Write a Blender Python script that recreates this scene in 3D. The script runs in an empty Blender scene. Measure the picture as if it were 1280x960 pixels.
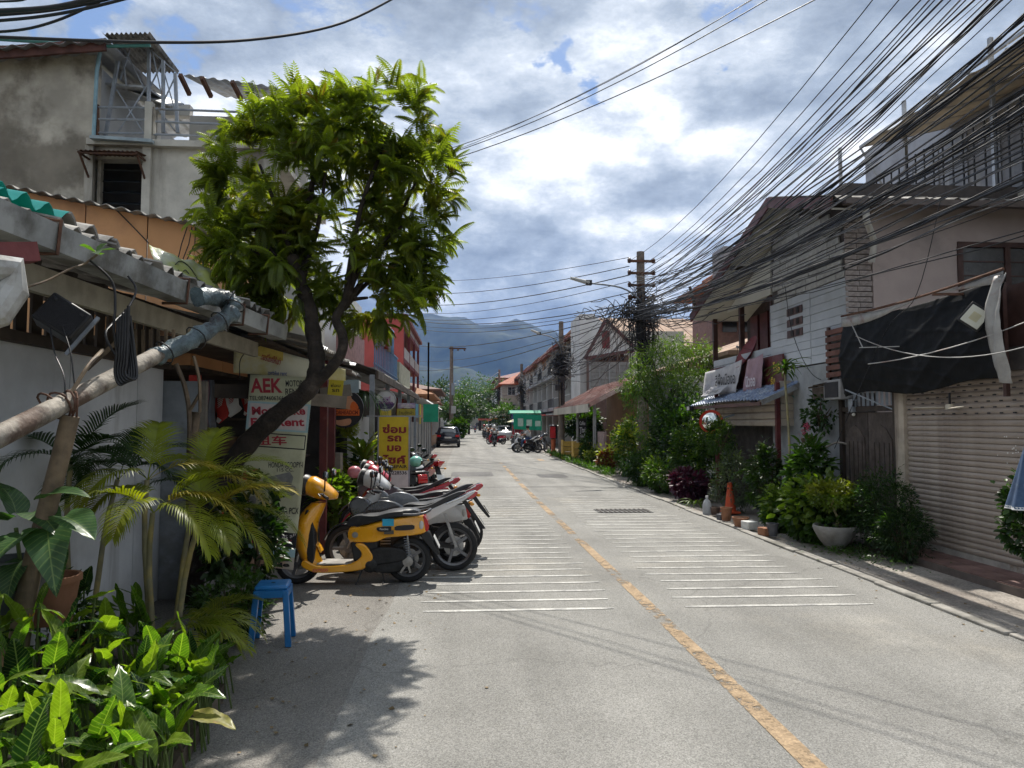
import bpy, bmesh, math, random
import numpy as np
from math import radians as R, sin, cos, pi, tan, atan2, sqrt
from mathutils import Vector as V, Matrix, Euler, noise as mnoise
SC = bpy.context.scene
COL = SC.collection
rng = random.Random(7)
nrg = np.random.RandomState(11)
# ------------------------------------------------------------------ camera
CAM_H, F = 1.85, 888.0
PITCH, YAW = math.atan(49 / F), math.atan(60 / F)
cd = bpy.data.cameras.new('camera'); cam = bpy.data.objects.new('camera', cd); COL.objects.link(cam)
cd.sensor_width = 36; cd.lens = 36 * F / 1280; cd.clip_start = .05; cd.clip_end = 20000
cam.location = (0, 0, CAM_H); cam.rotation_euler = (pi / 2 + PITCH, 0, -YAW)
SC.camera = cam
CR = Euler(cam.rotation_euler).to_matrix()
def ray(px, py): return CR @ V(((px - 640) / F, -(py - 480) / F, -1))
def W(px, py, Y):
    d = ray(px, py); t = Y / d.y
    return V((d.x * t, Y, CAM_H + d.z * t))
def WX(px, py, X):
    d = ray(px, py); t = X / d.x
    return V((X, d.y * t, CAM_H + d.z * t))
def WG(px, py, z=0.0):
    d = ray(px, py); t = (z - CAM_H) / d.z
    return V((d.x * t, d.y * t, z))
# ------------------------------------------------------------------ light
SUN_EL, SUN_AZ = R(58), R(7)          # azimuth from +Y towards +X
SC.view_settings.view_transform = 'Standard'; SC.view_settings.look = 'None'
SC.view_settings.exposure = 0.92; SC.view_settings.gamma = 1
sd = bpy.data.lights.new('sun', 'SUN'); sd.energy = 3.6; sd.angle = R(.55); sd.color = (1, .95, .87)
so = bpy.data.objects.new('sun', sd); COL.objects.link(so)
sdir = V((sin(SUN_AZ) * cos(SUN_EL), cos(SUN_AZ) * cos(SUN_EL), sin(SUN_EL)))
so.rotation_euler = sdir.to_track_quat('Z', 'Y').to_euler(); so.location = (0, 0, 30)
wd = bpy.data.worlds.new('World'); SC.world = wd; wd.use_nodes = True
SKY_OFF = .03
def world():
    nt = wd.node_tree; N = nt.nodes; L = nt.links; N.clear()
    out = N.new('ShaderNodeOutputWorld')
    sky = N.new('ShaderNodeTexSky'); sky.sky_type = 'NISHITA'; sky.sun_disc = False
    sky.sun_elevation = SUN_EL; sky.sun_rotation = SUN_AZ; sky.air_density = 1.0; sky.dust_density = .6; sky.ozone_density = 2.5
    b1 = N.new('ShaderNodeBackground'); b1.inputs[1].default_value = .07; L.new(sky.outputs[0], b1.inputs[0])
    tc = N.new('ShaderNodeTexCoord')
    sep = N.new('ShaderNodeSeparateXYZ'); L.new(tc.outputs['Generated'], sep.inputs[0])
    def M(op, a, b=None, c=None, clamp=False):
        n = N.new('ShaderNodeMath'); n.operation = op; n.use_clamp = clamp
        for k, v in enumerate((a, b, c)):
            if v is None: continue
            if isinstance(v, (int, float)): n.inputs[k].default_value = v
            else: L.new(v, n.inputs[k])
        return n.outputs[0]
    # cloud field on the directions themselves, squeezed towards the horizon as a real cloud deck is
    zc = M('MAXIMUM', sep.outputs[2], 0.0)
    den = M('ADD', zc, .55)
    cb = N.new('ShaderNodeCombineXYZ'); L.new(M('DIVIDE', sep.outputs[0], den), cb.inputs[0]); L.new(M('DIVIDE', sep.outputs[1], den), cb.inputs[1]); L.new(M('MULTIPLY', sep.outputs[2], 1.5), cb.inputs[2])
    def noise(off, scale, det, rough=.55, dist=.0):
        mp = N.new('ShaderNodeMapping'); mp.inputs['Location'].default_value = off; L.new(cb.outputs[0], mp.inputs[0])
        n = N.new('ShaderNodeTexNoise'); n.inputs['Scale'].default_value = scale; n.inputs['Detail'].default_value = det
        n.inputs['Roughness'].default_value = rough; n.inputs['Distortion'].default_value = dist
        L.new(mp.outputs[0], n.inputs['Vector']); return n.outputs['Fac']
    O = (2.35, 4.1, 1.3); e_ = .07
    d0 = noise(O, 2.3, 7, .58)
    d1 = noise((O[0] - .01, O[1] - e_ * .6, O[2] + e_), 2.3, 3, .55)   # sampled towards the sun
    big = noise((8.9, 2.2, 4.6), 1.9, 1)
    fine = noise((1.3, 5.2, 2), 8.5, 8, .70)
    vor = N.new('ShaderNodeTexVoronoi'); vor.feature = 'F1'; vor.inputs['Scale'].default_value = 6.5; vor.inputs['Detail'].default_value = 1
    wv = N.new('ShaderNodeVectorMath'); wv.operation = 'ADD'; L.new(cb.outputs[0], wv.inputs[0])
    wn = N.new('ShaderNodeTexNoise'); wn.inputs['Scale'].default_value = 3; wn.inputs['Detail'].default_value = 2; L.new(cb.outputs[0], wn.inputs['Vector'])
    ws = N.new('ShaderNodeVectorMath'); ws.operation = 'SCALE'; ws.inputs['Scale'].default_value = .28; L.new(wn.outputs['Color'], ws.inputs[0]); L.new(ws.outputs[0], wv.inputs[1]); L.new(wv.outputs[0], vor.inputs['Vector'])
    puff = M('SUBTRACT', .5, vor.outputs['Distance'])
    # gaps of blue where the photograph has them
    gap = None
    gn = N.new('ShaderNodeTexNoise'); gn.inputs['Scale'].default_value = 14; gn.inputs['Detail'].default_value = 4; L.new(tc.outputs['Generated'], gn.inputs['Vector'])
    gs_ = N.new('ShaderNodeVectorMath'); gs_.operation = 'SUBTRACT'; L.new(gn.outputs['Color'], gs_.inputs[0]); gs_.inputs[1].default_value = (.5, .5, .5)
    gv = N.new('ShaderNodeVectorMath'); gv.operation = 'MULTIPLY_ADD'; L.new(gs_.outputs[0], gv.inputs[0]); gv.inputs[1].default_value = (.22, .22, .22); L.new(tc.outputs['Generated'], gv.inputs[2])
    for px, py, wd_, am in ((165, 12, .045, .19), (50, 36, .035, .15), (702, 90, .032, .24), (640, 2, .03, .12), (915, 70, .022, .16), (930, 8, .05, .18)):
        d = ray(px, py).normalized()
        dp = N.new('ShaderNodeVectorMath'); dp.operation = 'DISTANCE'; L.new(gv.outputs[0], dp.inputs[0]); dp.inputs[1].default_value = d
        g = M('MULTIPLY', M('SUBTRACT', 1, M('DIVIDE', dp.outputs['Value'], wd_ * 1.9), None, True), am)
        gap = g if gap is None else M('ADD', gap, g)
    dd = M('SUBTRACT', M('ADD', d0, M('MULTIPLY', M('SUBTRACT', fine, .5), .30)), gap)
    cov = N.new('ShaderNodeMapRange'); cov.interpolation_type = 'SMOOTHSTEP'
    L.new(dd, cov.inputs[0]); cov.inputs[1].default_value = .29; cov.inputs[2].default_value = .36
    lit = M('MULTIPLY_ADD', M('SUBTRACT', d0, d1), 2.3, .72)
    lit = M('SUBTRACT', lit, M('MULTIPLY', M('SUBTRACT', d0, .52), .9))
    lit = M('ADD', lit, M('MULTIPLY', M('SUBTRACT', big, .5), 1.15))
    lit = M('ADD', lit, M('MULTIPLY', M('SUBTRACT', fine, .5), 1.35))
    lit = M('ADD', lit, M('MULTIPLY', puff, .62))
    ramp = N.new('ShaderNodeValToRGB'); L.new(M('SUBTRACT', lit, SKY_OFF), ramp.inputs[0])
    e = ramp.color_ramp; e.elements[0].position = .08; e.elements[0].color = (.20, .235, .285, 1)
    e.elements[1].position = 1.0; e.elements[1].color = (.86, .87, .88, 1)
    k = e.elements.new(.42); k.color = (.32, .365, .425, 1)
    k = e.elements.new(.70); k.color = (.50, .54, .59, 1)
    b2 = N.new('ShaderNodeBackground'); L.new(ramp.outputs[0], b2.inputs[0]); b2.inputs[1].default_value = .90
    mx = N.new('ShaderNodeMixShader'); L.new(cov.outputs[0], mx.inputs[0]); L.new(b1.outputs[0], mx.inputs[1]); L.new(b2.outputs[0], mx.inputs[2])
    L.new(mx.outputs[0], out.inputs[0])
    wd.cycles.sampling_method = 'NONE'
world()
cy = SC.cycles; cy.max_bounces = 6; cy.diffuse_bounces = 3; cy.glossy_bounces = 3; cy.transmission_bounces = 4
cy.transparent_max_bounces = 8; cy.volume_bounces = 0; cy.use_denoising = True; cy.caustics_reflective = False; cy.caustics_refractive = False
cy.sample_clamp_indirect = 6; cy.use_adaptive_sampling = True; cy.adaptive_threshold = .02
# ------------------------------------------------------------------ materials
MATS = {}
def mat(key, col=(.5, .5, .5), rough=.75, var=.12, scale=6.0, bump=.15, metal=0.0, col2=None, c2amt=.5, streak=0.0, spec=.4, bscale=None,
        trans=None, coat=0.0, emit=None, grain=0.0, gscale=120.0, coord='Object'):
    if key in MATS: return MATS[key]
    m = bpy.data.materials.new(key); m.use_nodes = True; nt = m.node_tree; N = nt.nodes; L = nt.links; N.clear()
    out = N.new('ShaderNodeOutputMaterial'); b = N.new('ShaderNodeBsdfPrincipled')
    b.inputs['Roughness'].default_value = rough; b.inputs['Metallic'].default_value = metal
    b.inputs['Specular IOR Level'].default_value = spec
    if coat: b.inputs['Coat Weight'].default_value = coat; b.inputs['Coat Roughness'].default_value = .08
    tc = N.new('ShaderNodeTexCoord'); src = tc.outputs[coord]
    if coord == 'World': pass
    n1 = N.new('ShaderNodeTexNoise'); n1.inputs['Scale'].default_value = scale; n1.inputs['Detail'].default_value = 6; n1.inputs['Roughness'].default_value = .6
    L.new(src, n1.inputs['Vector'])
    rgb = N.new('ShaderNodeRGB'); rgb.outputs[0].default_value = (*col, 1); cur = rgb.outputs[0]
    def mix(a, bcol, fac, typ='MIX'):
        x = N.new('ShaderNodeMix'); x.data_type = 'RGBA'; x.blend_type = typ
        L.new(a, x.inputs['A'])
        if isinstance(bcol, tuple): x.inputs['B'].default_value = (*bcol, 1)
        else: L.new(bcol, x.inputs['B'])
        if isinstance(fac, float): x.inputs['Factor'].default_value = fac
        else: L.new(fac, x.inputs['Factor'])
        return x.outputs['Result']
    def ramp(fac, p0, p1, hi=1.0):
        r = N.new('ShaderNodeMapRange'); L.new(fac, r.inputs[0]); r.inputs[1].default_value = p0; r.inputs[2].default_value = p1; r.inputs[4].default_value = hi; r.interpolation_type = 'SMOOTHSTEP'
        return r.outputs[0]
    if col2 is not None:
        n2 = N.new('ShaderNodeTexNoise'); n2.inputs['Scale'].default_value = scale * .55; n2.inputs['Detail'].default_value = 8; n2.inputs['Roughness'].default_value = .65
        mp = N.new('ShaderNodeMapping'); mp.inputs['Location'].default_value = (4.1, 2.2, 7.3); L.new(src, mp.inputs[0]); L.new(mp.outputs[0], n2.inputs['Vector'])
        if streak: mp.inputs['Scale'].default_value = (1, 1, .12)
        cur = mix(cur, tuple(col2), ramp(n2.outputs['Fac'], .62 - c2amt * .3, .78 - c2amt * .3, .9))
    if var:
        g = ramp(n1.outputs['Fac'], .3, .7); lo = tuple(c * (1 - var) for c in (1, 1, 1)); 
        dk = mix(cur, (1 - var * 1.6,) * 3, g, 'MULTIPLY'); cur = dk
        oi = N.new('ShaderNodeObjectInfo'); mr = N.new('ShaderNodeMapRange'); L.new(oi.outputs['Random'], mr.inputs[0]); mr.inputs[3].default_value = 1 - var * .7; mr.inputs[4].default_value = 1 + var * .5
        hs = N.new('ShaderNodeHueSaturation'); L.new(mr.outputs[0], hs.inputs['Value']); L.new(cur, hs.inputs['Color']); cur = hs.outputs[0]
    if grain:
        vn = N.new('ShaderNodeTexVoronoi'); vn.inputs['Scale'].default_value = gscale; L.new(src, vn.inputs['Vector'])
        bw = N.new('ShaderNodeRGBToBW'); L.new(vn.outputs['Color'], bw.inputs[0])
        mr = N.new('ShaderNodeMapRange'); L.new(bw.outputs[0], mr.inputs[0]); mr.inputs[3].default_value = 1 - grain; mr.inputs[4].default_value = 1 + grain
        hs = N.new('ShaderNodeHueSaturation'); L.new(mr.outputs[0], hs.inputs['Value']); L.new(cur, hs.inputs['Color']); cur = hs.outputs[0]
    L.new(cur, b.inputs['Base Color'])
    if bump:
        nb = N.new('ShaderNodeTexNoise'); nb.inputs['Scale'].default_value = bscale or scale * 5; nb.inputs['Detail'].default_value = 5; L.new(src, nb.inputs['Vector'])
        bp = N.new('ShaderNodeBump'); bp.inputs['Strength'].default_value = bump; bp.inputs['Distance'].default_value = .02; L.new(nb.outputs['Fac'], bp.inputs['Height']); L.new(bp.outputs[0], b.inputs['Normal'])
    # roughness wear
    if rough > .15:
        mr = N.new('ShaderNodeMapRange'); L.new(n1.outputs['Fac'], mr.inputs[0]); mr.inputs[3].default_value = max(.03, rough - .12); mr.inputs[4].default_value = min(1, rough + .12); L.new(mr.outputs[0], b.inputs['Roughness'])
    if emit: b.inputs['Emission Color'].default_value = (*emit[0], 1); b.inputs['Emission Strength'].default_value = emit[1]
    sh = b.outputs[0]
    if trans:
        t = N.new('ShaderNodeBsdfTranslucent'); c2 = mix(cur, tuple(trans[0]), 1.0, 'MULTIPLY'); L.new(c2, t.inputs[0])
        ms = N.new('ShaderNodeMixShader'); ms.inputs[0].default_value = trans[1]; L.new(sh, ms.inputs[1]); L.new(t.outputs[0], ms.inputs[2]); sh = ms.outputs[0]
    L.new(sh, out.inputs[0]); MATS[key] = m; m['src'] = 1
    return m
def veins(m, k=1.0):
    nt = m.node_tree; N = nt.nodes; L = nt.links; b = [n for n in N if n.type == 'BSDF_PRINCIPLED'][0]; src = b.inputs['Base Color'].links[0].from_socket
    tc = N.new('ShaderNodeTexCoord'); sp = N.new('ShaderNodeSeparateXYZ'); L.new(tc.outputs['Object'], sp.inputs[0])
    def M(op, a, b_=None):
        n = N.new('ShaderNodeMath'); n.operation = op
        for i, v in enumerate((a, b_)):
            if v is None: continue
            if isinstance(v, (int, float)): n.inputs[i].default_value = v
            else: L.new(v, n.inputs[i])
        return n.outputs[0]
    ax = M('ABSOLUTE', sp.outputs[0]); s = M('SINE', M('MULTIPLY', M('SUBTRACT', sp.outputs[1], M('MULTIPLY', ax, .9)), 62)); v = M('POWER', M('MAXIMUM', s, 0), 7)
    mid = M('LESS_THAN', ax, .010); v = M('MAXIMUM', M('MULTIPLY', v, .7), mid)
    mx = N.new('ShaderNodeMix'); mx.data_type = 'RGBA'; L.new(M('MULTIPLY', v, .55 * k), mx.inputs['Factor']); L.new(src, mx.inputs['A']); mx.inputs['B'].default_value = (.30, .38, .12, 1)
    for l in list(src.links): L.new(mx.outputs['Result'], l.to_socket) if l.to_node != mx else None
    return m
def leafmat(key, col, tr=(1.6, 2.0, .5), amt=.4, rough=.42, var=.3, col2=None, c2amt=.4, scale=3.0):
    return mat(key, col, rough=rough, var=var, scale=scale, bump=.0, col2=col2, c2amt=c2amt, trans=(tr, amt), spec=.35)
# ------------------------------------------------------------------ object helpers
def meta(o, label=None, cat=None, group=None, kind=None):
    if label: o['label'] = label
    if cat: o['category'] = cat
    if group: o['group'] = group
    if kind: o['kind'] = kind
    return o
def thing(name, label, cat, loc=(0, 0, 0), rz=0.0, group=None):
    o = bpy.data.objects.new(name, None); COL.objects.link(o); o.empty_display_size = .1
    o.location = loc; o.rotation_euler = (0, 0, rz)
    return meta(o, label, cat, group)
def link(name, me, parent=None, loc=None, rot=None, scale=None):
    o = bpy.data.objects.new(name, me); COL.objects.link(o)
    if parent is not None: o.parent = parent
    if loc is not None: o.location = loc
    if rot is not None: o.rotation_euler = rot
    if scale is not None: o.scale = scale if hasattr(scale, '__len__') else (scale,) * 3
    return o
KIDS = {}
def copy_tree(o, parent=None, top=True, skip=()):
    kids = {}
    for x in bpy.data.objects:
        if x.parent is not None: kids.setdefault(x.parent.name, []).append(x)
    def rec(a, p):
        c = a.copy(); COL.objects.link(c); c.parent = p
        for ch in kids.get(a.name, []):
            if ch.name.split('.')[0] in skip: continue
            rec(ch, c)
        return c
    return rec(o, parent)
class MB:
    def __init__(s): s.v = []; s.f = []
    def add(s, vs, fs):
        n = len(s.v); s.v.extend([tuple(a) for a in vs]); s.f.extend([tuple(n + i for i in f) for f in fs]); return s
    def box(s, c, d, rot=None, taper=None):
        hx, hy, hz = d[0] / 2, d[1] / 2, d[2] / 2
        vs = [V((x * hx, y * hy, z * hz)) for z in (-1, 1) for y in (-1, 1) for x in (-1, 1)]
        if taper:
            for q in vs[4:]: q.x *= taper; q.y *= taper
        if rot is not None:
            m = rot if isinstance(rot, Matrix) else Euler(rot).to_matrix()
            vs = [m @ q for q in vs]
        c = V(c)
        return s.add([q + c for q in vs], [(0, 2, 3, 1), (4, 5, 7, 6), (0, 1, 5, 4), (2, 6, 7, 3), (0, 4, 6, 2), (1, 3, 7, 5)])
    def b2(s, a, b):
        return s.box([(a[i] + b[i]) / 2 for i in range(3)], [abs(b[i] - a[i]) for i in range(3)])
    def bar(s, p, q, w, h=None, up=(0, 0, 1)):
        p, q = V(p), V(q); d = q - p; L = d.length
        if L < 1e-6: return s
        d.normalize(); u = V(up)
        if abs(d.dot(u)) > .98: u = V((1, 0, 0))
        x = d.cross(u).normalized(); z = x.cross(d)
        m = Matrix((x, d, z)).transposed()
        return s.box((p + q) / 2, (w, L, h or w), m)
    def tube(s, pts, r, n=8, cap=True, closed=False):
        pts = [V(p) for p in pts]; k = len(pts); rr = r if hasattr(r, '__len__') else [r] * k
        vs = []; fs = []; u = None
        for i, p in enumerate(pts):
            t = (pts[min(i + 1, k - 1)] - pts[max(i - 1, 0)])
            if t.length < 1e-9: t = V((0, 0, 1))
            t.normalize()
            if u is None:
                a = V((0, 0, 1)) if abs(t.z) < .9 else V((1, 0, 0)); u = t.cross(a).normalized()
            else:
                u = (u - t * u.dot(t))
                if u.length < 1e-6: u = t.orthogonal()
                u.normalize()
            w = t.cross(u)
            for j in range(n):
                a = 2 * pi * j / n; vs.append(p + (u * cos(a) + w * sin(a)) * rr[i])
        for i in range(k - 1):
            for j in range(n):
                a = i * n + j; b = i * n + (j + 1) % n; fs.append((a, b, b + n, a + n))
        if cap: fs.append(tuple(range(n))[::-1]); fs.append(tuple((k - 1) * n + j for j in range(n)))
        return s.add(vs, fs)
    def cyl(s, p, q, r0, r1=None, n=16): return s.tube([p, q], [r0, r0 if r1 is None else r1], n)
    def lathe(s, prof, c=(0, 0, 0), n=24, axis='z', wob=0.0):
        vs = []; fs = []; c = V(c)
        for r, z in prof:
            for j in range(n):
                a = 2 * pi * j / n; rr = r * (1 + wob * sin(a * 3 + z * 9))
                if axis == 'z': vs.append(c + V((rr * cos(a), rr * sin(a), z)))
                elif axis == 'y': vs.append(c + V((rr * cos(a), z, rr * sin(a))))
                else: vs.append(c + V((z, rr * cos(a), rr * sin(a))))
        for i in range(len(prof) - 1):
            for j in range(n):
                a = i * n + j; b = i * n + (j + 1) % n; fs.append((a, b, b + n, a + n))
        closed = tuple(prof[0]) == tuple(prof[-1])
        if prof[0][0] > 1e-4 and not closed: fs.append(tuple(range(n))[::-1])
        if prof[-1][0] > 1e-4 and not closed: fs.append(tuple((len(prof) - 1) * n + j for j in range(n)))
        return s.add(vs, fs)
    def prism(s, poly, y0, y1, axes='xz', inset=0.0):
        # polygon in two axes, extruded along the third
        n = len(poly)
        def P(a, b, c):
            return {'xz': (a, c, b), 'yz': (c, a, b), 'xy': (a, b, c)}[axes]
        vs = [P(a, b, y0) for a, b in poly] + [P(a, b, y1) for a, b in poly]
        fs = [(i, (i + 1) % n, (i + 1) % n + n, i + n) for i in range(n)]
        fs += [tuple(range(n))[::-1], tuple(range(n, 2 * n))]
        return s.add(vs, fs)
    def grid(s, fn, nu, nv, flip=False):
        vs = [fn(i / nu, j / nv) for j in range(nv + 1) for i in range(nu + 1)]
        fs = []
        for j in range(nv):
            for i in range(nu):
                a = j * (nu + 1) + i; f = (a, a + 1, a + nu + 2, a + nu + 1); fs.append(f[::-1] if flip else f)
        return s.add(vs, fs)
    def sheet(s, fn, nu, nv, th):
        # a thin solid sheet: grid plus offset copy
        top = [V(fn(i / nu, j / nv)) for j in range(nv + 1) for i in range(nu + 1)]
        a = (top[1] - top[0]).cross(top[nu + 1] - top[0]); a.normalize()
        vs = top + [p - a * th for p in top]; n = len(top); fs = []
        for j in range(nv):
            for i in range(nu):
                q = j * (nu + 1) + i; fs.append((q, q + 1, q + nu + 2, q + nu + 1)); fs.append((n + q, n + q + nu + 1, n + q + nu + 2, n + q + 1))
        for i in range(nu):
            fs.append((i + 1, i, n + i, n + i + 1)); q = nv * (nu + 1) + i; fs.append((q, q + 1, n + q + 1, n + q))
        for j in range(nv):
            q = j * (nu + 1); r = (j + 1) * (nu + 1); fs.append((q, r, n + r, n + q)); q += nu; r += nu; fs.append((r, q, n + q, n + r))
        return s.add(vs, fs)
    def ball(s, c, r, n=10, m=7, sc=(1, 1, 1)):
        prof = [(max(1e-5, sin(pi * i / m)), -cos(pi * i / m)) for i in range(m + 1)]
        k = len(s.v); s.lathe(prof, n=n)
        for i in range(k, len(s.v)):
            x, y, z = s.v[i]; s.v[i] = (c[0] + x * r * sc[0], c[1] + y * r * sc[1], c[2] + z * r * sc[2])
        return s
    def xf(s, m):
        s.v = [tuple(m @ V(p)) for p in s.v]; return s
    def mesh(s, name, m, smooth=0):
        me = bpy.data.meshes.new(name); me.from_pydata(s.v, [], s.f); me.update()
        bm = bmesh.new(); bm.from_mesh(me); bmesh.ops.recalc_face_normals(bm, faces=bm.faces); bm.to_mesh(me); bm.free()
        if m is not None: me.materials.append(m)
        if smooth:
            me.shade_smooth()
            if smooth < 180: me.set_sharp_from_angle(angle=R(smooth))
        return me
    def build(s, name, m, parent=None, smooth=0, bevel=0.0, seg=2, kind=None, label=None, loc=None):
        o = link(name, s.mesh(name, m, smooth), parent, loc)
        if bevel:
            b = o.modifiers.new('b', 'BEVEL'); b.width = bevel; b.segments = seg; b.limit_method = 'ANGLE'; b.angle_limit = R(32)
            o.data.shade_smooth(); o.data.set_sharp_from_angle(angle=R(50))
        if kind: o['kind'] = kind
        if label: o['label'] = label
        return o
def loft(secs, caps=True):
    m = MB(); n = len(secs[0]); vs = [p for s_ in secs for p in s_]; fs = []
    for i in range(len(secs) - 1):
        for j in range(n):
            a = i * n + j; b = i * n + (j + 1) % n; fs.append((a, b, b + n, a + n))
    if caps: fs += [tuple(range(n))[::-1], tuple((len(secs) - 1) * n + j for j in range(n))]
    return m.add(vs, fs)
def ell(c, a, b, ax='x', n=12, p=2.3):
    out = []
    for j in range(n):
        t = 2 * pi * j / n; x = a * abs(cos(t)) ** (2 / p) * (1 if cos(t) >= 0 else -1); y = b * abs(sin(t)) ** (2 / p) * (1 if sin(t) >= 0 else -1)
        out.append({'x': (c[0], c[1] + x, c[2] + y), 'z': (c[0] + x, c[1] + y, c[2]), 'y': (c[0] + x, c[1], c[2] + y)}[ax])
    return out
def crom(pts, k=4, closed=False):
    out = []; n = len(pts); P = [V(p) for p in pts]
    rngi = range(n if closed else n - 1)
    for i in rngi:
        if closed: a, b, c, d = P[(i - 1) % n], P[i], P[(i + 1) % n], P[(i + 2) % n]
        else: a, b, c, d = P[max(i - 1, 0)], P[i], P[i + 1], P[min(i + 2, n - 1)]
        for j in range(k):
            t = j / k; out.append(.5 * ((2 * b) + (c - a) * t + (2 * a - 5 * b + 4 * c - d) * t * t + (3 * b - a - 3 * c + d) * t ** 3))
    if not closed: out.append(P[-1])
    return out
def curvy(poly, k=3): return [(p[0], p[1]) for p in crom([(a, b, 0) for a, b in poly], k, True)]
TXT = {}
def text(name, s, h, m, parent, loc, rot=(pi / 2, 0, 0), w=None, bold=0.0, depth=.002, align='CENTER', shear=0.0, fitw=None):
    key = (s, bold)
    if key not in TXT:
        cu = bpy.data.curves.new('t', 'FONT'); cu.body = s; cu.align_x = 'CENTER'; cu.align_y = 'CENTER'; cu.resolution_u = 3; cu.offset = bold; cu.extrude = 0.0
        ob = bpy.data.objects.new('t', cu); COL.objects.link(ob); bpy.context.view_layer.update()
        dg = bpy.context.evaluated_depsgraph_get(); me = bpy.data.meshes.new_from_object(ob.evaluated_get(dg)); bpy.data.objects.remove(ob); TXT[key] = me
    me = TXT[key].copy(); me.materials.clear(); me.materials.append(m)
    co = np.zeros(len(me.vertices) * 3); me.vertices.foreach_get('co', co); co = co.reshape(-1, 3)
    if len(co) == 0: return None
    mn, mxx = co.min(0), co.max(0); cen = (mn + mxx) / 2; hh = max(1e-6, mxx[1] - mn[1]); ww = max(1e-6, mxx[0] - mn[0])
    sc = h / hh; sx = (fitw / ww) if fitw else sc * (w or 1)
    co = (co - cen); co[:, 1] *= sc; co[:, 0] *= sx; co[:, 0] += shear * co[:, 1]
    me.vertices.foreach_set('co', co.ravel()); me.update()
    return link(name, me, parent, loc, rot)
# ------------------------------------------------------------------ foliage
def np_mesh(name, verts, faces_flat, loop_n, m, smooth=False):
    me = bpy.data.meshes.new(name); nv = len(verts); nf = len(faces_flat) // loop_n
    me.vertices.add(nv); me.vertices.foreach_set('co', np.asarray(verts, dtype=np.float32).ravel())
    me.loops.add(nf * loop_n); me.loops.foreach_set('vertex_index', np.asarray(faces_flat, dtype=np.int32))
    me.polygons.add(nf); me.polygons.foreach_set('loop_start', np.arange(0, nf * loop_n, loop_n, dtype=np.int32))
    me.polygons.foreach_set('loop_total', np.full(nf, loop_n, dtype=np.int32))
    me.update(calc_edges=True); me.materials.append(m)
    if smooth: me.shade_smooth()
    return me
LEAF_V = np.array([(0, 0, 0), (.28, .35, .06), (.22, .75, .03), (0, 1, -.12), (-.22, .75, .03), (-.28, .35, .06), (0, .45, -.02)], float)
LEAF_F = np.array([(0, 1, 6), (1, 2, 6), (2, 3, 6), (3, 4, 6), (4, 5, 6), (5, 0, 6)])
LEAF4_V = np.array([(0, 0, 0), (.3, .45, .07), (0, 1, -.08), (-.3, .45, .07)], float)
LEAF4_F = np.array([(0, 1, 2), (0, 2, 3)])
def rot_batch(d, up, roll):
    # rows: frames with y axis = d
    d = d / np.linalg.norm(d, axis=1, keepdims=True)
    x = np.cross(d, up); n = np.linalg.norm(x, axis=1, keepdims=True); x = np.where(n < 1e-4, np.array([[1., 0, 0]]), x / np.maximum(n, 1e-6))
    z = np.cross(x, d)
    c, s = np.cos(roll)[:, None], np.sin(roll)[:, None]
    return x * c + z * s, d, z * c - x * s
def leaves(name, m, P, D, S, width=1.0, roll=.6, fine=False, rs=None, parent=None, kind='stuff'):
    rs = rs or nrg; n = len(P); up = np.tile(np.array([[0, 0, 1.]]), (n, 1))
    X, Y, Z = rot_batch(D, up, rs.uniform(-roll, roll, n))
    LV, LF = (LEAF_V, LEAF_F) if fine else (LEAF4_V, LEAF4_F)
    k = len(LV)
    out = P[:, None, :] + S[:, None, None] * (X[:, None, :] * (LV[None, :, 0:1] * width) + Y[:, None, :] * LV[None, :, 1:2] + Z[:, None, :] * LV[None, :, 2:3])
    F = (LF[None] + (np.arange(n) * k)[:, None, None]).reshape(-1)
    me = np_mesh(name, out.reshape(-1, 3), F, 3, m)
    o = link(name, me, parent)
    if kind: o['kind'] = kind
    return o
def clumps(c, r, nc, per, spread, rs=None, shell=.55, flat=0.0, droop=.3):
    """leaf points and directions gathered in clumps through an ellipsoid"""
    rs = rs or nrg; r = np.array(r, float) if hasattr(r, '__len__') else np.array([r] * 3, float)
    a = rs.normal(size=(nc, 3)); a /= np.linalg.norm(a, axis=1, keepdims=True)
    q = a * (rs.uniform(shell, 1, (nc, 1)) ** .6)
    cc = np.array(c) + q * r
    sz = rs.uniform(.6, 1.3, nc)
    P = np.repeat(cc, per, 0); s2 = np.repeat(sz, per)[:, None]
    o = rs.normal(size=P.shape); o /= np.maximum(np.linalg.norm(o, axis=1, keepdims=True), .3)
    P2 = P + o * rs.uniform(.2, 1, (len(P), 1)) * spread * s2
    D = o + np.repeat(a, per, 0) * .8; D[:, 2] -= droop
    return P2, D
def curve_pts(p, dirv, L, droop, n):
    out = [V(p)]; d = V(dirv).normalized()
    for i in range(n):
        d = (d + V((0, 0, -droop / n))).normalized(); out.append(out[-1] + d * (L / n))
    return out
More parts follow.
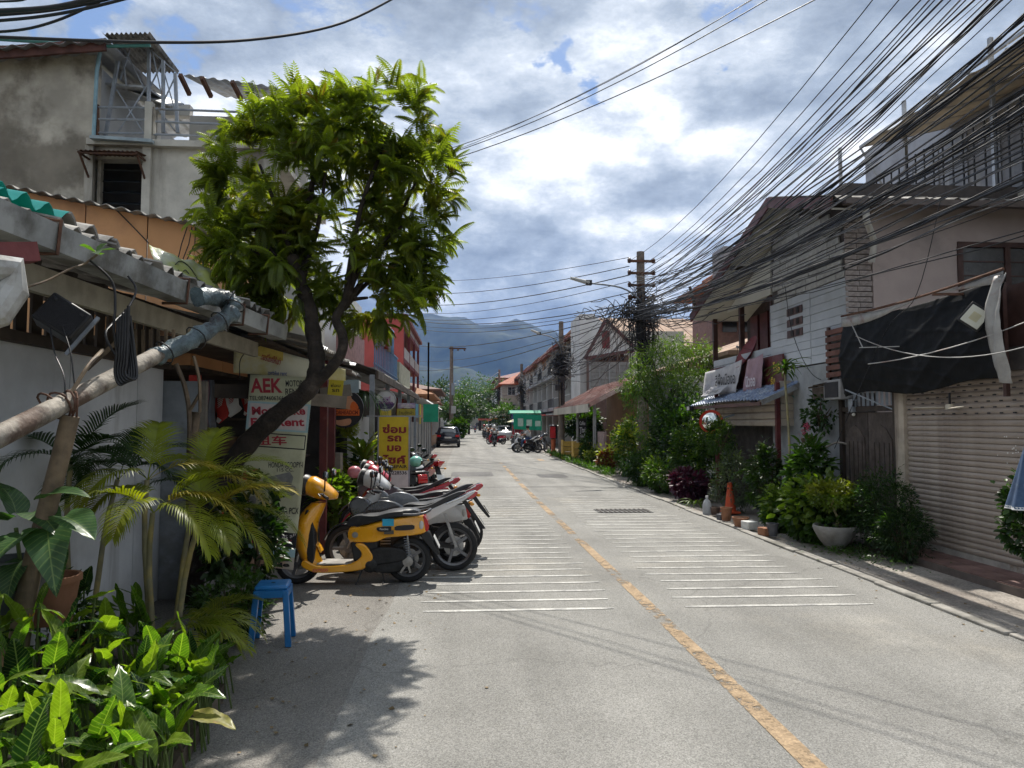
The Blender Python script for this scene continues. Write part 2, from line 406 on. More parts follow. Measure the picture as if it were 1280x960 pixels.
# ------------------------------------------------------------------ materials used widely
def asphalt_mat(key, col, warm, patch=.2):
    m = mat(key, col, rough=.9, var=.15, scale=.5, bump=.5, bscale=90, col2=warm, c2amt=.25, grain=.46, gscale=140, spec=.25)
    nt = m.node_tree; N = nt.nodes; L = nt.links; b = [n for n in N if n.type == 'BSDF_PRINCIPLED'][0]
    # wheel-track bands along the street, tar cracks and speckle
    lk = b.inputs['Base Color'].links[0].from_socket
    tc = N.new('ShaderNodeTexCoord'); mp = N.new('ShaderNodeMapping'); mp.inputs['Scale'].default_value = (1.0, .05, 1); L.new(tc.outputs['Object'], mp.inputs[0])
    nz = N.new('ShaderNodeTexNoise'); nz.inputs['Scale'].default_value = 1.4; nz.inputs['Detail'].default_value = 4; L.new(mp.outputs[0], nz.inputs['Vector'])
    mr = N.new('ShaderNodeMapRange'); L.new(nz.outputs['Fac'], mr.inputs[0]); mr.inputs[1].default_value = .3; mr.inputs[2].default_value = .7; mr.inputs[3].default_value = .80; mr.inputs[4].default_value = 1.14
    hs = N.new('ShaderNodeHueSaturation'); L.new(mr.outputs[0], hs.inputs['Value']); L.new(lk, hs.inputs['Color'])
    vc = N.new('ShaderNodeTexVoronoi'); vc.feature = 'DISTANCE_TO_EDGE'; vc.inputs['Scale'].default_value = .28
    nd = N.new('ShaderNodeTexNoise'); nd.inputs['Scale'].default_value = 1.2; nd.inputs['Detail'].default_value = 6; L.new(tc.outputs['Object'], nd.inputs['Vector'])
    ad = N.new('ShaderNodeVectorMath'); ad.operation = 'MULTIPLY_ADD'; ad.inputs[1].default_value = (1.3, 1.3, 0); L.new(nd.outputs['Color'], ad.inputs[0]); L.new(tc.outputs['Object'], ad.inputs[2]); L.new(ad.outputs[0], vc.inputs['Vector'])
    cr = N.new('ShaderNodeMapRange'); L.new(vc.outputs['Distance'], cr.inputs[0]); cr.inputs[1].default_value = .0; cr.inputs[2].default_value = .006; cr.inputs[3].default_value = .80; cr.inputs[4].default_value = 1
    h2 = N.new('ShaderNodeHueSaturation'); L.new(cr.outputs[0], h2.inputs['Value']); L.new(hs.outputs[0], h2.inputs['Color']); L.new(h2.outputs[0], b.inputs['Base Color'])
    return m
asphalt = asphalt_mat('asphalt', (.29, .283, .262), (.35, .33, .29))
apron_m = asphalt_mat('apron_asphalt', (.215, .203, .185), (.26, .235, .205))
conc_m = mat('pavement_concrete', (.30, .27, .235), rough=.9, var=.25, scale=1.2, bump=.5, bscale=40, col2=(.20, .17, .145), c2amt=.5, grain=.3, gscale=50)
soil_m = mat('soil', (.12, .09, .065), rough=.95, var=.3, scale=3, bump=.8, col2=(.19, .16, .12))
def sheet(name, x0, x1, y0, y1, z, m, nx=1, ny=1, kind='structure'):
    g = MB().grid(lambda u, v: (x0 + (x1 - x0) * u, y0 + (y1 - y0) * v, z), nx, ny)
    o = g.build(name, m); o['kind'] = kind; return o
sheet('ground', -7000, 7000, -300, 9000, -.06, mat('far_ground', (.13, .12, .09), scale=.02, var=.3, col2=(.07, .09, .04)))
# road with a slightly wandering left edge
def road_edge(y): return -.76 + .035 * sin(y * .9) + .02 * sin(y * 2.7) + (0 if y < 60 else (y - 60) * -.01)
def road_pt(u, v):
    y = -12 + (212) * v ** 1.7
    return (road_edge(y) + (4.76 - road_edge(y)) * u, y, 0)
o = MB().grid(road_pt, 6, 160).build('road', asphalt); o['kind'] = 'structure'
sheet('road', -60, 80, 200, 212, .0, asphalt)
def apron_pt(u, v):
    y = -12 + 212 * v ** 1.7; return (-9 + (road_edge(y) + 9) * u, y, -.004 + .0 * u)
o = MB().grid(apron_pt, 4, 160).build('road_shoulder', apron_m); o['kind'] = 'structure'
sheet('pavement', 4.79, 7.2, -12, 200, -.004, conc_m)
# worn kerb strip, a low rounded lip
kb = MB()
for k in range(-12, 120):
    a = 1.0
    x = 4.79 + .02 * sin(k * 1.7); kb.box((x, k + .5, .006), (.13, .985, .05 + .008 * sin(k * 2.1)))
o = kb.build('kerb', mat('kerb_concrete', (.33, .31, .275), var=.3, scale=4, bump=.5, col2=(.2, .19, .16)), bevel=.012); o['kind'] = 'structure'
# shutter threshold of reddish tiles (individual tiles)
tile_m = mat('threshold_tile', (.22, .13, .11), rough=.7, var=.25, scale=2.5, col2=(.27, .2, .17), bump=.3)
th = thing('doorstep', 'reddish tiled doorstep in front of the closed beige roller shutter', 'doorstep', (6.22, 8.3, 0))
MB().b2((-.30, -4.8, -.02), (.36, 1.9, .085)).build('base', mat('doorstep_mortar', (.16, .13, .115), var=.2), th)
tme = MB().box((0, 0, 0), (.315, .40, .02)).mesh('tile', tile_m)
for i in range(16):
    for j in range(2):
        link('tile', tme, th, (-.135 + j * .325, -4.55 + i * .41, .09 + rng.uniform(-.002, .002)), (rng.uniform(-.006, .006), rng.uniform(-.006, .006), 0))
# ---- road markings
wp = mat('white_road_paint', (.54, .53, .49), rough=.85, var=.15, scale=5, col2=(.34, .335, .32), c2amt=.5, bump=.3, bscale=60, grain=.25, gscale=70)
def faded_paint(key, col, thr):
    m = mat(key, col, rough=.85, var=.2, scale=6, bump=.3, bscale=60, grain=.3, gscale=70)
    nt = m.node_tree; N = nt.nodes; L = nt.links; out = [n for n in N if n.type == 'OUTPUT_MATERIAL'][0]; sh = out.inputs[0].links[0].from_socket
    tr = N.new('ShaderNodeBsdfTransparent'); ms = N.new('ShaderNodeMixShader'); nz = N.new('ShaderNodeTexNoise'); nz.inputs['Scale'].default_value = 9; nz.inputs['Detail'].default_value = 9; nz.inputs['Roughness'].default_value = .75
    n3 = N.new('ShaderNodeTexNoise'); n3.inputs['Scale'].default_value = .55; n3.inputs['Detail'].default_value = 2
    tc = N.new('ShaderNodeTexCoord'); L.new(tc.outputs['Object'], nz.inputs['Vector']); L.new(tc.outputs['Object'], n3.inputs['Vector'])
    ma = N.new('ShaderNodeMath'); ma.operation = 'MULTIPLY_ADD'; ma.inputs[1].default_value = 1.3; L.new(n3.outputs['Fac'], ma.inputs[0]); L.new(nz.outputs['Fac'], ma.inputs[2])
    mr = N.new('ShaderNodeMapRange'); L.new(ma.outputs[0], mr.inputs[0]); mr.inputs[1].default_value = thr; mr.inputs[2].default_value = thr + .12
    L.new(mr.outputs[0], ms.inputs[0]); L.new(tr.outputs[0], ms.inputs[1]); L.new(sh, ms.inputs[2]); L.new(ms.outputs[0], out.inputs[0]); return m
op = faded_paint('orange_road_paint', (.42, .30, .18), 1.06)
ol = MB()
def oline(u, v):
    y = 3.7 + 29.5 * v ** 1.4; xc = 1.89 - .006 * y + .03 * sin(y * .25); return (xc - .065 + .13 * u, y, .0045)
o = ol.grid(oline, 2, 60).build('centre_line', op); o['kind'] = 'structure'; 
sheet('centre_line', 3.72, 4.0, 35, 37.2, .0045, op)
for i in range(29):
    y = 7.14 + i * .384 + rng.uniform(-.02, .02); th_ = .030 + .004 * rng.random()
    for side in (0, 1):
        x0, x1 = ((-.45, 1.55) if side == 0 else (2.26, 4.22))
        x0 += rng.uniform(-.05, .06); x1 += rng.uniform(-.06, .05)
        tilt = (.0 if side == 0 else -.012)
        me = MB().grid(lambda u, v: (x0 + (x1 - x0) * u, y - tilt * (u - .5) * -2 + (v - .5) * 2 * th_ * (1 - .5 * (abs(u - .5) > .49)), .009 - .0045 * abs(v - .5) * 2), 10, 2)
        o = me.build('rumble_strip', wp); o['kind'] = 'structure'
# drain grate on the right lane
dg = thing('drain_grate', 'rusty iron drain grate set in the asphalt beside the white rumble strips', 'drain', (3.35, 14.9, .006))
gm = mat('rusty_iron', (.05, .04, .035), rough=.7, var=.3, metal=.4, scale=8)
MB().box((0, 0, -.002), (1.15, .62, .006)).build('recess', mat('grate_dark', (.02, .02, .02)), dg)
for i in range(11): MB().box((-.5 + i * .1, 0, .006), (.035, .58, .012)).build('grate_bar', gm, dg)
# repaired asphalt patches and a manhole
pm = asphalt_mat('asphalt_patch', (.165, .16, .155), (.2, .19, .18))
for (x, y, w, h) in ((.3, 26, 1.5, 2.2), (3.1, 25, 1.0, 1.6), (1.0, 33, 4.6, .35), (1.2, 20.7, 5.2, .12)):
    pts = [(x + w / 2 * cos(a) * (1 + .12 * rng.random()), y + h / 2 * sin(a) * (1 + .15 * rng.random())) for a in [2 * pi * k / 20 for k in range(20)]]
    if h > 1: pts = [(x + max(-w / 2, min(w / 2, (p[0] - x) * 1.35)), y + max(-h / 2, min(h / 2, (p[1] - y) * 1.35))) for p in pts]
    o = MB().add([(a, b, .003) for a, b in pts], [tuple(range(20))]).build('asphalt_patch', pm); o['kind'] = 'structure'
# leaf litter and grit along the edges
P = []; D = []
for _ in range(900):
    if rng.random() < .5: x = rng.gauss(-.95, .5) ; y = rng.uniform(3, 22)
    else: x = rng.gauss(4.95, .25); y = rng.uniform(4, 40)
    P.append((x, y, .006)); a = rng.uniform(0, 6.3); D.append((cos(a), sin(a), .02))
leaves('leaf_litter', mat('dry_leaf', (.30, .21, .10), var=.4, scale=9), np.array(P), np.array(D), nrg.uniform(.015, .05, len(P)), width=1.3, roll=.5)
# ------------------------------------------------------------------ hills
def hill(name, x0, x1, y0, y1, prof, m, nx=150, ny=46, seed=0):
    def f(u, v):
        x = x0 + (x1 - x0) * u; y = y0 + (y1 - y0) * v
        h = prof(x) * (sin(min(1, v * 1.15) * pi / 2) ** 1.25 if v < .87 else 1 - (v - .87) * .8)
        n_ = mnoise.fractal(V((x / 520, y / 520, seed)), .9, 2.1, 6) * 70 + abs(mnoise.noise(V((x / 260, y / 600, seed + 3)))) * -90
        return (x, y, max(-5, h + n_ * min(1, h / 200)))
    o = MB().grid(f, nx, ny).build(name, m, smooth=180); o['kind'] = 'structure'; return o
hill_m = mat('hill_forest', (.022, .040, .022), rough=.95, var=.35, scale=.012, bump=0, col2=(.06, .08, .03), c2amt=.38)
def interp(x, xs, ys): return float(np.interp(x, xs, ys))
def main_prof(x):
    px = 580 + x / 4300 * F
    yy = interp(px, [0, 300, 430, 520, 560, 600, 640, 665, 700, 760, 850, 1000, 1280], [440, 415, 408, 404, 399, 397, 402, 412, 421, 424, 432, 445, 470])
    return (529 - yy) / F * 4300
hill('hills', -3200, 4200, 3000, 4500, main_prof, hill_m)
def front_prof(x):
    px = 580 + x / 2700 * F
    yy = interp(px, [0, 420, 540, 590, 640, 700, 760, 1000, 1280], [470, 455, 462, 452, 458, 474, 480, 470, 480])
    return (529 - yy) / F * 2700
hill('hills', -2400, 2800, 2100, 2800, front_prof, hill_m, seed=9)
# ------------------------------------------------------------------ haze
hz = bpy.data.materials.new('haze_air'); hz.use_nodes = True; nt = hz.node_tree; nt.nodes.clear()
ho = nt.nodes.new('ShaderNodeOutputMaterial'); hv = nt.nodes.new('ShaderNodeVolumePrincipled'); hv.inputs['Color'].default_value = (.15, .36, .85, 1)
hv.inputs['Density'].default_value = HAZE_D = .00009; nt.links.new(hv.outputs[0], ho.inputs['Volume'])
hb = MB().b2((-6000, -200, -1.2), (6000, 8500, 900)).build('haze', hz); hb['kind'] = 'stuff'
# ================================================================== LEFT SIDE
white_wall = mat('aged_white_wall', (.66, .67, .68), rough=.8, var=.16, scale=1.5, col2=(.25, .24, .22), c2amt=.48, streak=1, bump=.12)
stain_conc = mat('stained_concrete', (.62, .57, .48), rough=.9, var=.28, scale=1.1, bump=.35, bscale=14, col2=(.24, .21, .165), c2amt=.66)
stain2 = mat('streaked_concrete', (.62, .59, .52), rough=.9, var=.2, scale=1.3, bump=.3, bscale=14, col2=(.22, .195, .16), c2amt=.5, streak=1)
dark_wood = mat('dark_wood', (.055, .040, .030), rough=.7, var=.3, scale=3, streak=1, col2=(.10, .075, .055))
maroon = mat('maroon_paint', (.13, .025, .025), rough=.45, var=.25, scale=4, col2=(.2, .12, .1), c2amt=.25)
galv = mat('galvanised_sheet', (.42, .43, .44), rough=.42, var=.2, scale=3, metal=.55, col2=(.2, .17, .14), c2amt=.35)
fibre = mat('fibre_cement', (.36, .34, .31), rough=.95, var=.25, scale=4, col2=(.13, .125, .115), c2amt=.55, bump=.4)
steel = mat('grey_steel_paint', (.30, .33, .37), rough=.5, var=.15, scale=6, metal=.3, col2=(.2, .12, .08), c2amt=.2)
rust = mat('rusty_steel', (.14, .07, .045), rough=.8, var=.3, scale=8, metal=.2)
black = mat('black_plastic', (.018, .018, .02), rough=.45, var=.15, scale=10, bump=.05)
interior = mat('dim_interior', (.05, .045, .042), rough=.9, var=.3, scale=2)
orange_p = mat('orange_panel', (.58, .30, .135), rough=.7, var=.1, scale=1.2, col2=(.40, .20, .10), c2amt=.35, bump=.08)
glass_d = mat('dark_glass', (.02, .025, .03), rough=.12, var=.1, spec=.6, bump=0)
bamboo = mat('weathered_bamboo', (.22, .16, .10), rough=.7, var=.35, scale=7, streak=1, col2=(.10, .07, .05))
def corr(name, p00, p10, p01, m, parent, pitch=.16, amp=.025, th=.006, nv=3, label=None):
    """corrugated sheet: p00->p10 across the waves, p00->p01 along them"""
    a, b, c = V(p00), V(p10), V(p01); u_, v_ = b - a, c - a; n = u_.cross(v_).normalized()
    if n.z < 0: n = -n
    nw = max(2, int(u_.length / pitch)); nu = nw * 6
    g = MB().sheet(lambda u, v: a + u_ * u + v_ * v + n * (amp * cos(u * nw * 2 * pi)), nu, nv, th)
    return g.build(name, m, parent, smooth=60, label=label)
# ---- concrete building with the rooftop scaffold
Yc = 13.5
def C(px, py, Y=Yc): return W(px, py, Y)
cb_ = thing('concrete_building', 'stained grey concrete building with steel lattice frame on its open balcony', 'building', (-8, Yc, 0))
def rel(root, p): return V(p) - root.location
def lb(root): # builder in world coordinates, shifted on build
    class B(MB):
        def build(s, *a, **k):
            s.v = [tuple(V(p) - root.location) for p in s.v]
            kk = dict(k); kk['parent'] = root
            return MB.build(s, *a, **kk)
    return B()
zT = C(100, 60).z; xA = C(-60, 60).x - 3; xB = C(118, 100).x; zF = C(150, 176).z; xR = C(345, 200).x
g = lb(cb_); g.b2((xA, Yc, 0), (xB, Yc + .25, zT)); g.build('wall', stain_conc)
lb(cb_).b2((xB - .25, Yc + .26, zF - .1), (xB, Yc + 5.5, zT - .25)).build('wall', mat('grey_render', (.42, .43, .44), var=.15, scale=1))
# lower front wall right of xB with window opening
wx0, wx1 = C(119, 230).x, C(180, 230).x; wz0, wz1 = C(150, 262).z - .1, C(150, 198).z
g = lb(cb_); g.b2((xB + .003, Yc + .03, 0), (xR, Yc + .28, wz0)); g.b2((wx1, Yc + .03, wz0), (xR, Yc + .28, zF)); g.b2((xB + .003, Yc + .03, wz1), (wx1, Yc + .28, zF)); g.build('wall', stain2)
for px in (184, 112): 
    x = C(px, 230).x; lb(cb_).b2((x - .08, Yc - .05, 0), (x + .07, Yc + .05, zF - .12)).build('pilaster', stain2)
lb(cb_).b2((xB - .05, Yc - .12, zF - .12), (xR - .02, Yc + 5, zF)).build('balcony_floor', stain2)
lb(cb_).b2((wx0 - .8, Yc + .6, wz0 - .5), (wx1 + .8, Yc + .62, wz1 + .3)).build('window_dark', interior)  # dark sheet behind the louvres; the room's shade is put into its colour
for k in range(5):
    z = wz0 + (wz1 - wz0) * (k + .3) / 5; lb(cb_).box(((wx0 + wx1) / 2, Yc + .2, z), (wx1 - wx0, .10, .012), (R(35), 0, 0)).build('louvre', glass_d)
for x in (wx0 + .02, wx1 - .02): lb(cb_).box((x, Yc + .14, (wz0 + wz1) / 2), (.06, .1, wz1 - wz0)).build('window_frame', stain_conc)
o = corr('window_awning', rel(cb_, (wx0 - .12, Yc + .03, wz1 + .05)), rel(cb_, (wx1 + .05, Yc + .03, wz1 + .05)), rel(cb_, (wx0 - .12, Yc - .45, wz1 - .03)), rust, cb_, pitch=.08, amp=.01)
g = lb(cb_)
for x in (wx0 - .1, wx1 + .03): g.bar((x, Yc - .4, wz1 - .04), (x, Yc + .02, wz1 - .45), .03); g.bar((x, Yc - .43, wz1 - .05), (x, Yc, wz1 - .05), .03)
g.bar((wx0 - .1, Yc - .4, wz1 - .06), (wx1 + .03, Yc - .4, wz1 - .06), .03); g.build('awning_bracket', rust)
# upper rear wall and door opening
zr = C(215, 120).z
g = lb(cb_); ry = Yc + 2.6; dx0, dx1 = C(197, 150, ry).x, C(237, 150, ry).x
g.b2((xB, ry, zF), (dx0, ry + .2, zT + .2)); g.b2((dx1, ry, zF), (xR, ry + .2, zr + .75)); g.b2((dx0, ry, C(215, 130, ry).z), (dx1, ry + .2, zr + .75)); g.build('rear_wall', mat('off_white_render', (.62, .61, .58), var=.1, scale=1, col2=(.4, .37, .33)))
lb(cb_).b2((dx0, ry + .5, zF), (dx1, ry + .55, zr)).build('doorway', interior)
# roofs
o = corr('roof_sheet', rel(cb_, C(-80, 64, Yc - .5)), rel(cb_, C(132, 49, Yc - .5)), rel(cb_, C(-80, 64, Yc - .5) + V((0, 5, .3))), galv, cb_, pitch=.3, amp=.03)
lb(cb_).bar(C(-80, 72, Yc - .35), C(132, 56, Yc - .35), .06, .22).build('roof_beam', mat('red_oxide_beam', (.12, .05, .04), var=.3))
pr0, pr1 = C(128, 42, 13.0), C(187, 41, 13.0); pr2, pr3 = C(150, 60, Yc + 2.5), C(224, 90, Yc + 1.5)
for k in range(5):
    a0 = pr0.lerp(pr1, k / 5); a1 = pr0.lerp(pr1, (k + 1.03) / 5); e0 = a0 + C(224, 91, 15.3) - C(187, 42, 13.0)
    corr('roof_sheet', rel(cb_, a0), rel(cb_, a1), rel(cb_, e0), fibre, cb_, pitch=.13, amp=.02)
for k in range(4):
    a0 = C(222 + k * 30, 92 + k * 4.0, Yc + 1.2); a1 = C(252 + k * 30, 96 + k * 4.0, Yc + 1.2); corr('roof_sheet', rel(cb_, a0), rel(cb_, a1), rel(cb_, a0 + V((0, 2.6, .75))), galv, cb_, pitch=.2, amp=.02)
for px in (252, 290, 225): lb(cb_).bar(C(px, 93 + (px - 222) * .13, Yc + 1.0), C(px + 12, 118 + (px - 222) * .1, Yc + 1.4), .07, .09).build('rafter', rust)
# steel lattice frame
g = lb(cb_); tp = lambda px, py, Y=Yc + .3: C(px, py, Y)
legs = [((186, 58), (186, 172)), ((150, 60), (132, 170)), ((204, 76), (204, 166)), ((219, 92), (222, 166))]
for (a, b) in legs: lb(cb_).bar(tp(*a), tp(*b), .055).build('frame_post', steel)
for a, b in (((155, 60), (182, 114)), ((182, 110), (146, 168)), ((186, 112), (203, 78)), ((190, 62), (204, 128)), ((146, 112), (182, 170)), ((204, 128), (219, 96)), ((204, 86), (222, 150)), ((152, 62), (158, 108)), ((163, 60), (150, 100)), ((186, 60), (222, 92)), ((196, 134), (219, 164))):
    lb(cb_).bar(tp(*a, Yc + .33), tp(*b, Yc + .36), .022).build('frame_brace', steel)
lb(cb_).box(C(165, 116, Yc + .9), (1.0, 1.0, .04), (.15, .05, 0)).build('loose_sheet', galv)
lb(cb_).box(C(196, 122, Yc + 1.1), (.8, .9, .03), (.5, .3, .2)).build('loose_sheet', galv)
# railings and downpipe
for py in (134, 149, 166): lb(cb_).tube([C(121, py), C(182, py + 1)], .022, 6).build('rail', steel)
for py in (136, 152, 168): lb(cb_).tube([C(192, py), C(300, py + 4)], .022, 6).build('rail', steel)
for px, a, b in ((122, 131, 170), (187, 128, 172), (193, 134, 168), (261, 162, 174), (262, 162, 162.5)): lb(cb_).tube([C(px, a), C(px, b)], .03, 6).build('rail_post', rust if px < 150 else stain_conc)
lb(cb_).box(C(187, 152, Yc + .02), (.13, .13, .72)).build('balcony_pier', stain2)
lb(cb_).tube([C(126, 59, Yc - .06), C(121, 90, Yc - .06), C(117, 170, Yc - .06)], .035, 8).build('drain_pipe', mat('blue_pvc', (.22, .36, .42), rough=.4, var=.15))
lb(cb_).bar(C(114, 172, Yc - .2), C(191, 177, Yc - .2), .12, .06).build('ledge_strip', mat('pale_blue_strip', (.35, .43, .47), rough=.4, var=.2))
lb(cb_).tube([C(x, y, Yc - .3) for x, y in ((-20, 48), (60, 53), (130, 58), (188, 57))], .03, 6).build('green_conduit', mat('green_conduit', (.06, .20, .18), rough=.5))
# ---- orange panelled wall above the shop
Yo = 9.4
ow = thing('orange_upper_storey', 'orange panelled upper wall with sloping grey roof edge', 'building', (-4.5, Yo, 2.6))
oz = lambda x: np.interp(x, [W(0, 232, Yo).x, W(246, 281, Yo).x], [W(0, 232, Yo).z, W(246, 281, Yo).z])
oxR = W(243, 300, Yo).x
xs = [W(p, 300, Yo).x for p in (-120, -60, 30, 106, 184)] + [oxR]
for a, b in zip(xs[:-1], xs[1:]):
    g = lb(ow); z = lambda x: W(0, 232, Yo).z + (x - W(0, 232, Yo).x) * (W(246, 281, Yo).z - W(0, 232, Yo).z) / (W(246, 281, Yo).x - W(0, 232, Yo).x)
    g.prism([(a + .008, 2.6), (b - .008, 2.6), (b - .008, z(b) - .02), (a + .008, z(a) - .02)], Yo, Yo + .02, 'xz'); g.build('panel', orange_p)
zz = W(246, 281, Yo).z
ys = [Yo + .02, Yo + 1.2, Yo + 2.4]
for a, b in zip(ys[:-1], ys[1:]): lb(ow).b2((oxR - .02, a + .01, 2.6), (oxR, b - .01, zz - .1 - (a - Yo) * .12)).build('panel', orange_p)
lb(ow).b2((xs[0], Yo + .04, 2.55), (oxR - .03, Yo + 2.4, 2.6)).build('floor_plate', dark_wood)
a, b = W(-110, 207, Yo - .15), W(250, 280, Yo - .15)
for k in range(6):
    p, q = a.lerp(b, k / 6), a.lerp(b, (k + 1.03) / 6)
    corr('roof_sheet', rel(ow, p), rel(ow, q), rel(ow, p + V((0, 2.6, .12))), fibre, ow, pitch=.18, amp=.022, th=.012)
lb(ow).tube([W(x, y, Yo - .05) for x, y in ((145, 262), (165, 282), (186, 304))], .008, 5).build('hanging_wire', black)
for dx in (0, 5, -6): lb(ow).tube([W(x, y, Yo - .06) for x, y in ((240 + dx, 284), (236 + dx * 1.5, 305), (228 + dx, 326))], .007, 5).build('hanging_wire', black)
# ---- white shop wall (foreground left)
ws = thing('white_shop_wall', 'white painted boarded wall behind the palm at the left edge', 'wall', (-3.2, 5, 0))
yb = [1.2, 2.4, 3.6, 4.8, 6.0, 7.2, 7.8]
for a, b in zip(yb[:-1], yb[1:]): lb(ws).b2((-3.23, a + .006, 0), (-3.2, b - .006, 2.42)).build('wall_panel', white_wall)
lb(ws).b2((-3.32, 1.2, 0), (-3.235, 7.8, 2.40)).build('backing', dark_wood)
lb(ws).b2((-3.3, 7.81, 0), (-2.83, 7.84, 2.3)).build('wall_panel', mat('grey_blue_board', (.30, .33, .36), var=.2, scale=3, col2=(.2, .2, .2)))
lb(ws).box((-2.80, 7.86, 1.15), (.07, .07, 2.3)).build('post', mat('bare_board', (.28, .25, .21), var=.25, streak=1))
lb(ws).b2((-3.19, 1.2, 2.42), (-3.12, 7.8, 2.50)).build('top_plate', dark_wood)
for k in range(34): lb(ws).box((-3.24, 1.4 + k * .19, 2.70), (.02, .13, .42)).build('grille_slat', dark_wood)
# ---- rental shop with open front and roof
sh_ = thing('motorbike_shop', 'dark open-fronted shop with corrugated roof and grey gutter', 'shop', (-2.6, 9, 0))
def gut(t): return V((-2.42, 3.6, 2.93)).lerp(V((-2.02, 7.9, 2.86)), t)
# roof sheets above gutter, uneven eave
for k in range(9):
    y = 3.2 + k * .56; th0 = rng.uniform(-.03, .03); eave = gut((y - 3.6) / 4.3)
    m = fibre
    corr('roof_sheet', rel(sh_, (eave.x - .05 + th0, y, 3.03 + rng.uniform(-.01, .02))), rel(sh_, (eave.x - .05 + th0, y + .58, 3.03)), rel(sh_, (eave.x - 1.9, y, 3.40)), m, sh_, pitch=.19, amp=.035, th=.014)
turq = mat('turquoise_sheet', (.04, .42, .38), rough=.35, var=.12, scale=3, trans=((.9, 1.1, 1.0), .35))
# greenish top sheets nearer
for (x, y, z) in ((-2.66, 3.55, 3.14), (-2.62, 4.14, 3.18)):
    corr('roof_sheet', rel(sh_, (x, y, z)), rel(sh_, (x + .06, y + .58, z)), rel(sh_, (x - 2.0, y, z + .32)), turq, sh_, pitch=.19, amp=.04, th=.006, label='turquoise translucent roof sheet')
for (x, y, z) in ((-2.56, 4.74, 3.18), (-2.5, 5.22, 3.13)): corr('roof_sheet', rel(sh_, (x, y, z)), rel(sh_, (x + .03, y + .5, z - .03)), rel(sh_, (x - 2.0, y, z + .32)), fibre, sh_, pitch=.25, amp=.045, th=.02)
for k in range(6):
    y = 8.0 + k * .6
    corr('roof_sheet', rel(sh_, (-1.75, y, 2.80 - k * .008)), rel(sh_, (-1.75, y + .62, 2.80)), rel(sh_, (-5, y, 3.45)), galv if k % 2 else fibre, sh_, pitch=.12, amp=.02, th=.01)
# gutter: square box channel with downturned lip
def gutp(t, prof):
    c = gut(t); return [c + V((x, 0, z)) for x, z in prof]
prof = [(-.09, .05), (-.09, -.10), (.07, -.10), (.09, .05), (.075, .05), (.058, -.088), (-.078, -.088), (-.078, .05)]
n = 12; secs = [gutp(i / n * 1.0, prof) for i in range(n + 1)]
m_ = MB(); m_.v = [tuple(p - sh_.location) for s_ in secs for p in s_]
m_.f = [(i * 8 + j, i * 8 + (j + 1) % 8, (i + 1) * 8 + (j + 1) % 8, (i + 1) * 8 + j) for i in range(n) for j in range(8)] + [tuple(range(8)), tuple(n * 8 + j for j in range(8))]
m_.build('gutter', mat('dull_gutter', (.42, .43, .42), rough=.6, var=.25, scale=3, metal=.2, col2=(.16, .15, .13), c2amt=.45, streak=0), sh_)
for t in (.12, .47, .72, .86): 
    c = gut(t); lb(sh_).tube([c + V(q) for q in ((-.12, 0, .09), (.1, 0, .07), (.085, 0, -.12), (-.1, 0, -.12))], .012, 6).build('gutter_strap', rust)
lb(sh_).tube([W(x, y, Y) for x, y, Y in ((-40, 332, 3.3), (18, 338, 3.4), (15, 362, 3.4), (-5, 392, 3.35), (-40, 402, 3.3))], .07, 12).build('downpipe', mat('white_pvc', (.48, .48, .46), rough=.4, var=.15, col2=(.3, .28, .25)))
lb(sh_).bar(W(-60, 318, 3.3), W(42, 316, 3.55), .12, .09).build('gutter_end', mat('maroon_gutter_end', (.20, .05, .05), rough=.6, var=.2))
# fascia beam and rafters under the eave
lb(sh_).bar((-2.62, 3.3, 2.72), (-2.30, 8.0, 2.66), .05, .16).build('fascia', mat('cream_timber', (.36, .32, .24), var=.2, streak=1))
lb(sh_).bar((-2.85, 3.3, 2.82), (-2.5, 8.0, 2.80), .06, .10).build('beam', dark_wood)
for k in range(12): lb(sh_).bar((-2.55, 3.6 + k * .4, 2.80), (-4.3, 3.6 + k * .4, 3.12), .05, .07).build('rafter', dark_wood)
# lattice bracket seen under the eave
for k in range(7): 
    p = W(160 + k * 9.5, 412 - k * .0, 5.6); q = W(160 + k * 9.5, 452 - k * 3, 5.6); lb(sh_).bar(p, q, .02).build('lattice_bar', bamboo)
lb(sh_).bar(W(108, 462, 5.5), W(165, 410, 5.6), .03).build('lattice_bar', bamboo); lb(sh_).bar(W(160, 452, 5.6), W(222, 436, 5.6), .03).build('lattice_bar', bamboo)
# open front: posts, back and side walls
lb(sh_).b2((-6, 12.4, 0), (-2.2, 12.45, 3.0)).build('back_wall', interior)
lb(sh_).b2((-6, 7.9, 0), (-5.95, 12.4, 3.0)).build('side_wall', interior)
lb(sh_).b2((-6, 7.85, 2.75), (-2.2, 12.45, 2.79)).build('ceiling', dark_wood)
for (px, py, Y) in ((404, 600, 10.4), (414, 598, 12.0)):
    p = W(px, py, Y); lb(sh_).b2((p.x - .05, Y - .05, 0), (p.x + .05, Y + .05, 2.75)).build('post', maroon)
p = W(418, 560, 12.2); lb(sh_).b2((p.x - .12, 12.1, 0), (p.x + .12, 12.35, 1.35)).build('pier', stain_conc)
lb(sh_).bar((-2.85, 8.35, 2.22), (-1.8, 8.5, 2.20), .06, .16).build('lintel', dark_wood)
lb(sh_).bar((-2.4, 9.3, 2.2), (-1.55, 9.5, 2.12), .1, .16).build('lintel', mat('grey_board', (.25, .22, .19), var=.2, streak=1))
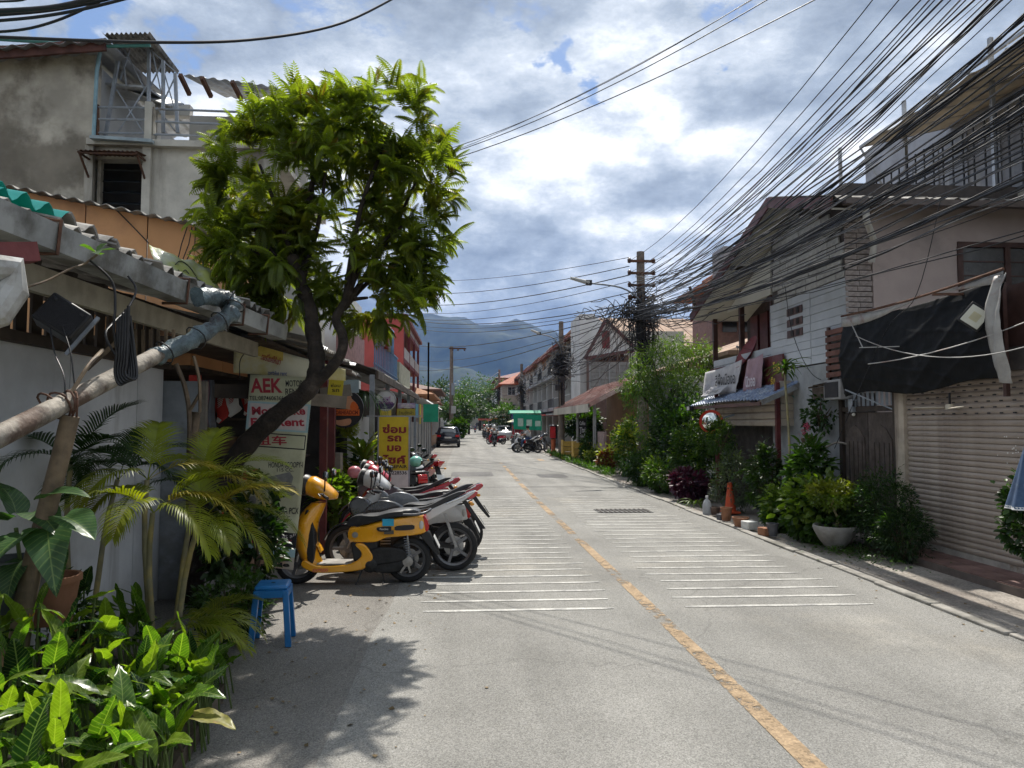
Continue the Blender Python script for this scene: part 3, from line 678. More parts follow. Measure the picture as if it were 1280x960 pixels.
# shelves and dim stock inside
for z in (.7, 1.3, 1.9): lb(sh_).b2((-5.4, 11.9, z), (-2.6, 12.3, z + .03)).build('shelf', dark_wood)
stk = [mat('stock_red', (.25, .03, .02), var=.2), mat('stock_grey', (.12, .12, .13), var=.2), mat('stock_pale', (.28, .26, .22), var=.2), mat('stock_brown', (.14, .08, .05), var=.2)]
def stock(ci, x, z, w, h, label):
    o = MB().box((0, 0, h / 2), (w, .25, h)).build('stock_box', stk[ci], None, bevel=.008); o.location = (x, 12.1, z); meta(o, label, 'box')
stock(2, -3.3, 1.93, .2, .2, 'pale box alone on the top shelf inside the motorbike shop')
stock(0, -4.3, 1.93, .3, .25, 'dim red box on the top shelf inside the motorbike shop')
stock(3, -3.9, 1.33, .32, .3, 'brown box on the middle shelf inside the motorbike shop')
stock(1, -3.2, 1.33, .3, .2, 'grey box on the middle shelf by the maroon posts')
stock(2, -4.5, 1.33, .25, .22, 'pale box at the left of the middle shelf in the shop')
stock(1, -4.4, .73, .5, .3, 'wide grey box on the lowest shelf in the shop')
stock(0, -3.5, .73, .2, .2, 'small red box on the lowest shelf in the shop')
# ---- leaning steel pole wrapped in blue-grey plastic
pth = crom([W(-60, 575, 3.3), W(0, 545, 3.5), W(100, 494, 4.1), W(200, 442, 4.9)], 5)
pipe = thing('leaning_pipe', 'long peeling white and rust pipe propped diagonally at the left', 'pipe', (-2.3, 3.5, 1.7))
pm_ = mat('peeling_pipe', (.46, .41, .34), rough=.75, var=.3, scale=5, col2=(.11, .06, .04), c2amt=.62, bump=.5)
lb(pipe).tube(pth, .053, 14).build('pipe_body', pm_, smooth=60)
wr = crom([W(190, 447, 4.85), W(225, 432, 5.0), W(262, 412, 5.2), W(286, 394, 5.3), (W(290, 380, 5.35)), W(276, 373, 5.3), W(246, 371, 5.1)], 6)
rr = [.06 + .012 * sin(i * 2.3) * cos(i * .9) for i in range(len(wr))]
wrap = lb(pipe).tube(wr, rr, 14); 
for i in range(len(wrap.v)): 
    q = V(wrap.v[i]); d = mnoise.noise_vector(q * 16) * .022; wrap.v[i] = tuple(q + d)
wrap.build('plastic_wrap', mat('blue_grey_plastic', (.13, .18, .20), rough=.38, var=.3, scale=9, col2=(.05, .045, .045), c2amt=.55, bump=.6), smooth=80)
for t in (3, 9, 15, 22, 27):
    c = wr[t]; dirn = (wr[t + 1] - wr[t - 1]).normalized(); a = dirn.orthogonal().normalized(); b = dirn.cross(a)
    lb(pipe).tube([c + (a * cos(x) + b * sin(x)) * .083 + dirn * .01 * sin(2 * x) for x in [2 * pi * k / 12 for k in range(13)]], .005, 5).build('cable_tie', black)
for t in range(4):
    c = W(76, 507, 3.93) + V((.03 * t - .05, .02 * t, 0)); dirn = V((.55, .55, .3)).normalized(); a = dirn.orthogonal().normalized(); b = dirn.cross(a)
    lb(pipe).tube([c + (a * cos(x) + b * sin(x)) * (.072 + .01 * rng.random()) + dirn * .03 * sin(x + t) for x in [2 * pi * k / 14 for k in range(15)]], .006, 5).build('wire_binding', rust)
o = MB().tube([p for p in [W(88, 520, 3.95), W(76, 570, 3.95), W(62, 625, 3.95), W(42, 700, 3.95), W(30, 760, 3.95), W(20, 830, 3.95)]], [.045, .045, .047, .048, .05, .05], 12).build('prop_post', bamboo, smooth=60)
meta(o, 'brown bamboo prop post holding up the peeling pipe', 'post')
# thin bent cane and forked sticks
def stick(pts, r, label, m=bamboo, name='stick', cat='stick', Y=None):
    o = MB().tube(crom(pts, 4), r, 6).build(name, m, smooth=60); return meta(o, label, cat)
stick([W(78, 515, 3.9), W(90, 490, 4.0), W(110, 458, 4.1), W(128, 438, 4.3)], .012, 'thin brown cane bent up from the pipe binding')
stick([W(220, 455, 6.3), W(230, 480, 6.3), W(236, 510, 6.3), W(237, 540, 6.3), W(236, 570, 6.3)], .02, 'curved grey branch stuck upright beside the white wall')
stick([W(242, 445, 6.2), W(249, 475, 6.2), W(250, 515, 6.2)], .014, 'thin arching twig left of the hanging socks')
stick([W(251, 490, 6.25), W(238, 512, 6.28)], .014, 'short slanting twig crossing the curved branch')
stick([W(245, 515, 6.4), W(241, 560, 6.4), W(238, 640, 6.4)], .04, 'stout brown stake below the twig fork')
# cable loops hanging by the pipe
for k in range(5):
    x = 146 + k * 3.2; a = W(x, 440 + k * 2, 4.15); b = W(x + 9, 438, 4.2)
    o = MB().tube(crom([a + V((0, 0, .18 + .03 * k)), a, W(x - 2, 466, 4.15), W(x + 4, 481 - k * 2, 4.15), W(x + 12, 470, 4.18), b, b + V((-.03, 0, .12 + .02 * k))], 5), .009, 6).build('cable_loop', black, smooth=60)
    meta(o, ('leftmost', 'second from left', 'middle', 'fourth from left', 'rightmost')[k] + ' of the looped black cables hung over the peeling pipe', 'cable', 'black cable loops over the pipe')
def cable(pts, r, label, name='cable', m=black, group=None):
    o = MB().tube(crom(pts, 6), r, 6).build(name, m, smooth=60); return meta(o, label, 'cable', group)
cable([W(112, 325, 4.0), W(140, 352, 4.1), W(144, 385, 4.1), W(142, 410, 4.1), W(146, 440, 4.15)], .007, 'thin black cable dropping from the roof edge past the gutter')
cable([W(160, 345, 4.6), W(170, 362, 4.6), W(160, 385, 4.5), W(140, 405, 4.3), W(132, 420, 4.2), W(148, 450, 4.2)], .007, 'black cable snaking under the gutter to the loops')
cable([W(63, 410, 4.2), W(68, 440, 4.1), W(80, 470, 4.0), W(81, 500, 3.95)], .004, 'thin wire hanging below the black speaker box')
cable([W(78, 408, 4.2), W(88, 440, 4.1), W(93, 480, 4.05)], .004, 'second thin wire right of the one below the speaker')
cable([W(28, 361, 3.7), W(60, 350, 3.8), W(90, 335, 3.9), W(105, 330, 4.0), W(122, 318, 4.0)], .006, 'dry brown vine stem climbing along the gutter', name='dry_vine', m=bamboo)
vl = thing('vine_sprout', 'small green vine sprout growing at the roof edge', 'plant', W(120, 315, 4.0))
vm = leafmat('vine_leaf', (.09, .16, .03))
lm_f = MB().add(LEAF_V, LEAF_F)
vleaf = np_mesh('vine_leaf', LEAF_V, LEAF_F.reshape(-1), 3, vm)
for a, t, s_ in ((.3, .2, .11), (1.9, .5, .09), (3.6, -.2, .12), (5.2, .4, .1), (-.5, 1.0, .08)): link('leaf', vleaf, vl, (0, 0, 0), (t, .3, a), s_)
# ---- tilted speaker box under the eave
sp = thing('loudspeaker', 'tilted black speaker box hung under the gutter', 'speaker', W(80, 400, 4.3)); sp.rotation_euler = (R(-15), R(33), R(12))
MB().box((0, 0, 0), (.24, .16, .19)).build('cabinet', black, sp, bevel=.012)
MB().box((0, -.083, 0), (.21, .008, .16)).build('grille', mat('speaker_grille', (.02, .02, .024), rough=.8, bump=.8, bscale=200), sp)
for x in (-.08, .08): MB().box((x, -.09, .06), (.018, .008, .012)).build('clip', black, sp)
MB().bar((.13, 0, .12), (.13, .02, -.16), .02).build('bracket', steel, sp)
# ---- tarpaulin lying on the roof
tp_m = mat('yellow_green_tarp', (.46, .50, .17), rough=.4, var=.15, scale=5, col2=(.55, .57, .5), c2amt=.55, bump=.3, trans=((1.2, 1.2, .6), .2))
tp_ = thing('printed_tarp', 'crumpled yellow-green printed tarpaulin lying on the roof edge', 'tarpaulin', W(225, 345, 6.6))
def tarp(u, v):
    a, b, c, d = W(186, 306, 7.2), W(262, 336, 7.9), W(205, 366, 6.6), W(285, 382, 7.4)
    p = a.lerp(b, u).lerp(c.lerp(d, u), v); n_ = mnoise.noise(V((u * 5, v * 4, 2))) * .08; return p + V((.3, -1, .4)) * n_ - tp_.location
MB().sheet(tarp, 18, 12, .004).build('sheet', tp_m, tp_, smooth=80)
ink = mat('faded_ink', (.06, .07, .05), rough=.6, var=.2)
for k, pts in enumerate((((.35, .3), (.45, .2), (.6, .25), (.66, .42), (.55, .6), (.42, .55), (.36, .42)), ((.45, .4), (.5, .36), (.53, .42)), ((.6, .5), (.72, .6), (.66, .78), (.5, .75)), ((.36, .65), (.45, .8), (.6, .85)))):
    MB().tube([V(tarp(*q)) + V((0, -.02, .015)) for q in [(a.x, a.y) for a in crom([(x, y, 0) for x, y in pts], 4)]], .006, 4).build('print_line', ink, tp_)
# ================================================================== RIGHT SIDE
XW = 6.5
white_plank = mat('white_plank', (.50, .53, .56), rough=.7, var=.08, scale=2, streak=0, col2=(.42, .44, .45), c2amt=.3, bump=.15)
pink_wall = mat('pinkish_render', (.50, .41, .38), rough=.85, var=.1, scale=1.2, col2=(.38, .32, .30), c2amt=.35)
stone_w = mat('white_stone_cladding', (.50, .49, .46), rough=.8, var=.18, scale=5, bump=.5, col2=(.34, .33, .31))
brick_w = mat('painted_brick', (.46, .40, .37), rough=.85, var=.16, scale=6, bump=.5, col2=(.30, .25, .23))
mortar = mat('dark_mortar', (.10, .085, .08), rough=.95, var=.2)
brown_w = mat('brown_window_wood', (.10, .05, .04), rough=.55, var=.25, scale=5, streak=1)
slat_m = mat('beige_shutter_slat', (.36, .30, .25), rough=.55, var=.10, scale=3, metal=.1, col2=(.25, .20, .165), c2amt=.38, bump=.1)
slat_k = mat('tan_shutter_slat', (.42, .36, .29), rough=.6, var=.1, scale=3, col2=(.28, .23, .18), c2amt=.3)
soffit = mat('cream_soffit', (.62, .60, .52), rough=.8, var=.08, scale=1)
# ---- two-storey white house
hs = thing('white_plank_house', 'two storey house with white planks, maroon gable fascia and pink side wall', 'house', (8, 13, 0))
Yn, Yf, Yg = 11.6, 14.66, 18.6
def hB(): return lb(hs)
hB().b2((XW + .06, Yn + .06, 0), (13, Yf - .02, 6.0)).build('core_wall', mortar)
# street-facing planks, lower plaster, stone cladding blocks above
z = 2.95; k = 0
while z < 5.55:
    hgt = .155
    if z < 4.25:
        for (a, b) in ((Yn + .03, 12.9), (12.92, Yf - .01)):
            o = hB().b2((XW + .012 + .006 * (k % 2), a, z + .008), (XW + .05, b, z + hgt)).build('plank', white_plank)
    z += hgt; k += 1
# pieces of stone cladding (share meshes)
sme = [MB().box((0, 0, 0), (.03, w, .105)).mesh('stone', stone_w) for w in (.28, .38, .46)]
z = 4.30
while z < 6.0:
    y = Yn + .05 + rng.uniform(0, .2)
    while y < Yf - .2:
        j = rng.randrange(3); w = (.28, .38, .46)[j]
        if y + w > Yf: break
        ztop = 5.5 + (min(y, 13.5) - 11.6) * .26 - max(0, y - 13.5) * .3
        if z < ztop: link('stone', sme[j], hs, rel(hs, (XW + .035 + rng.uniform(-.006, .006), y + w / 2, z)))
        y += w + .018
    z += .125
hB().b2((XW + .02, Yn + .02, 0), (XW + .06, Yf - .01, 2.93)).build('lower_wall', mat('grey_plaster', (.36, .38, .39), rough=.9, var=.15, scale=4, bump=.6, bscale=40))
# vent blocks in the planks
for r_ in range(3):
    o = hB(); 
    o.b2((XW - .002, 13.2, 3.55 + r_ * .22), (XW + .008, 13.85, 3.70 + r_ * .22)); o.build('vent_opening', brown_w)
    for c_ in range(2): hB().b2((XW - .012, 13.32 + c_ * .24, 3.57 + r_ * .22), (XW - .003, 13.44 + c_ * .24, 3.68 + r_ * .22)).build('vent_slot', interior)
# camera-facing wall: brick pilaster and pink render, window
xp = 6.98
bme = [MB().box((0, 0, 0), (w, .03, .075)).mesh('brick', brick_w) for w in (.20, .235)]
z = 2.4; k = 0
while z < 5.4:
    if k % 2 == 0: link('brick', bme[1], hs, rel(hs, (XW + .13, Yn + .035 + rng.uniform(-.004, .004), z))); link('brick', bme[1], hs, rel(hs, (XW + .375, Yn + .035, z)))
    else: link('brick', bme[0], hs, rel(hs, (XW + .11, Yn + .035, z))); link('brick', bme[1], hs, rel(hs, (XW + .34, Yn + .035 + rng.uniform(-.004, .004), z)))
    z += .092; k += 1
wl, wr_ = W(1197, 330, Yn).x, W(1300, 330, Yn).x + .3; wtop, wbot = W(1230, 303, Yn).z, W(1230, 368, Yn).z
g = hB(); g.b2((xp, Yn, 2.0), (wl, Yn + .055, 5.6)); g.b2((wr_, Yn, 2.0), (13, Yn + .055, 5.6)); g.b2((wl, Yn, 2.0), (wr_, Yn + .055, wbot)); g.b2((wl, Yn, wtop), (wr_, Yn + .055, 5.6)); g.build('side_wall', pink_wall)
wf = hB(); wf.b2((wl, Yn - .03, wtop - .09), (wr_, Yn + .02, wtop)); wf.b2((wl, Yn - .03, wbot), (wr_, Yn + .02, wbot + .08)); 
for x in (wl + .04, (wl + wr_) / 2, wr_ - .04): wf.b2((x - .05, Yn - .025, wbot + .08), (x + .05, Yn + .02, wtop - .09))
wfo = wf.build('window_frame', brown_w)
for a in (0, 1):
    for b in (0, 1, 2):
        x0 = wl + .09 + a * ((wr_ - wl) / 2 - .02); x1 = x0 + (wr_ - wl) / 2 - .14; z0 = wbot + .08 + b * (wtop - wbot - .17) / 3
        MB().b2((x0 - 8, Yn + .01 - 13, z0 + .01), (x1 - 8, Yn + .02 - 13, z0 + (wtop - wbot - .17) / 3 - .01)).build('pane', mat('dusty_glass', (.10, .095, .09), rough=.25, var=.2, bump=0), wfo)
        MB().b2((x0 - 8, Yn - .0 - 13, z0 - .012), (x1 - 8, Yn + .025 - 13, z0 + .01)).build('glazing_bar', brown_w, wfo)
# roof: near slope, far slope, fascia, soffit
ridge = W(975, 248, 13.5); xe = 6.02; zr_ = ridge.z; ze = W(1060, 250, 11.15).z; zfar = 4.75
for k in range(9):
    x0 = xe + k * .8; corr('roof_sheet', rel(hs, (x0, 11.1, ze + .03)), rel(hs, (x0 + .84, 11.1, ze + .03)), rel(hs, (x0, 13.52, zr_)), fibre, hs, pitch=.27, amp=.035, th=.014)
for k in range(3):
    x0 = xe + k * 2.2; corr('roof_sheet', rel(hs, (x0, 13.5, zr_)), rel(hs, (x0 + 2.25, 13.5, zr_)), rel(hs, (x0, 18.4, zfar - .05)), fibre, hs, pitch=.27, amp=.03, th=.014)
hB().bar((xe - .02, 11.1, ze - .08), (xe - .02, 13.5, zr_ - .09), .035, .20).build('fascia', maroon)
hB().bar((xe - .02, 13.5, zr_ - .09), (xe - .02, 18.4, zfar - .12), .035, .22).build('fascia', maroon)
hB().add([(xe, 11.2, ze - .12), (XW + .0, 11.2, ze - .12), (XW + .0, 13.5, zr_ - .14), (xe, 13.5, zr_ - .14), (xe, 11.2, ze - .15), (XW, 11.2, ze - .15), (XW, 13.5, zr_ - .17), (xe, 13.5, zr_ - .17)], [(0, 1, 2, 3), (4, 5, 6, 7), (0, 1, 5, 4), (1, 2, 6, 5), (2, 3, 7, 6), (3, 0, 4, 7)]).build('soffit', soffit)
hB().add([(xe, 13.51, zr_ - .14), (XW + 1.2, 13.51, zr_ - .14), (XW + 1.2, 18.3, zfar - .16), (xe, 18.3, zfar - .16), (xe, 13.51, zr_ - .17), (XW + 1.2, 13.51, zr_ - .17), (XW + 1.2, 18.3, zfar - .19), (xe, 18.3, zfar - .19)], [(0, 1, 2, 3), (4, 5, 6, 7), (0, 1, 5, 4), (1, 2, 6, 5), (2, 3, 7, 6), (3, 0, 4, 7)]).build('soffit', soffit)
hB().bar((xe + .05, 15.7, 5.42), (XW + 1.2, 15.7, 5.42), .08, .14).build('purlin', dark_wood)
hB().b2((6.2, 11.0, ze - .10), (13, 11.13, ze + .0)).build('gutter', mat('brown_gutter', (.12, .095, .085), rough=.5, var=.2))
hB().tube([(6.62, 11.15, ze - .05), (6.62, 11.15, ze - .32), (6.9, 11.4, ze - .62), (6.9, 11.5, ze - .95)], .055, 10).build('downpipe', mat('pale_downpipe', (.52, .50, .46), rough=.5, var=.12))
# white gable infill panel above the recess
hB().add([(XW + .03, Yf, 4.6), (XW + .03, 17.2, 4.6), (XW + .03, Yf, 5.55), (XW + .07, Yf, 4.6), (XW + .07, 17.2, 4.6), (XW + .07, Yf, 5.55)], [(0, 1, 2), (3, 4, 5), (0, 1, 4, 3), (1, 2, 5, 4), (2, 0, 3, 5)]).build('gable_panel', soffit)
# recessed veranda part
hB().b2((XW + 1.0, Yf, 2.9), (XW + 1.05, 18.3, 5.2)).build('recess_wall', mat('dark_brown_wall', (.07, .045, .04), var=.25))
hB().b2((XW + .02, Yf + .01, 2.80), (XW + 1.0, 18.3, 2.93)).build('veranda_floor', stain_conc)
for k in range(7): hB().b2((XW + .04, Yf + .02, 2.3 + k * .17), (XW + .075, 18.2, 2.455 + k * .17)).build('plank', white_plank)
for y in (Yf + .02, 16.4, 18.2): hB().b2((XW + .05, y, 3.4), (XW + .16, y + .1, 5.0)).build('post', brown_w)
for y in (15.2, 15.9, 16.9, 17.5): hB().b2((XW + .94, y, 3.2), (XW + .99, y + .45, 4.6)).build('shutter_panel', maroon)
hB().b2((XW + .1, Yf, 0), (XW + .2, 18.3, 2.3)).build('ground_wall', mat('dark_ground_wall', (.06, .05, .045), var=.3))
# wooden lattice balcony near the corner
lat = thing('slatted_balcony_screen', 'reddish brown horizontal slat screen on the corner of the white house', 'screen', (XW, 11.2, 2.7))
for k in range(7): MB().box((-.05, .45, .0 + k * .125), (.03, 1.15, .085)).build('slat', mat('red_brown_slat', (.17, .075, .055), var=.25, scale=5, streak=1), lat)
for y in (-.08, .5, 1.0): MB().box((-.015, y, .38), (.04, .06, .95)).build('upright', brown_w, lat)
# air-conditioning unit below
ac = thing('air_conditioner', 'dark fronted air conditioning unit under the slatted balcony screen', 'air conditioner', (XW - .1, 11.75, 2.42))
MB().box((0, 0, 0), (.25, .55, .34)).build('casing', mat('ac_casing', (.3, .3, .3), rough=.5, var=.1), ac, bevel=.015)
MB().box((-.13, 0, 0), (.012, .44, .26)).build('fan_grille', black, ac)
# ---- lock-up shop: shutter, gate, tarpaulin
sp_ = thing('shuttered_shop', 'single storey shop closed by a wide beige roller shutter', 'shop', (XW, 8, 0))
zt = 2.46
slme = MB(); 
prof2 = [(0, -.036), (-.012, -.030), (-.020, -.006), (-.018, .012), (-.006, .028), (0, .036), (.006, .036), (.006, -.036)]
slme.prism(prof2, -3.6, 2.02, 'xz')
slm = slme.mesh('slat', slat_m, 40)
k = 0; z = .14
while z < zt:
    link('slat', slm, sp_, (rng.uniform(-.004, .003), 0, z), (0, rng.uniform(-.05, .05), rng.uniform(-.0012, .0012))); z += .0745; k += 1
MB().b2((-.02, -3.6, .0935), (.03, 2.02, .17)).build('bottom_rail', mat('pale_bottom_rail', (.45, .42, .38), rough=.5, var=.2, col2=(.22, .13, .08), c2amt=.4), sp_)
# vent holes in the upper slats
hv_ = MB().box((0, 0, 0), (.004, .055, .016)).mesh('vent_hole', black)
for r_ in range(6):
    for c_ in range(26): link('vent_hole', hv_, sp_, (-.0215, -3.4 + c_ * .21 + (r_ % 2) * .105, 1.96 + r_ * .0745 + .015))
MB().b2((-.06, 2.03, 0), (.06, 2.25, 2.6)).build('jamb', mat('cream_jamb', (.50, .43, .34), var=.15, col2=(.25, .2, .16), streak=1), sp_)
MB().b2((-.03, -3.6, zt + .02), (.35, 3.9, 2.75)).build('lintel', mortar, sp_)
MB().b2((.02, -3.6, 2.76), (.4, 3.55, 3.5)).build('upper_board', brown_w, sp_)
# small chipped stickers (paint flakes) on the shutter
fl = MB()
for _ in range(22):
    y, z = rng.gauss(.02, .16), rng.gauss(1.52, .10); fl.box((-.022, y, z), (.002, rng.uniform(.008, .02), rng.uniform(.008, .018)))
fl.build('paint_flakes', mat('flake_white', (.75, .73, .7)), sp_, kind='stuff')
# gate of carved boards
gt = thing('carved_gate', 'dark weathered wooden double gate with barred transom', 'gate', (XW, 11.05, 0))
for k in range(2):
    y0 = -.72 + k * .74
    lf = MB().b2((0, y0, .12), (.04, y0 + .72, 2.02)).build('door_leaf', mat('weathered_gate', (.10, .078, .065), var=.3, scale=5, streak=1, col2=(.16, .13, .115), bump=.5), gt)
    arch = [(y0 + .08, .25), (y0 + .64, .25), (y0 + .64, 1.6), (y0 + .5, 1.76), (y0 + .36, 1.82), (y0 + .22, 1.76), (y0 + .08, 1.6)]
    MB().prism(arch, -.018, .0, 'yz').build('raised_panel', MATS['weathered_gate'], lf)
    for j in range(4): MB().b2((-.024, y0 + .13 + j * .13, .3), (-.016, y0 + .145 + j * .13, 1.55)).build('groove_bead', dark_wood, lf)
for y in (-.78, .76): MB().b2((-.05, y - .05, 0), (.07, y + .05, 2.5)).build('gate_post', dark_wood, gt)
MB().b2((-.04, -.73, 2.04), (.06, .71, 2.12)).build('transom', dark_wood, gt)
for k in range(11): MB().b2((-.01, -.66 + k * .13, 2.13), (.02, -.63 + k * .13, 2.5)).build('transom_bar', steel, gt)
# black tarpaulin
tb_m = mat('black_tarpaulin', (.008, .009, .010), rough=.6, var=.25, scale=4, bump=.35, bscale=7, spec=.12, col2=(.03, .032, .035), c2amt=.2)
tb = thing('black_tarpaulin', 'creased black tarpaulin stretched over the front of the shop', 'tarpaulin', (6.25, 9.6, 2.9))
def tarpb(u, v):
    y = 11.25 - 3.5 * u; zt_ = 3.52 + .10 * sin(u * pi * .9) * (-.6) + .05 * u; zb_ = 2.28 + .05 * sin(u * 9) + .06 * u
    zz_ = zt_ + (zb_ - zt_) * v
    w_ = u * 2.6 + 1.1 * v + .35 * mnoise.noise(V((u * 2, v * 2, 0)))
    fold = .018 * (1 - abs(sin(w_ * 5.5))) ** 2 + .012 * (1 - abs(sin((u * 1.2 - v * 2.2 + .4 * mnoise.noise(V((u * 3, v * 2, 5)))) * 6))) ** 3 * (.4 + v)
    fold += .03 * mnoise.noise(V((u * 1.6, v * 1.3, 1))) + .006 * mnoise.noise(V((u * 22, v * 14, 1)))
    return V((6.26 - .10 * sin(v * pi) - fold, y, zz_)) - tb.location
MB().sheet(tarpb, 130, 60, .006).build('sheet', tb_m, tb, smooth=180)
wm = mat('pale_tarp_edge', (.42, .41, .39), rough=.5, var=.15, col2=(.3, .2, .17), c2amt=.3)
def edge(u, v):
    p = V(tarpb(u, 0)) ; return p + V((-.03 - .03 * sin(u * 13) * .3, 0, .06 - .16 * v * (.5 + .5 * sin(u * 6 + 1))))
MB().sheet(lambda u, v: edge(u, v), 40, 2, .004).build('pale_hem', wm, tb, smooth=180)
MB().tube([V(tarpb(u, 0)) + V((-.03, 0, .09)) for u in [0, .25, .5, .75, 1]], .018, 6).build('support_pipe', rust, tb)
MB().sheet(lambda u, v: V(tarpb(.965 + .06 * u, v * 1.06)) + V((-.05 - .03 * sin(u * 7 + v * 5), 0, .02)), 8, 20, .004).build('pale_fold', wm, tb, smooth=180)
MB().bar(V(tarpb(.08, .02)) + V((-.06, 0, 0)), V(tarpb(.24, .42)) + V((-.1, 0, 0)), .012).build('rope', wm, tb)
MB().bar(V(tarpb(.22, .42)) + V((-.1, 0, 0)), V(tarpb(.50, .46)) + V((-.1, 0, 0)), .012).build('rope', wm, tb)
tb2 = thing('roof_prop', 'brown timber prop with crossbar beside the floodlight', 'prop', W(1255, 400, 7.9))
MB().bar((0, 0, .45), (0, .0, -.9), .05).build('upright', brown_w, tb2)
MB().bar(rel(tb2, W(1165, 368, 8.6)), rel(tb2, W(1265, 367, 8.2)), .03).build('crossbar', rust, tb2)
MB().bar(rel(tb2, W(1215, 380, 8.5)), rel(tb2, W(1270, 412, 8.1)), .045).build('brace', brown_w, tb2)
fl_ = thing('floodlight', 'square white floodlight hung cornerwise on the black tarpaulin', 'floodlight', W(1219, 396, 8.05)); fl_.rotation_euler = (Matrix.Rotation(R(-38), 3, 'Z') @ Matrix.Rotation(R(8), 3, 'X') @ Matrix.Rotation(R(40), 3, 'Y')).to_euler()
MB().box((0, 0, 0), (.27, .05, .27)).build('housing', black, fl_, bevel=.01)
MB().box((0, -.03, 0), (.22, .012, .22)).build('lens', mat('floodlight_lens', (.62, .63, .55), rough=.25, var=.05), fl_, bevel=.02)
MB().box((0, -.038, 0), (.10, .006, .10)).build('led_array', mat('led_yellow', (.55, .52, .35), rough=.4), fl_)
# spot lamp and fan by the gate
lp = thing('wall_spotlight', 'small silver spotlight on a slanting rod over the wooden gate', 'lamp', W(1134, 520, 10.2))
MB().bar((-.62, .6, .42), (-.02, 0, .02), .02).build('rod', steel, lp)
MB().cyl((-.06, 0, .05), (.10, 0, -.10), .05, .06, 12).build('lamp_head', mat('silver_lamp', (.5, .5, .48), rough=.35, metal=.5), lp)
MB().cyl((-.02, 0, .02), (.02, 0, -.02), .066, .066, 12).build('lamp_ring', black, lp)
fn = thing('wall_fan', 'cream three bladed fan mounted before the shutter vents', 'fan', W(1192, 510, 8.9) + V((-.05, 0, 0)))
MB().cyl((0, 0, .05), (0, 0, -.02), .05, .06, 12).build('hub', mat('fan_cream', (.5, .45, .36), rough=.5, var=.1), fn)
MB().bar((0, 0, .2), (0, 0, .03), .02).build('rod', black, fn)
for a in (10, 130, 250):
    m_ = Matrix.Rotation(R(a), 4, 'Z'); MB().box((.24, 0, .0), (.36, .09, .012), (R(12), 0, 0)).xf(m_).build('blade', MATS['fan_cream'], fn, bevel=.004)
# navy parasol edge at right, near
nv = mat('navy_cloth', (.05, .09, .17), rough=.8, var=.2, scale=9, col2=(.2, .25, .33), c2amt=.25)
pa = thing('folded_parasol', 'navy blue folded parasol cloth with a white hem at the right edge', 'parasol', W(1285, 600, 5.6))
def pcl(u, v):
    a = u * 2 * pi; r = .02 + .13 * v + .018 * sin(a * 6) * v; return V((r * cos(a), r * sin(a), .27 - .5 * v))
MB().grid(pcl, 48, 8).build('canopy', nv, pa, smooth=180)
MB().grid(lambda u, v: pcl(u, .97 + .05 * v) * 1.0 + V((0, 0, 0)), 48, 1).build('hem', mat('white_hem', (.7, .7, .68)), pa)
MB().cyl((0, 0, -.95), (0, 0, .34), .015, .015, 8).build('pole', steel, pa)
# shingle canopy over the gate, green awning
cn = thing('shingle_canopy', 'small dark wooden shingle canopy beside the gate', 'canopy', (6.0, 12.6, 2.4))
a0, a1, b0, b1 = W(1010, 484, 12.3), W(1078, 470, 11.2), W(1035, 478, 13.0), W(1090, 468, 12.2)
for k in range(11):
    p = a0.lerp(a1, k / 11); q = a0.lerp(a1, (k + .92) / 11); up_ = V((.75, .35, .12 + .0))
    MB().sheet(lambda u, v: p.lerp(q, u) + up_ * v + V((-.1 * 0, 0, .02 * (k % 2))) - cn.location, 1, 1, .03).build('shingle', dark_wood, cn)
MB().bar(rel(cn, a0 + V((.1, 0, -.12))), rel(cn, a1 + V((.1, 0, -.14))), .05, .2).build('fascia', mat('grey_brown_fascia', (.14, .11, .09), var=.3, streak=1), cn)
gm_ = mat('green_awning', (.05, .33, .25), rough=.4, var=.15, trans=((.8, 1.2, 1), .3))
ga = thing('green_awning', 'pale green translucent awning sheet between kiosk and shingle canopy', 'awning', (6.1, 13, 2.2))
corr('awning_sheet', rel(ga, W(983, 497, 13.9)), rel(ga, W(1050, 489, 12.2)), rel(ga, W(983, 497, 13.9) + V((.8, 0, .18))), gm_, ga, pitch=.18, amp=.03)
# meter box, dark doorway infill and hanging branch
mb_ = thing('meter_box', 'grey electric meter box on the post left of the gate', 'meter box', W(1066, 507, 11.4))
MB().box((0, 0, 0), (.1, .12, .22)).build('box', steel, mb_, bevel=.01); MB().box((0, -.062, .03), (.07, .01, .1)).build('window', glass_d, mb_); MB().ball((0, -.02, -.15), .03).build('knob', mat('cream_knob', (.6, .58, .5)), mb_)
dw = thing('dark_side_wall', 'dark timber wall between the kiosk shutter and the gate', 'wall', (6.62, 12.7, 0))
for k in range(12): MB().b2((0, -.85 + k * .16, 0), (.03 + .004 * (k % 3), -.70 + k * .16, 2.5)).build('board', dark_wood, dw)
stick([W(930, 400, 13)], .01, 'x') if False else None
stick([W(1085, 560, 11.6) + V((-.2, 0, 0)), W(1060, 553, 11.8) + V((-.2, 0, 0)), W(1023, 566, 12.0)], .02, 'pale dead branch jutting out beside the meter box', mat('pale_branch', (.35, .31, .26), var=.2), 'dead_branch', 'branch')
stick([W(1003, 548, 12.9), W(1012, 570, 12.9), W(1020, 600, 12.9)], .035, 'thick crooked grey log leaning under the green awning', bamboo, 'log', 'log')
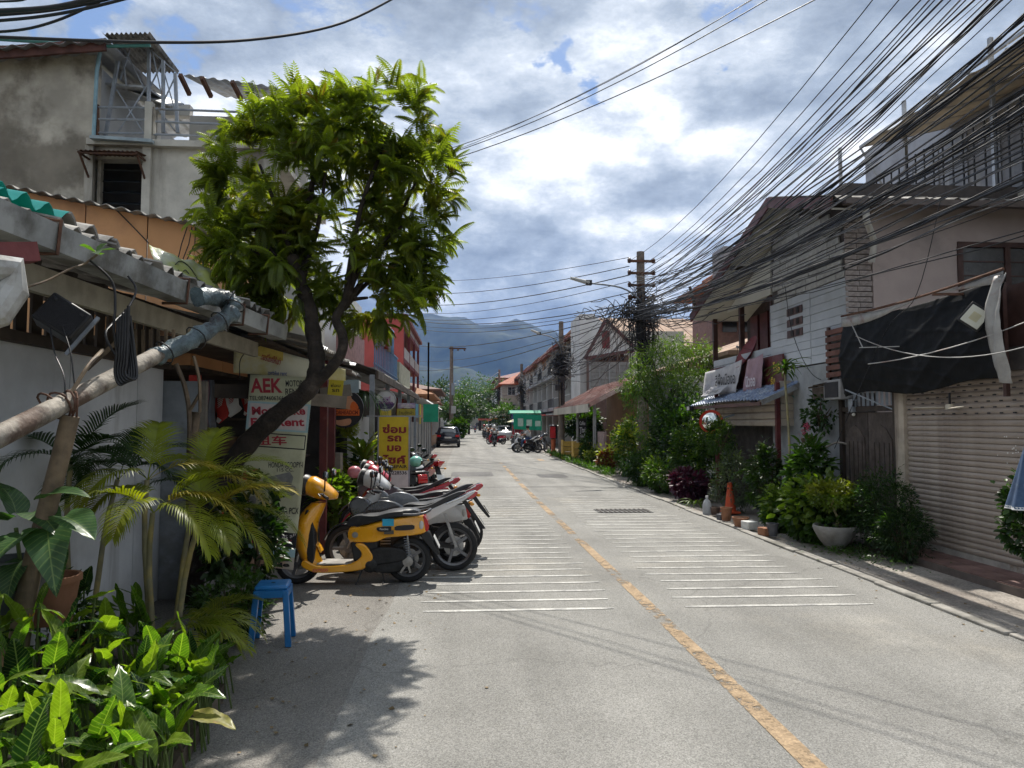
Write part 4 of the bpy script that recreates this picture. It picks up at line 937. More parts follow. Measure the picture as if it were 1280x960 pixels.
# ---- kiosk
kx = 6.2; ky0, ky1 = 13.7, 17.1
kk = thing('kiosk', 'small kiosk with blue tiled awning roof and tan shutter front', 'kiosk', (kx, ky0, 0))
slk = MB().prism([(0, -.07), (-.02, -.06), (-.034, 0), (-.02, .055), (0, .07), (.01, .07), (.01, -.07)], .06, ky1 - ky0, 'xz').mesh('slat', slat_k, 40)
for i in range(4): link('slat', slk, kk, (0, 0, 1.86 + i * .145))
sfk = MB().prism([(-.07, 0), (-.055, -.02), (0, -.03), (.055, -.02), (.07, 0), (.07, .01), (-.07, .01)], .1, 1.2, 'xz')
for i in range(6): 
    MB().b2((.06, -.02 + .006 * (i % 2), 1.80 + i * .15), (1.0, .02, 1.94 + i * .15)).build('slat', slat_k, kk)
for x, y in ((0, 0), (1.05, 0), (0, ky1 - ky0)): MB().b2((x - .04, y - .04, 0), (x + .04, y + .04, 2.66)).build('post', maroon, kk)
MB().b2((-.03, .05, 2.42), (.03, ky1 - ky0, 2.50)).build('beam', brown_w, kk)
# dark shutter recessed below
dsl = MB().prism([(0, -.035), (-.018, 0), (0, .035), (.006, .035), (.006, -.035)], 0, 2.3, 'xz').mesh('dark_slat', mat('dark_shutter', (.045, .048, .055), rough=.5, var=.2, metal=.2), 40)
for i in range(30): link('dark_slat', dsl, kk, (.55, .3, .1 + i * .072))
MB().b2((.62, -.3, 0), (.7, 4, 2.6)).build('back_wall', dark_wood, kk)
btile = mat('blue_roof_tile', (.20, .27, .42), rough=.45, var=.3, scale=9, col2=(.42, .48, .56), c2amt=.45, spec=.5)
# scalloped tiles: each course overlaps the next
def ktile(u, v):
    y = -.25 + (ky1 - ky0 + 1.2) * u; cour = v * 9; fr = cour - math.floor(cour) if v < 1 else 1
    sag = -.02
    x = -.44 + .95 * v; z = 2.26 + .48 * v ** 1.15 + .030 * abs(sin(u * pi * 27)) + .022 * (1 - fr)
    return (x, y, z + (.035 * sin(u * 4)))
MB().sheet(ktile, 27 * 6, 45, .01).build('tile_roof', btile, kk, smooth=30, kind='stuff')
MB().bar((-.45, -.25, 2.23), (-.45, ky1 - ky0 + .95, 2.23), .03, .07).build('eave_strip', brown_w, kk)
MB().bar((-.44, -.27, 2.25), (.5, -.27, 2.66), .03, .1).build('rake_board', galv, kk)
MB().tube([(-.08, 1.9, 2.38), (-.08, 3.2, 2.38)], .02, 8).build('strip_light', mat('tube_white', (.7, .7, .68), rough=.3), kk)
b = MB().box((-.06, 1.0, 2.33), (.06, .22, .16)).build('speaker_box', black, kk); 
MB().box((-.55, 3.75, 2.22), (.1, .2, .12)).build('lamp_box', black, kk); MB().box((-.605, 3.75, 2.22), (.01, .15, .09)).build('lamp_lens', MATS['tube_white'], kk)
# ---- board with cloths on the roof
sb_ = thing('kiosk_signboard', 'maroon signboard with yellow lettering half covered by hanging cloths', 'sign', (6.44, 14.1, 2.66))
MB().b2((0, -.15, -.08), (.04, 4.1, .60)).build('board', maroon, sb_)
yel = mat('yellow_lettering', (.62, .45, .05), rough=.5, var=.1)
text('lettering', 'โทร', .2, yel, sb_, (-.012, .12, .36), (pi / 2, 0, -pi / 2), bold=.03)
text('lettering', 'รับ', .17, yel, sb_, (-.012, .30, .08), (pi / 2, 0, -pi / 2), bold=.03)
def cloth(name, label, m, a, b, c, d, loc, amp=.03, txt=()):
    t = thing(name, label, 'cloth sign', loc)
    def f(u, v):
        p = V(a).lerp(V(b), u).lerp(V(c).lerp(V(d), u), v); return p + V((-.02 - amp * sin(u * 11 + v * 3) * .3 - amp * abs(mnoise.noise(V((u * 4, v * 3, a[1])))), 0, -.03 * sin(u * pi) * (1 - v))) - V(loc)
    MB().sheet(f, 22, 12, .003).build('sheet', m, t, smooth=180)
    for (s_, h_, u, v, mm, bo, fw) in txt:
        p = V(f(u, v)); text('lettering', s_, h_, mm, t, p + V((-.035, 0, 0)), (pi / 2, 0, -pi / 2), bold=bo, fitw=fw)
    return t
clw = mat('white_banner_cloth', (.60, .59, .60), rough=.85, var=.1, scale=5, col2=(.48, .46, .50), c2amt=.35, trans=((1, 1, 1), .15))
clp = mat('pink_banner_cloth', (.46, .31, .35), rough=.85, var=.12, scale=5, trans=((1, .9, .9), .15))
inkb = mat('black_ink', (.02, .02, .022), rough=.6)
inkl = mat('pale_ink', (.66, .60, .64), rough=.7)
cloth('white_cloth_sign', 'creased white cloth sign with black Thai lettering over the blue roof', clw, (6.34, 18.2, 3.18), (6.34, 15.75, 3.30), (6.26, 18.2, 2.52), (6.26, 15.9, 2.56), (6.3, 17, 2.9), txt=(('สีผึ้งเมืองอ', .30, .66, .46, inkb, .008, 1.3), ('ขาย', .2, .14, .66, mat('faint_ink', (.42, .41, .47)), .02, .3)))
cloth('pink_cloth_sign', 'pale pink cloth with white Thai letters hung over the maroon board', clp, (6.36, 15.45, 3.28), (6.36, 14.65, 3.33), (6.30, 15.6, 2.56), (6.34, 14.7, 2.58), (6.3, 15, 2.95), txt=(('นิวออ', .24, .45, .72, inkl, .03, .52),))
cloth('white_rag', 'lower white cloth draped down onto the blue kiosk tiles', clw, (6.20, 17.4, 2.74), (6.20, 16.3, 2.76), (5.98, 17.5, 2.52), (5.98, 16.2, 2.54), (6, 16.8, 2.6), amp=.05, txt=(('ใบสั่งเอก', .10, .5, .5, mat('grey_ink', (.25, .24, .22)), .01, .8),))
# ---- satellite dish
ds = thing('satellite_dish', 'dark red satellite dish above the kiosk signboard', 'satellite dish', W(938, 443, 16.0)); ds.rotation_euler = V((-.86, .02, .5)).to_track_quat('Z', 'Y').to_euler(); ds.scale = (.82,) * 3
prof = [(.02, .0)] + [(.52 * t, .16 * t * t) for t in (.2, .4, .6, .8, 1)] + [(.52 * t, .16 * t * t - .012) for t in (1, .8, .6, .4, .2)] + [(.02, -.012)]
MB().lathe(prof, n=28).build('dish', mat('dark_red_dish', (.20, .03, .035), rough=.5, var=.12, scale=4), ds, smooth=60)
for a in (0, 2.1, 4.2): MB().bar((.48 * cos(a), .48 * sin(a), .14), (0, 0, .42), .012).build('feed_arm', rust, ds)
MB().cyl((0, 0, .38), (0, 0, .46), .03).build('receiver', steel, ds); MB().cyl((0, 0, -.01), (.0, .0, -.3), .03).build('mast', rust, ds)
# ---- convex mirror
mr_ = thing('traffic_mirror', 'round convex traffic mirror with red rim at the kiosk corner', 'mirror', W(889, 527, 15.9)); mr_.rotation_euler = (R(0), R(-5), R(-22)); mr_.scale = (1.15,) * 3
MB().lathe([(.0001, -.055), (.09, -.048), (.17, -.034), (.19, -.02)], n=28, axis='y').build('glass', mat('mirror_glass', (.72, .75, .72), rough=.04, metal=1, var=0, bump=0), mr_, smooth=60)
MB().lathe([(.190, -.03), (.23, -.055), (.235, .04), (.10, .07), (.10, .03), (.185, .0)], n=28, axis='y').build('rim', mat('red_rim', (.55, .05, .03), rough=.4, var=.1), mr_, smooth=40)
MB().bar((0, .07, 0), (.45, .12, .1), .04).build('bracket', steel, mr_)
# ---- taller building behind with railing and big awning
tb3 = thing('tall_rear_building', 'taller grey building with long barred balcony under a beige awning', 'building', (10, 15, 0))
bx = 9.7
def tB(): return lb(tb3)
tB().b2((bx + 1.3, 9, 0), (bx + 6, 18.5, 9.3)).build('wall', mat('bluish_grey_wall', (.42, .43, .47), var=.1, scale=1, col2=(.3, .3, .32)))
tB().b2((bx, 9, 5.7), (bx + 1.3, 17.6, 5.95)).build('balcony_floor', stain_conc)
pz = 7.6
dm = mat('dark_iron', (.03, .032, .036), rough=.5, var=.2)
for i in range(30): 
    y = 9.2 + i * .29; tB().bar((bx, y, 5.95), (bx, y, pz + .05), .025).build('baluster', dm)
for zz_ in (5.98, 6.6, 7.35, pz): tB().bar((bx, 9, zz_), (bx, 17.6, zz_), .035).build('rail', dm)
for i in range(6): tB().bar((bx, 17.6, 6 + i * .3), (bx + 1.3, 17.6, 6 + i * .3), .03).build('end_rail', dm)
for y in (9.6, 12.2, 14.8, 17.5): tB().bar((bx + .03, y, 5.9), (bx + .03, y, 9.0), .07).build('post', galv)
for i in range(8): 
    y = 9.8 + i * .95; tB().b2((bx + 1.27, y, 6.1), (bx + 1.29, y + .6, 8.2)).build('door_panel', mat('grey_door', (.30, .31, .34), rough=.4, var=.15))
awm = mat('beige_awning', (.55, .50, .42), rough=.8, var=.12, scale=2, col2=(.42, .38, .33), trans=((1, .95, .85), .25))
pA, pB = W(1075, 184, 16.6), W(1300, 35, 11.0)
axn = 8.85; aY0 = 16.5; zA = WX(1075, 184, axn); zB_ = WX(1282, 45, axn)
for k in range(9):
    y0 = zA.y - k * .86; z0 = zA.z + (zB_.z - zA.z) * (zA.y - y0) / (zA.y - zB_.y)
    z1 = zA.z + (zB_.z - zA.z) * (zA.y - y0 + .86) / (zA.y - zB_.y)
    a, b, c, d = V((axn, y0, z0)), V((axn, y0 - .85, z1)), V((bx + 1.4, y0, z0 + .55)), V((bx + 1.4, y0 - .85, z1 + .55))
    MB().sheet(lambda u, v: a.lerp(b, u).lerp(c.lerp(d, u), v) + V((0, 0, -.05 * sin(u * pi) * (1 - v))) - tb3.location, 6, 4, .01).build('awning_panel', awm, tb3, smooth=180)
    tB().bar(a, c, .035).build('awning_rib', galv)
tB().bar(zA, zB_ + V((0, -1.5, .1)), .05).build('awning_edge', galv)
tB().bar(zA, (bx, zA.y - .4, 6), .04).build('strut', galv)
tB().bar((axn + .2, 10.4, zB_.z + .3), (axn + .2, 10.4, zB_.z + 1.0), .08).build('antenna_post', dm)
tB().bar((axn + .2, 10.4, zB_.z + 1.0), (axn + 2, 10.0, zB_.z + 1.3), .08).build('antenna_arm', dm)
# ---- pale house behind: brick-coloured Thai roofs
tr_m = mat('terracotta_roof', (.36, .13, .07), rough=.7, var=.25, scale=8, col2=(.46, .26, .16))
tr_b = mat('red_brown_timber', (.26, .14, .11), rough=.6, var=.2)
th_ = thing('gabled_timber_house', 'red timber house with stepped terracotta roofs behind the white house', 'house', (10.5, 30, 0))
def G(): return lb(th_)
def hiproof(B, x0, x1, y0, y1, z0, z1, ov=.4, inset=1.0, m=tr_m, name='roof'):
    x0 -= ov; x1 += ov; y0 -= ov; y1 += ov; xm = (x0 + x1) / 2
    vs = [(x0, y0, z0), (x1, y0, z0), (x1, y1, z0), (x0, y1, z0), (xm, y0 + inset, z1), (xm, y1 - inset, z1)]
    vs += [(x, y, z - .12) for x, y, z in vs[:4]]
    B.add(vs, [(0, 1, 4), (1, 2, 5, 4), (2, 3, 5), (3, 0, 4, 5), (0, 1, 7, 6), (1, 2, 8, 7), (2, 3, 9, 8), (3, 0, 6, 9), (6, 7, 8, 9)]); return B.build(name, m)
xa, xb_ = W(893, 350, 28.5).x, W(960, 350, 29).x
G().b2((xa, 28.5, 0), (xb_ + 3, 31.4, W(870, 352, 29).z)).build('wall', tr_b)
hiproof(G(), xa, xb_ + 3, 28.5, 31.4, W(860, 357, 28.5).z, W(900, 320, 30).z, .7, 1.2)
xt = W(908, 330, 29.5).x; hiproof(G(), xt, xt + 1.6, 29.2, 31.5, W(890, 338, 29.5).z, W(895, 318, 29.5).z, .3, .4)
G().b2((xt, 29.2, 5), (xt + 1.6, 31.5, W(890, 338, 29.5).z)).build('turret', tr_b)
G().b2((W(905, 340, 27).x, 27, 6), (W(960, 300, 27).x + 3, 28.3, W(930, 308, 27).z)).build('rear_wall', mat('grey_weatherboard', (.25, .24, .25), var=.15))
for k in range(4): G().b2((xa + .3 + k * .9, 28.44, 5.6), (xa + .9 + k * .9, 28.5, 6.9)).build('window', glass_d)
for px in (862, 880): G().bar(W(px, 358, 28.2), W(px + 12, 400, 28.4), .08).build('bracket', dark_wood)
# ================================================================== MOTORBIKES  (local: +x forward, +y left, z up, origin under the rear axle)
tyre_m = mat('tyre_rubber', (.022, .022, .023), rough=.8, var=.2, scale=6, bump=.5, bscale=80)
rim_m = mat('black_rim', (.16, .16, .165), rough=.35, metal=.5, var=.1)
alu = mat('cast_aluminium', (.36, .35, .33), rough=.4, metal=.8, var=.2, scale=12)
chrome = mat('chrome', (.6, .6, .6), rough=.12, metal=1, var=.05, bump=0)
seat_m = mat('seat_vinyl', (.028, .028, .030), rough=.45, var=.15, scale=9, bump=.10, bscale=130, col2=(.10, .095, .09), c2amt=.12)
eng_m = mat('engine_black', (.03, .03, .03), rough=.55, var=.3, scale=9, metal=.3, bump=.3)
lens_r = mat('red_lens', (.50, .015, .015), rough=.12, var=.05, bump=0, coat=.5)
lens_w = mat('clear_lens', (.55, .55, .52), rough=.1, var=.05, bump=0, coat=.6)
lens_o = mat('amber_lens', (.75, .32, .04), rough=.15, var=.05, bump=0)
mirror_m = mat('mirror_face', (.35, .38, .42), rough=.06, metal=1, var=0, bump=0)
plate_m = mat('number_plate', (.72, .72, .70), rough=.4, var=.06)
inkp = mat('plate_ink', (.03, .03, .035))
def paint(key, c): return mat(key, c, rough=.28, var=.05, scale=3, bump=0, coat=.7, spec=.5, col2=tuple(x * .7 for x in c), c2amt=.12)
P_YEL = paint('yellow_paint', (.80, .36, .012)); P_BLK = paint('black_paint', (.012, .012, .014)); P_WHT = paint('white_paint', (.62, .62, .61)); P_RED = paint('red_paint', (.45, .012, .03)); P_GRY = paint('grey_paint', (.13, .14, .155)); P_BLU = paint('blue_paint', (.02, .06, .22))
def wheel(root, x, r, w=.10, name='wheel', spokes=5):
    tw = MB(); prof = [(r - .085, -w * .34), (r - .05, -w * .5), (r - .02, -w * .44), (r - .004, -w * .22), (r, 0), (r - .004, w * .22), (r - .02, w * .44), (r - .05, w * .5), (r - .085, w * .34), (r - .085, -w * .34)]
    o = tw.lathe(prof, (0, 0, 0), 32, 'y').build('wheel', tyre_m, root, smooth=50, loc=(x, 0, r))
    rm = MB().lathe([(r - .082, -w * .36), (r - .07, -w * .42), (r - .095, -w * .30), (r - .10, 0), (r - .095, w * .30), (r - .07, w * .42), (r - .082, w * .36), (r - .082, -w * .36)], (0, 0, 0), 32, 'y')
    for k in range(spokes):
        a = 2 * pi * k / spokes; m = Matrix.Rotation(a, 4, 'Y')
        rm.add(*[(lambda q: (q.v, q.f))(MB().box(((r - .09) / 2, 0, 0), (r - .09, .035, .035)).xf(m))][0])
    rm.lathe([(.05, -w * .5), (.055, 0), (.05, w * .5)], (0, 0, 0), 16, 'y'); rm.build('rim', rim_m, o, smooth=40)
    MB().lathe([(r * .42, 0), (r * .42, .006), (r * .22, .006), (r * .22, 0)], (0, -w * .55, 0), 24, 'y').build('brake_disc', alu, o)
    return o
def side(poly, w, bev=.03, k=3, y=0.0):
    """a rounded body piece: outline in the x-z plane, full width w"""
    return MB().prism(curvy(poly, k), y - w / 2, y + w / 2, 'xz')
def mirror(root, x, y, z, s=1):
    MB().tube(crom([(x, y * .5, z), (x - .02, y * .8, z + .08), (x - .03, y, z + .17)], 4), .008, 6).build('mirror_stem', black, root)
    o = MB().ball((x - .03, y, z + .21), 1, 14, 8, (.025, .075, .048)).build('mirror', black, root, smooth=180)
    MB().lathe([(.0001, 0), (.04, 0), (.042, .004)], n=14, axis='x').xf(Matrix.Translation((x - .056, y, z + .21)) @ Matrix.Diagonal((1, 1.6, 1, 1))).build('glass', mirror_m, o)
def plate(root, x, z, tilt=.35, s='1กข 284'):
    o = MB().box((0, 0, 0), (.006, .20, .15), (0, tilt, 0)).build('number_plate', plate_m, root, bevel=.004, loc=(x, 0, z))
    return o
def scooter(name, label, main, trim, loc, rz, hero=False, group=None, accent=None, style=0):
    t = thing(name, label, 'scooter', loc, rz, group)
    r = .265; wb = 1.27
    wheel(t, 0, r, .11); wheel(t, wb, r, .10)
    # rear cowl
    rc = curvy([(.66, .49), (.67, .645), (.52, .665), (.40, .70), (.296, .727), (.15, .757), (-.06, .78), (-.17, .765), (-.20, .70), (-.205, .60), (-.10, .56), (.10, .545), (.25, .535), (.36, .49), (.44, .485)], 3)
    def wide(x, z): return .115 + .06 * max(0, min(1, (x + .2) / .5)) - (.03 if x > .45 else 0)
    g = MB(); n = len(rc); cx = sum(p[0] for p in rc) / n; cz = sum(p[1] for p in rc) / n
    rings = []
    for sgn, ins, ww in ((-1, .90, 1.0), (-1, 1.0, .82), (1, 1.0, .82), (1, .90, 1.0)):
        rings.append([(cx + (x - cx) * ins, sgn * wide(x, z) * ww, cz + (z - cz) * ins) for x, z in rc])
    loft(rings).build('rear_cowl', main, t, smooth=45)
    # floor tunnel / underbody sweep
    fb = [(.60, .47), (.50, .47), (.42, .38), (.40, .30), (.48, .20), (.62, .165), (.90, .15), (1.08, .165), (1.20, .235), (1.16, .30), (1.02, .235), (.75, .235), (.60, .27), (.52, .36)]
    side(fb, .34).build('floor_panel', main, t, smooth=40, bevel=.02)
    MB().box((.80, 0, .245), (.46, .30, .02)).build('floor_mat', mat('floor_mat_grey', (.33, .31, .28), rough=.7, var=.25) if hero else black, t, bevel=.006)
    MB().prism(curvy([(.62, .27), (.64, .62), (.54, .66), (.35, .50), (.38, .30)], 2), -.13, .13, 'xz').build('under_seat_panel', black, t, smooth=40, bevel=.02)
    # leg shield
    rings = []
    for (x, z, w, d) in ((1.14, .18, .10, .12), (1.24, .26, .13, .16), (1.30, .42, .16, .17), (1.31, .58, .18, .17), (1.29, .72, .19, .17), (1.23, .84, .15, .16), (1.17, .93, .09, .12)):
        rings.append([(x + d * (.72 * cos(a) if cos(a) > 0 else .72 * cos(a)) - .13, w * sin(a) * (1 if cos(a) > -.3 else .93), z) for a in [2 * pi * j / 20 for j in range(20)]])
    loft(rings).build('leg_shield', main, t, smooth=60)
    MB().prism(curvy([(1.13, .86), (1.06, .62), (1.06, .30), (1.12, .24), (1.18, .5), (1.18, .8)], 2), -.145, .145, 'xz').build('inner_panel', black if trim is None else trim, t, smooth=40, bevel=.015)
    # front mudguard
    fm = [(wb + (r + .035) * cos(a), r + (r + .035) * sin(a)) for a in [R(x) for x in range(20, 161, 14)]] + [(wb + (r + .012) * cos(a), r + (r + .012) * sin(a)) for a in [R(x) for x in range(160, 19, -14)]]
    MB().prism(fm, -.075, .075, 'xz').build('front_mudguard', main, t, smooth=40, bevel=.01)
    for y in (-.075, .075): MB().tube([(wb, y, r), (1.20, y, .55)], .018, 8).build('fork_leg', alu, t)
    # headset
    rings = []
    for (x, z, a, b) in ((1.19, 1.03, .05, .06), (1.15, 1.05, .085, .10), (1.08, 1.06, .10, .125), (.98, 1.06, .085, .13), (.90, 1.055, .05, .12), (.86, 1.05, .03, .09)):
        rings.append([(x + .3 * b * cos(q) * .0 + (.35 * (z - 1.05) + .30 * a * sin(q)), b * cos(q), z + a * sin(q) + (1.0 - x) * .0) for q in [2 * pi * j / 16 for j in range(16)]])
    hd = loft(rings); hd.xf(Matrix.Translation((1.02, 0, 1.07)) @ Matrix.Rotation(R(-20), 4, 'Y') @ Matrix.Scale(1.22, 4) @ Matrix.Translation((-1.02, 0, -1.05))).build('headset_cowl', main, t, smooth=60)
    MB().lathe([(.09, -.01), (.10, .015), (.088, .035), (.0001, .05)], n=20, axis='x').xf(Matrix.Translation((1.21, 0, 1.135)) @ Matrix.Rotation(R(-18), 4, 'Y') @ Matrix.Scale(1.12, 4)).build('headlight', lens_w, t, smooth=50)
    MB().lathe([(.102, -.05), (.112, -.01), (.108, .022), (.095, .02)], n=20, axis='x').xf(Matrix.Translation((1.21, 0, 1.135)) @ Matrix.Rotation(R(-18), 4, 'Y') @ Matrix.Scale(1.12, 4)).build('headlight_rim', black, t, smooth=50)
    MB().tube(crom([(.88, -.34, 1.01), (.95, -.22, 1.03), (.98, 0, 1.035), (.95, .22, 1.03), (.88, .34, 1.01)], 3), .018, 8).build('handlebar', black, t, smooth=60)
    for sgn in (-1, 1):
        MB().tube([(.955, .17 * sgn, 1.045), (1.0, .26 * sgn, 1.05), (.96, .34 * sgn, 1.03)], .008, 6).build('brake_lever', alu, t)
        mirror(t, .96, .25 * sgn, 1.05)
    # seat
    st = [(.70, .665), (.705, .70), (.68, .745), (.60, .782), (.48, .79), (.36, .795), (.25, .825), (.12, .848), (-.02, .852), (-.11, .835), (-.13, .80), (-.05, .79), (.12, .775), (.30, .74), (.45, .70), (.58, .665)]
    rc = curvy(st, 2); n = len(rc); cx, cz = .3, .76
    def sw(x): return .07 + .085 * max(0, min(1, (.72 - x) / .3)) - .02 * max(0, (.0 - x) / .13)
    loft([[(cx + (x - cx) * i_, s_ * sw(x) * w_, cz + (z - cz) * i_) for x, z in rc] for s_, i_, w_ in ((-1, .80, 1.0), (-1, 1.0, .80), (1, 1.0, .80), (1, .80, 1.0))]).build('seat', seat_m, t, smooth=50)
    # grab rail
    MB().tube(crom([(.06, -.16, .80), (-.08, -.17, .80), (-.20, -.14, .82), (-.25, 0, .84), (-.20, .14, .82), (-.08, .17, .80), (.06, .16, .80)], 4), .016, 8).build('grab_rail', mat('rail_grey', (.10, .10, .105), rough=.35, metal=.5), t, smooth=60)
    # tail lamp, indicators
    MB().prism(curvy([(-.165, .77), (-.20, .76), (-.235, .66), (-.22, .60), (-.19, .62)], 2), -.105, .105, 'xz').build('tail_light', lens_r, t, smooth=50, bevel=.01)
    for sgn in (-1, 1): MB().ball((-.15, .118 * sgn, .675), 1, 12, 7, (.028, .012, .05)).build('indicator', lens_w, t, smooth=180)
    # rear mudguard and plate
    MB().prism([(-.20, .60), (-.24, .58), (-.36, .33), (-.33, .32), (-.27, .38), (-.13, .55)], -.085, .085, 'xz').build('rear_mudguard', black, t, bevel=.008)
    plate(t, -.325, .47, .45)
    # engine and swing unit, exhaust on the right (-y), air box left
    MB().prism(curvy([(.50, .30), (.46, .40), (.30, .43), (.12, .42), (.02, .38), (.0, .30), (.10, .26), (.30, .23), (.44, .22)], 2), .055, .155, 'xz').build('airbox', eng_m, t, smooth=40, bevel=.02)
    MB().prism(curvy([(.52, .20), (.48, .30), (.30, .32), (.08, .31), (-.06, .28), (-.07, .19), (.05, .15), (.30, .13)], 2), .06, .145, 'xz').build('drive_case', eng_m, t, smooth=40, bevel=.02)
    MB().lathe([(.075, .0), (.085, .012), (.05, .03), (.0001, .034)], n=18, axis='y').xf(Matrix.Translation((.43, .14, .23))).build('fan_cover', eng_m, t, smooth=50)
    MB().lathe([(.06, .0), (.06, .02), (.0001, .026)], n=14, axis='y').xf(Matrix.Translation((.0, .13, .265))).build('hub_cover', alu, t, smooth=50)
    MB().bar((.0, .15, .26), (.08, .15, .14), .025).build('hub_arm', alu, t); MB().bar((.0, .15, .26), (-.03, .15, .14), .02).build('hub_arm', alu, t)
    for y in (.125,): 
        MB().tube([(-.015, y, .27), (.01, y, .57)], .012, 8).build('shock_absorber', alu, t)
        pts = [(-.012 + .0007 * k + .028 * cos(k * .9), y + .028 * sin(k * .9), .33 + .2 * k / 50) for k in range(51)]; MB().tube(pts, .005, 5).build('shock_spring', steel, t)
    MB().tube(crom([(.45, -.1, .22), (.3, -.13, .18), (.15, -.15, .22), (-.22, -.15, .32)], 4), [.02] * 5 + [.045] * 8, 10).build('exhaust', eng_m, t, smooth=60)
    MB().tube([(.30, .03, .14), (.27, .10, .02), (.29, .12, .012)], .010, 6).build('centre_stand', eng_m, t); MB().tube([(.52, .12, .17), (.58, .2, .02)], .010, 6).build('side_stand', eng_m, t)
    if accent: MB().prism([(-.02, .775), (.12, .76), (.30, .70), (.30, .72), (.12, .785), (-.02, .80)], -.17, .17, 'xz').build('accent_strip', accent, t)
    if hero:
        y = .1745
        MB().b2((.16, .168, .675), (.29, .176, .755)).build('blue_sticker', mat('blue_sticker', (.03, .36, .55), rough=.4), t)
        MB().prism(curvy([(.345, .66), (.345, .625), (.31, .612), (.20, .612), (.19, .645), (.20, .668)], 2), .168, .1775, 'xz').build('badge', black, t)
        MB().b2((.16, .168, .582), (.27, .1755, .625)).build('grey_sticker', mat('grey_sticker', (.09, .08, .06), rough=.5), t)
        text('lettering', 'Fascino', .024, lens_w, t, (.27, .179, .642), (pi / 2, 0, pi), bold=.02)
        MB().prism(curvy([(.13, .672), (-.05, .680), (-.075, .655), (-.05, .63), (.13, .622), (.15, .645)], 2), .13, .172, 'xz').build('side_slot', black, t)
        MB().lathe([(.032, 0), (.034, .008), (.0001, .010)], n=16, axis='y').xf(Matrix.Translation((.60, .151, .575))).build('seat_lock', alu, t, smooth=40)
        text('lettering', 'EXPRESS', .035, mat('pink_decal', (.6, .12, .10)), t, (.98, .172, .185), (pi / 2, 0, pi), bold=.03, shear=.3)
    return t
def sportbike(name, label, main, tail, loc, rz, group=None, kick=0.0):
    """commuter / naked machine with fuel tank and rising tail"""
    t = thing(name, label, 'motorcycle', loc, rz, group); r = .30; wb = 1.30
    wheel(t, 0, r, .13); wheel(t, wb, r, .11)
    MB().prism(curvy([(.56, .66), (.60, .76), (.74, .86), (.92, .885), (1.06, .82), (1.12, .70), (.9, .63)], 3), -.125, .125, 'xz').build('fuel_tank', main, t, smooth=50, bevel=.03)
    MB().lathe([(.045, 0), (.05, .01), (.0001, .014)], n=16).xf(Matrix.Translation((.87, 0, .905))).build('tank_cap', alu, t)
    MB().prism(curvy([(1.0, .80), (1.12, .92), (1.26, .92), (1.30, .78), (1.22, .66), (1.04, .62)], 2), -.11, .11, 'xz').build('front_cowl', main, t, smooth=50, bevel=.03)
    MB().ball((1.28, 0, .82), 1, 14, 8, (.04, .085, .06)).build('headlight', lens_w, t, smooth=180)
    st = [(.64, .72), (.60, .78), (.40, .80), (.28, .83), (.10, .92), (-.06, .985), (-.16, .99), (-.10, .95), (.10, .85), (.35, .735)]
    MB().prism(curvy(st, 2), -.115, .115, 'xz').build('seat', seat_m, t, smooth=50, bevel=.03)
    tl = [(.45, .70), (.30, .765), (.08, .86), (-.12, .945), (-.28, 1.0), (-.20, .93), (-.05, .83), (.12, .74), (.30, .64), (.45, .60)]
    MB().prism(curvy(tl, 2), -.13, .13, 'xz').build('tail_cowl', tail, t, smooth=50, bevel=.025)
    MB().prism(curvy([(-.27, .985), (-.30, .955), (-.22, .89), (-.16, .90)], 2), -.06, .06, 'xz').build('tail_light', lens_r, t, smooth=40, bevel=.008)
    MB().prism([(-.10, .86), (-.16, .87), (-.40, .52), (-.37, .51), (-.24, .66)], -.055, .055, 'xz').build('rear_mudguard', black, t, bevel=.008)
    plate(t, -.345, .63, .55)
    for s_ in (-1, 1):
        MB().bar((-.22, 0, .83), (-.22, .15 * s_, .83), .015).build('indicator_stalk', black, t); MB().ball((-.22, .17 * s_, .83), 1, 10, 6, (.03, .03, .022)).build('indicator', lens_o, t, smooth=180)
        MB().tube([(wb, .07 * s_, r), (1.12, .07 * s_, .92)], .02, 8).build('fork_leg', alu, t)
        MB().tube([(1.08, .05 * s_, .98), (1.05, .2 * s_, 1.0), (.97, .34 * s_, .97)], .014, 8).build('handlebar', black, t)
        MB().tube([(1.02, .18 * s_, 1.0), (1.06, .28 * s_, 1.0), (1.02, .36 * s_, .98)], .007, 6).build('brake_lever', alu, t)
        mirror(t, 1.04, .28 * s_, 1.0)
        MB().bar((0, .07 * s_, r), (.55, .05 * s_, .40), .03, .05).build('swing_arm', eng_m, t)
    MB().prism([(.45, .25), (.42, .50), (.60, .60), (.95, .60), (1.02, .45), (.95, .26), (.7, .2)], -.12, .12, 'xz').build('engine', eng_m, t, bevel=.03)
    for k in range(6): MB().box((.88, 0, .36 + k * .035), (.2, .27, .012)).build('cooling_fin', alu, t)
    MB().tube(crom([(.9, -.1, .3), (.6, -.13, .2), (.3, -.15, .25), (-.25, -.15, .42)], 4), [.022] * 6 + [.05] * 7, 10).build('exhaust', eng_m, t, smooth=60)
    fm = [(wb + (r + .03) * cos(a), r + (r + .03) * sin(a)) for a in [R(x) for x in range(20, 161, 14)]] + [(wb + (r + .012) * cos(a), r + (r + .012) * sin(a)) for a in [R(x) for x in range(160, 19, -14)]]
    MB().prism(fm, -.06, .06, 'xz').build('front_mudguard', main, t, smooth=40)
    MB().tube([(.5, .10, .22), (.56, .24, .02)], .012, 6).build('side_stand', eng_m, t)
    MB().bar((-.03, .10, .30), (.12, .10, .72), .035).build('shock_absorber', alu, t)
    MB().tube([(.1, .13, .84), (-.12, .14, .93), (-.25, .1, .99), (-.25, -.1, .99), (-.12, -.14, .93), (.1, -.13, .84)], .012, 8).build('grab_rail', chrome, t)
    return t
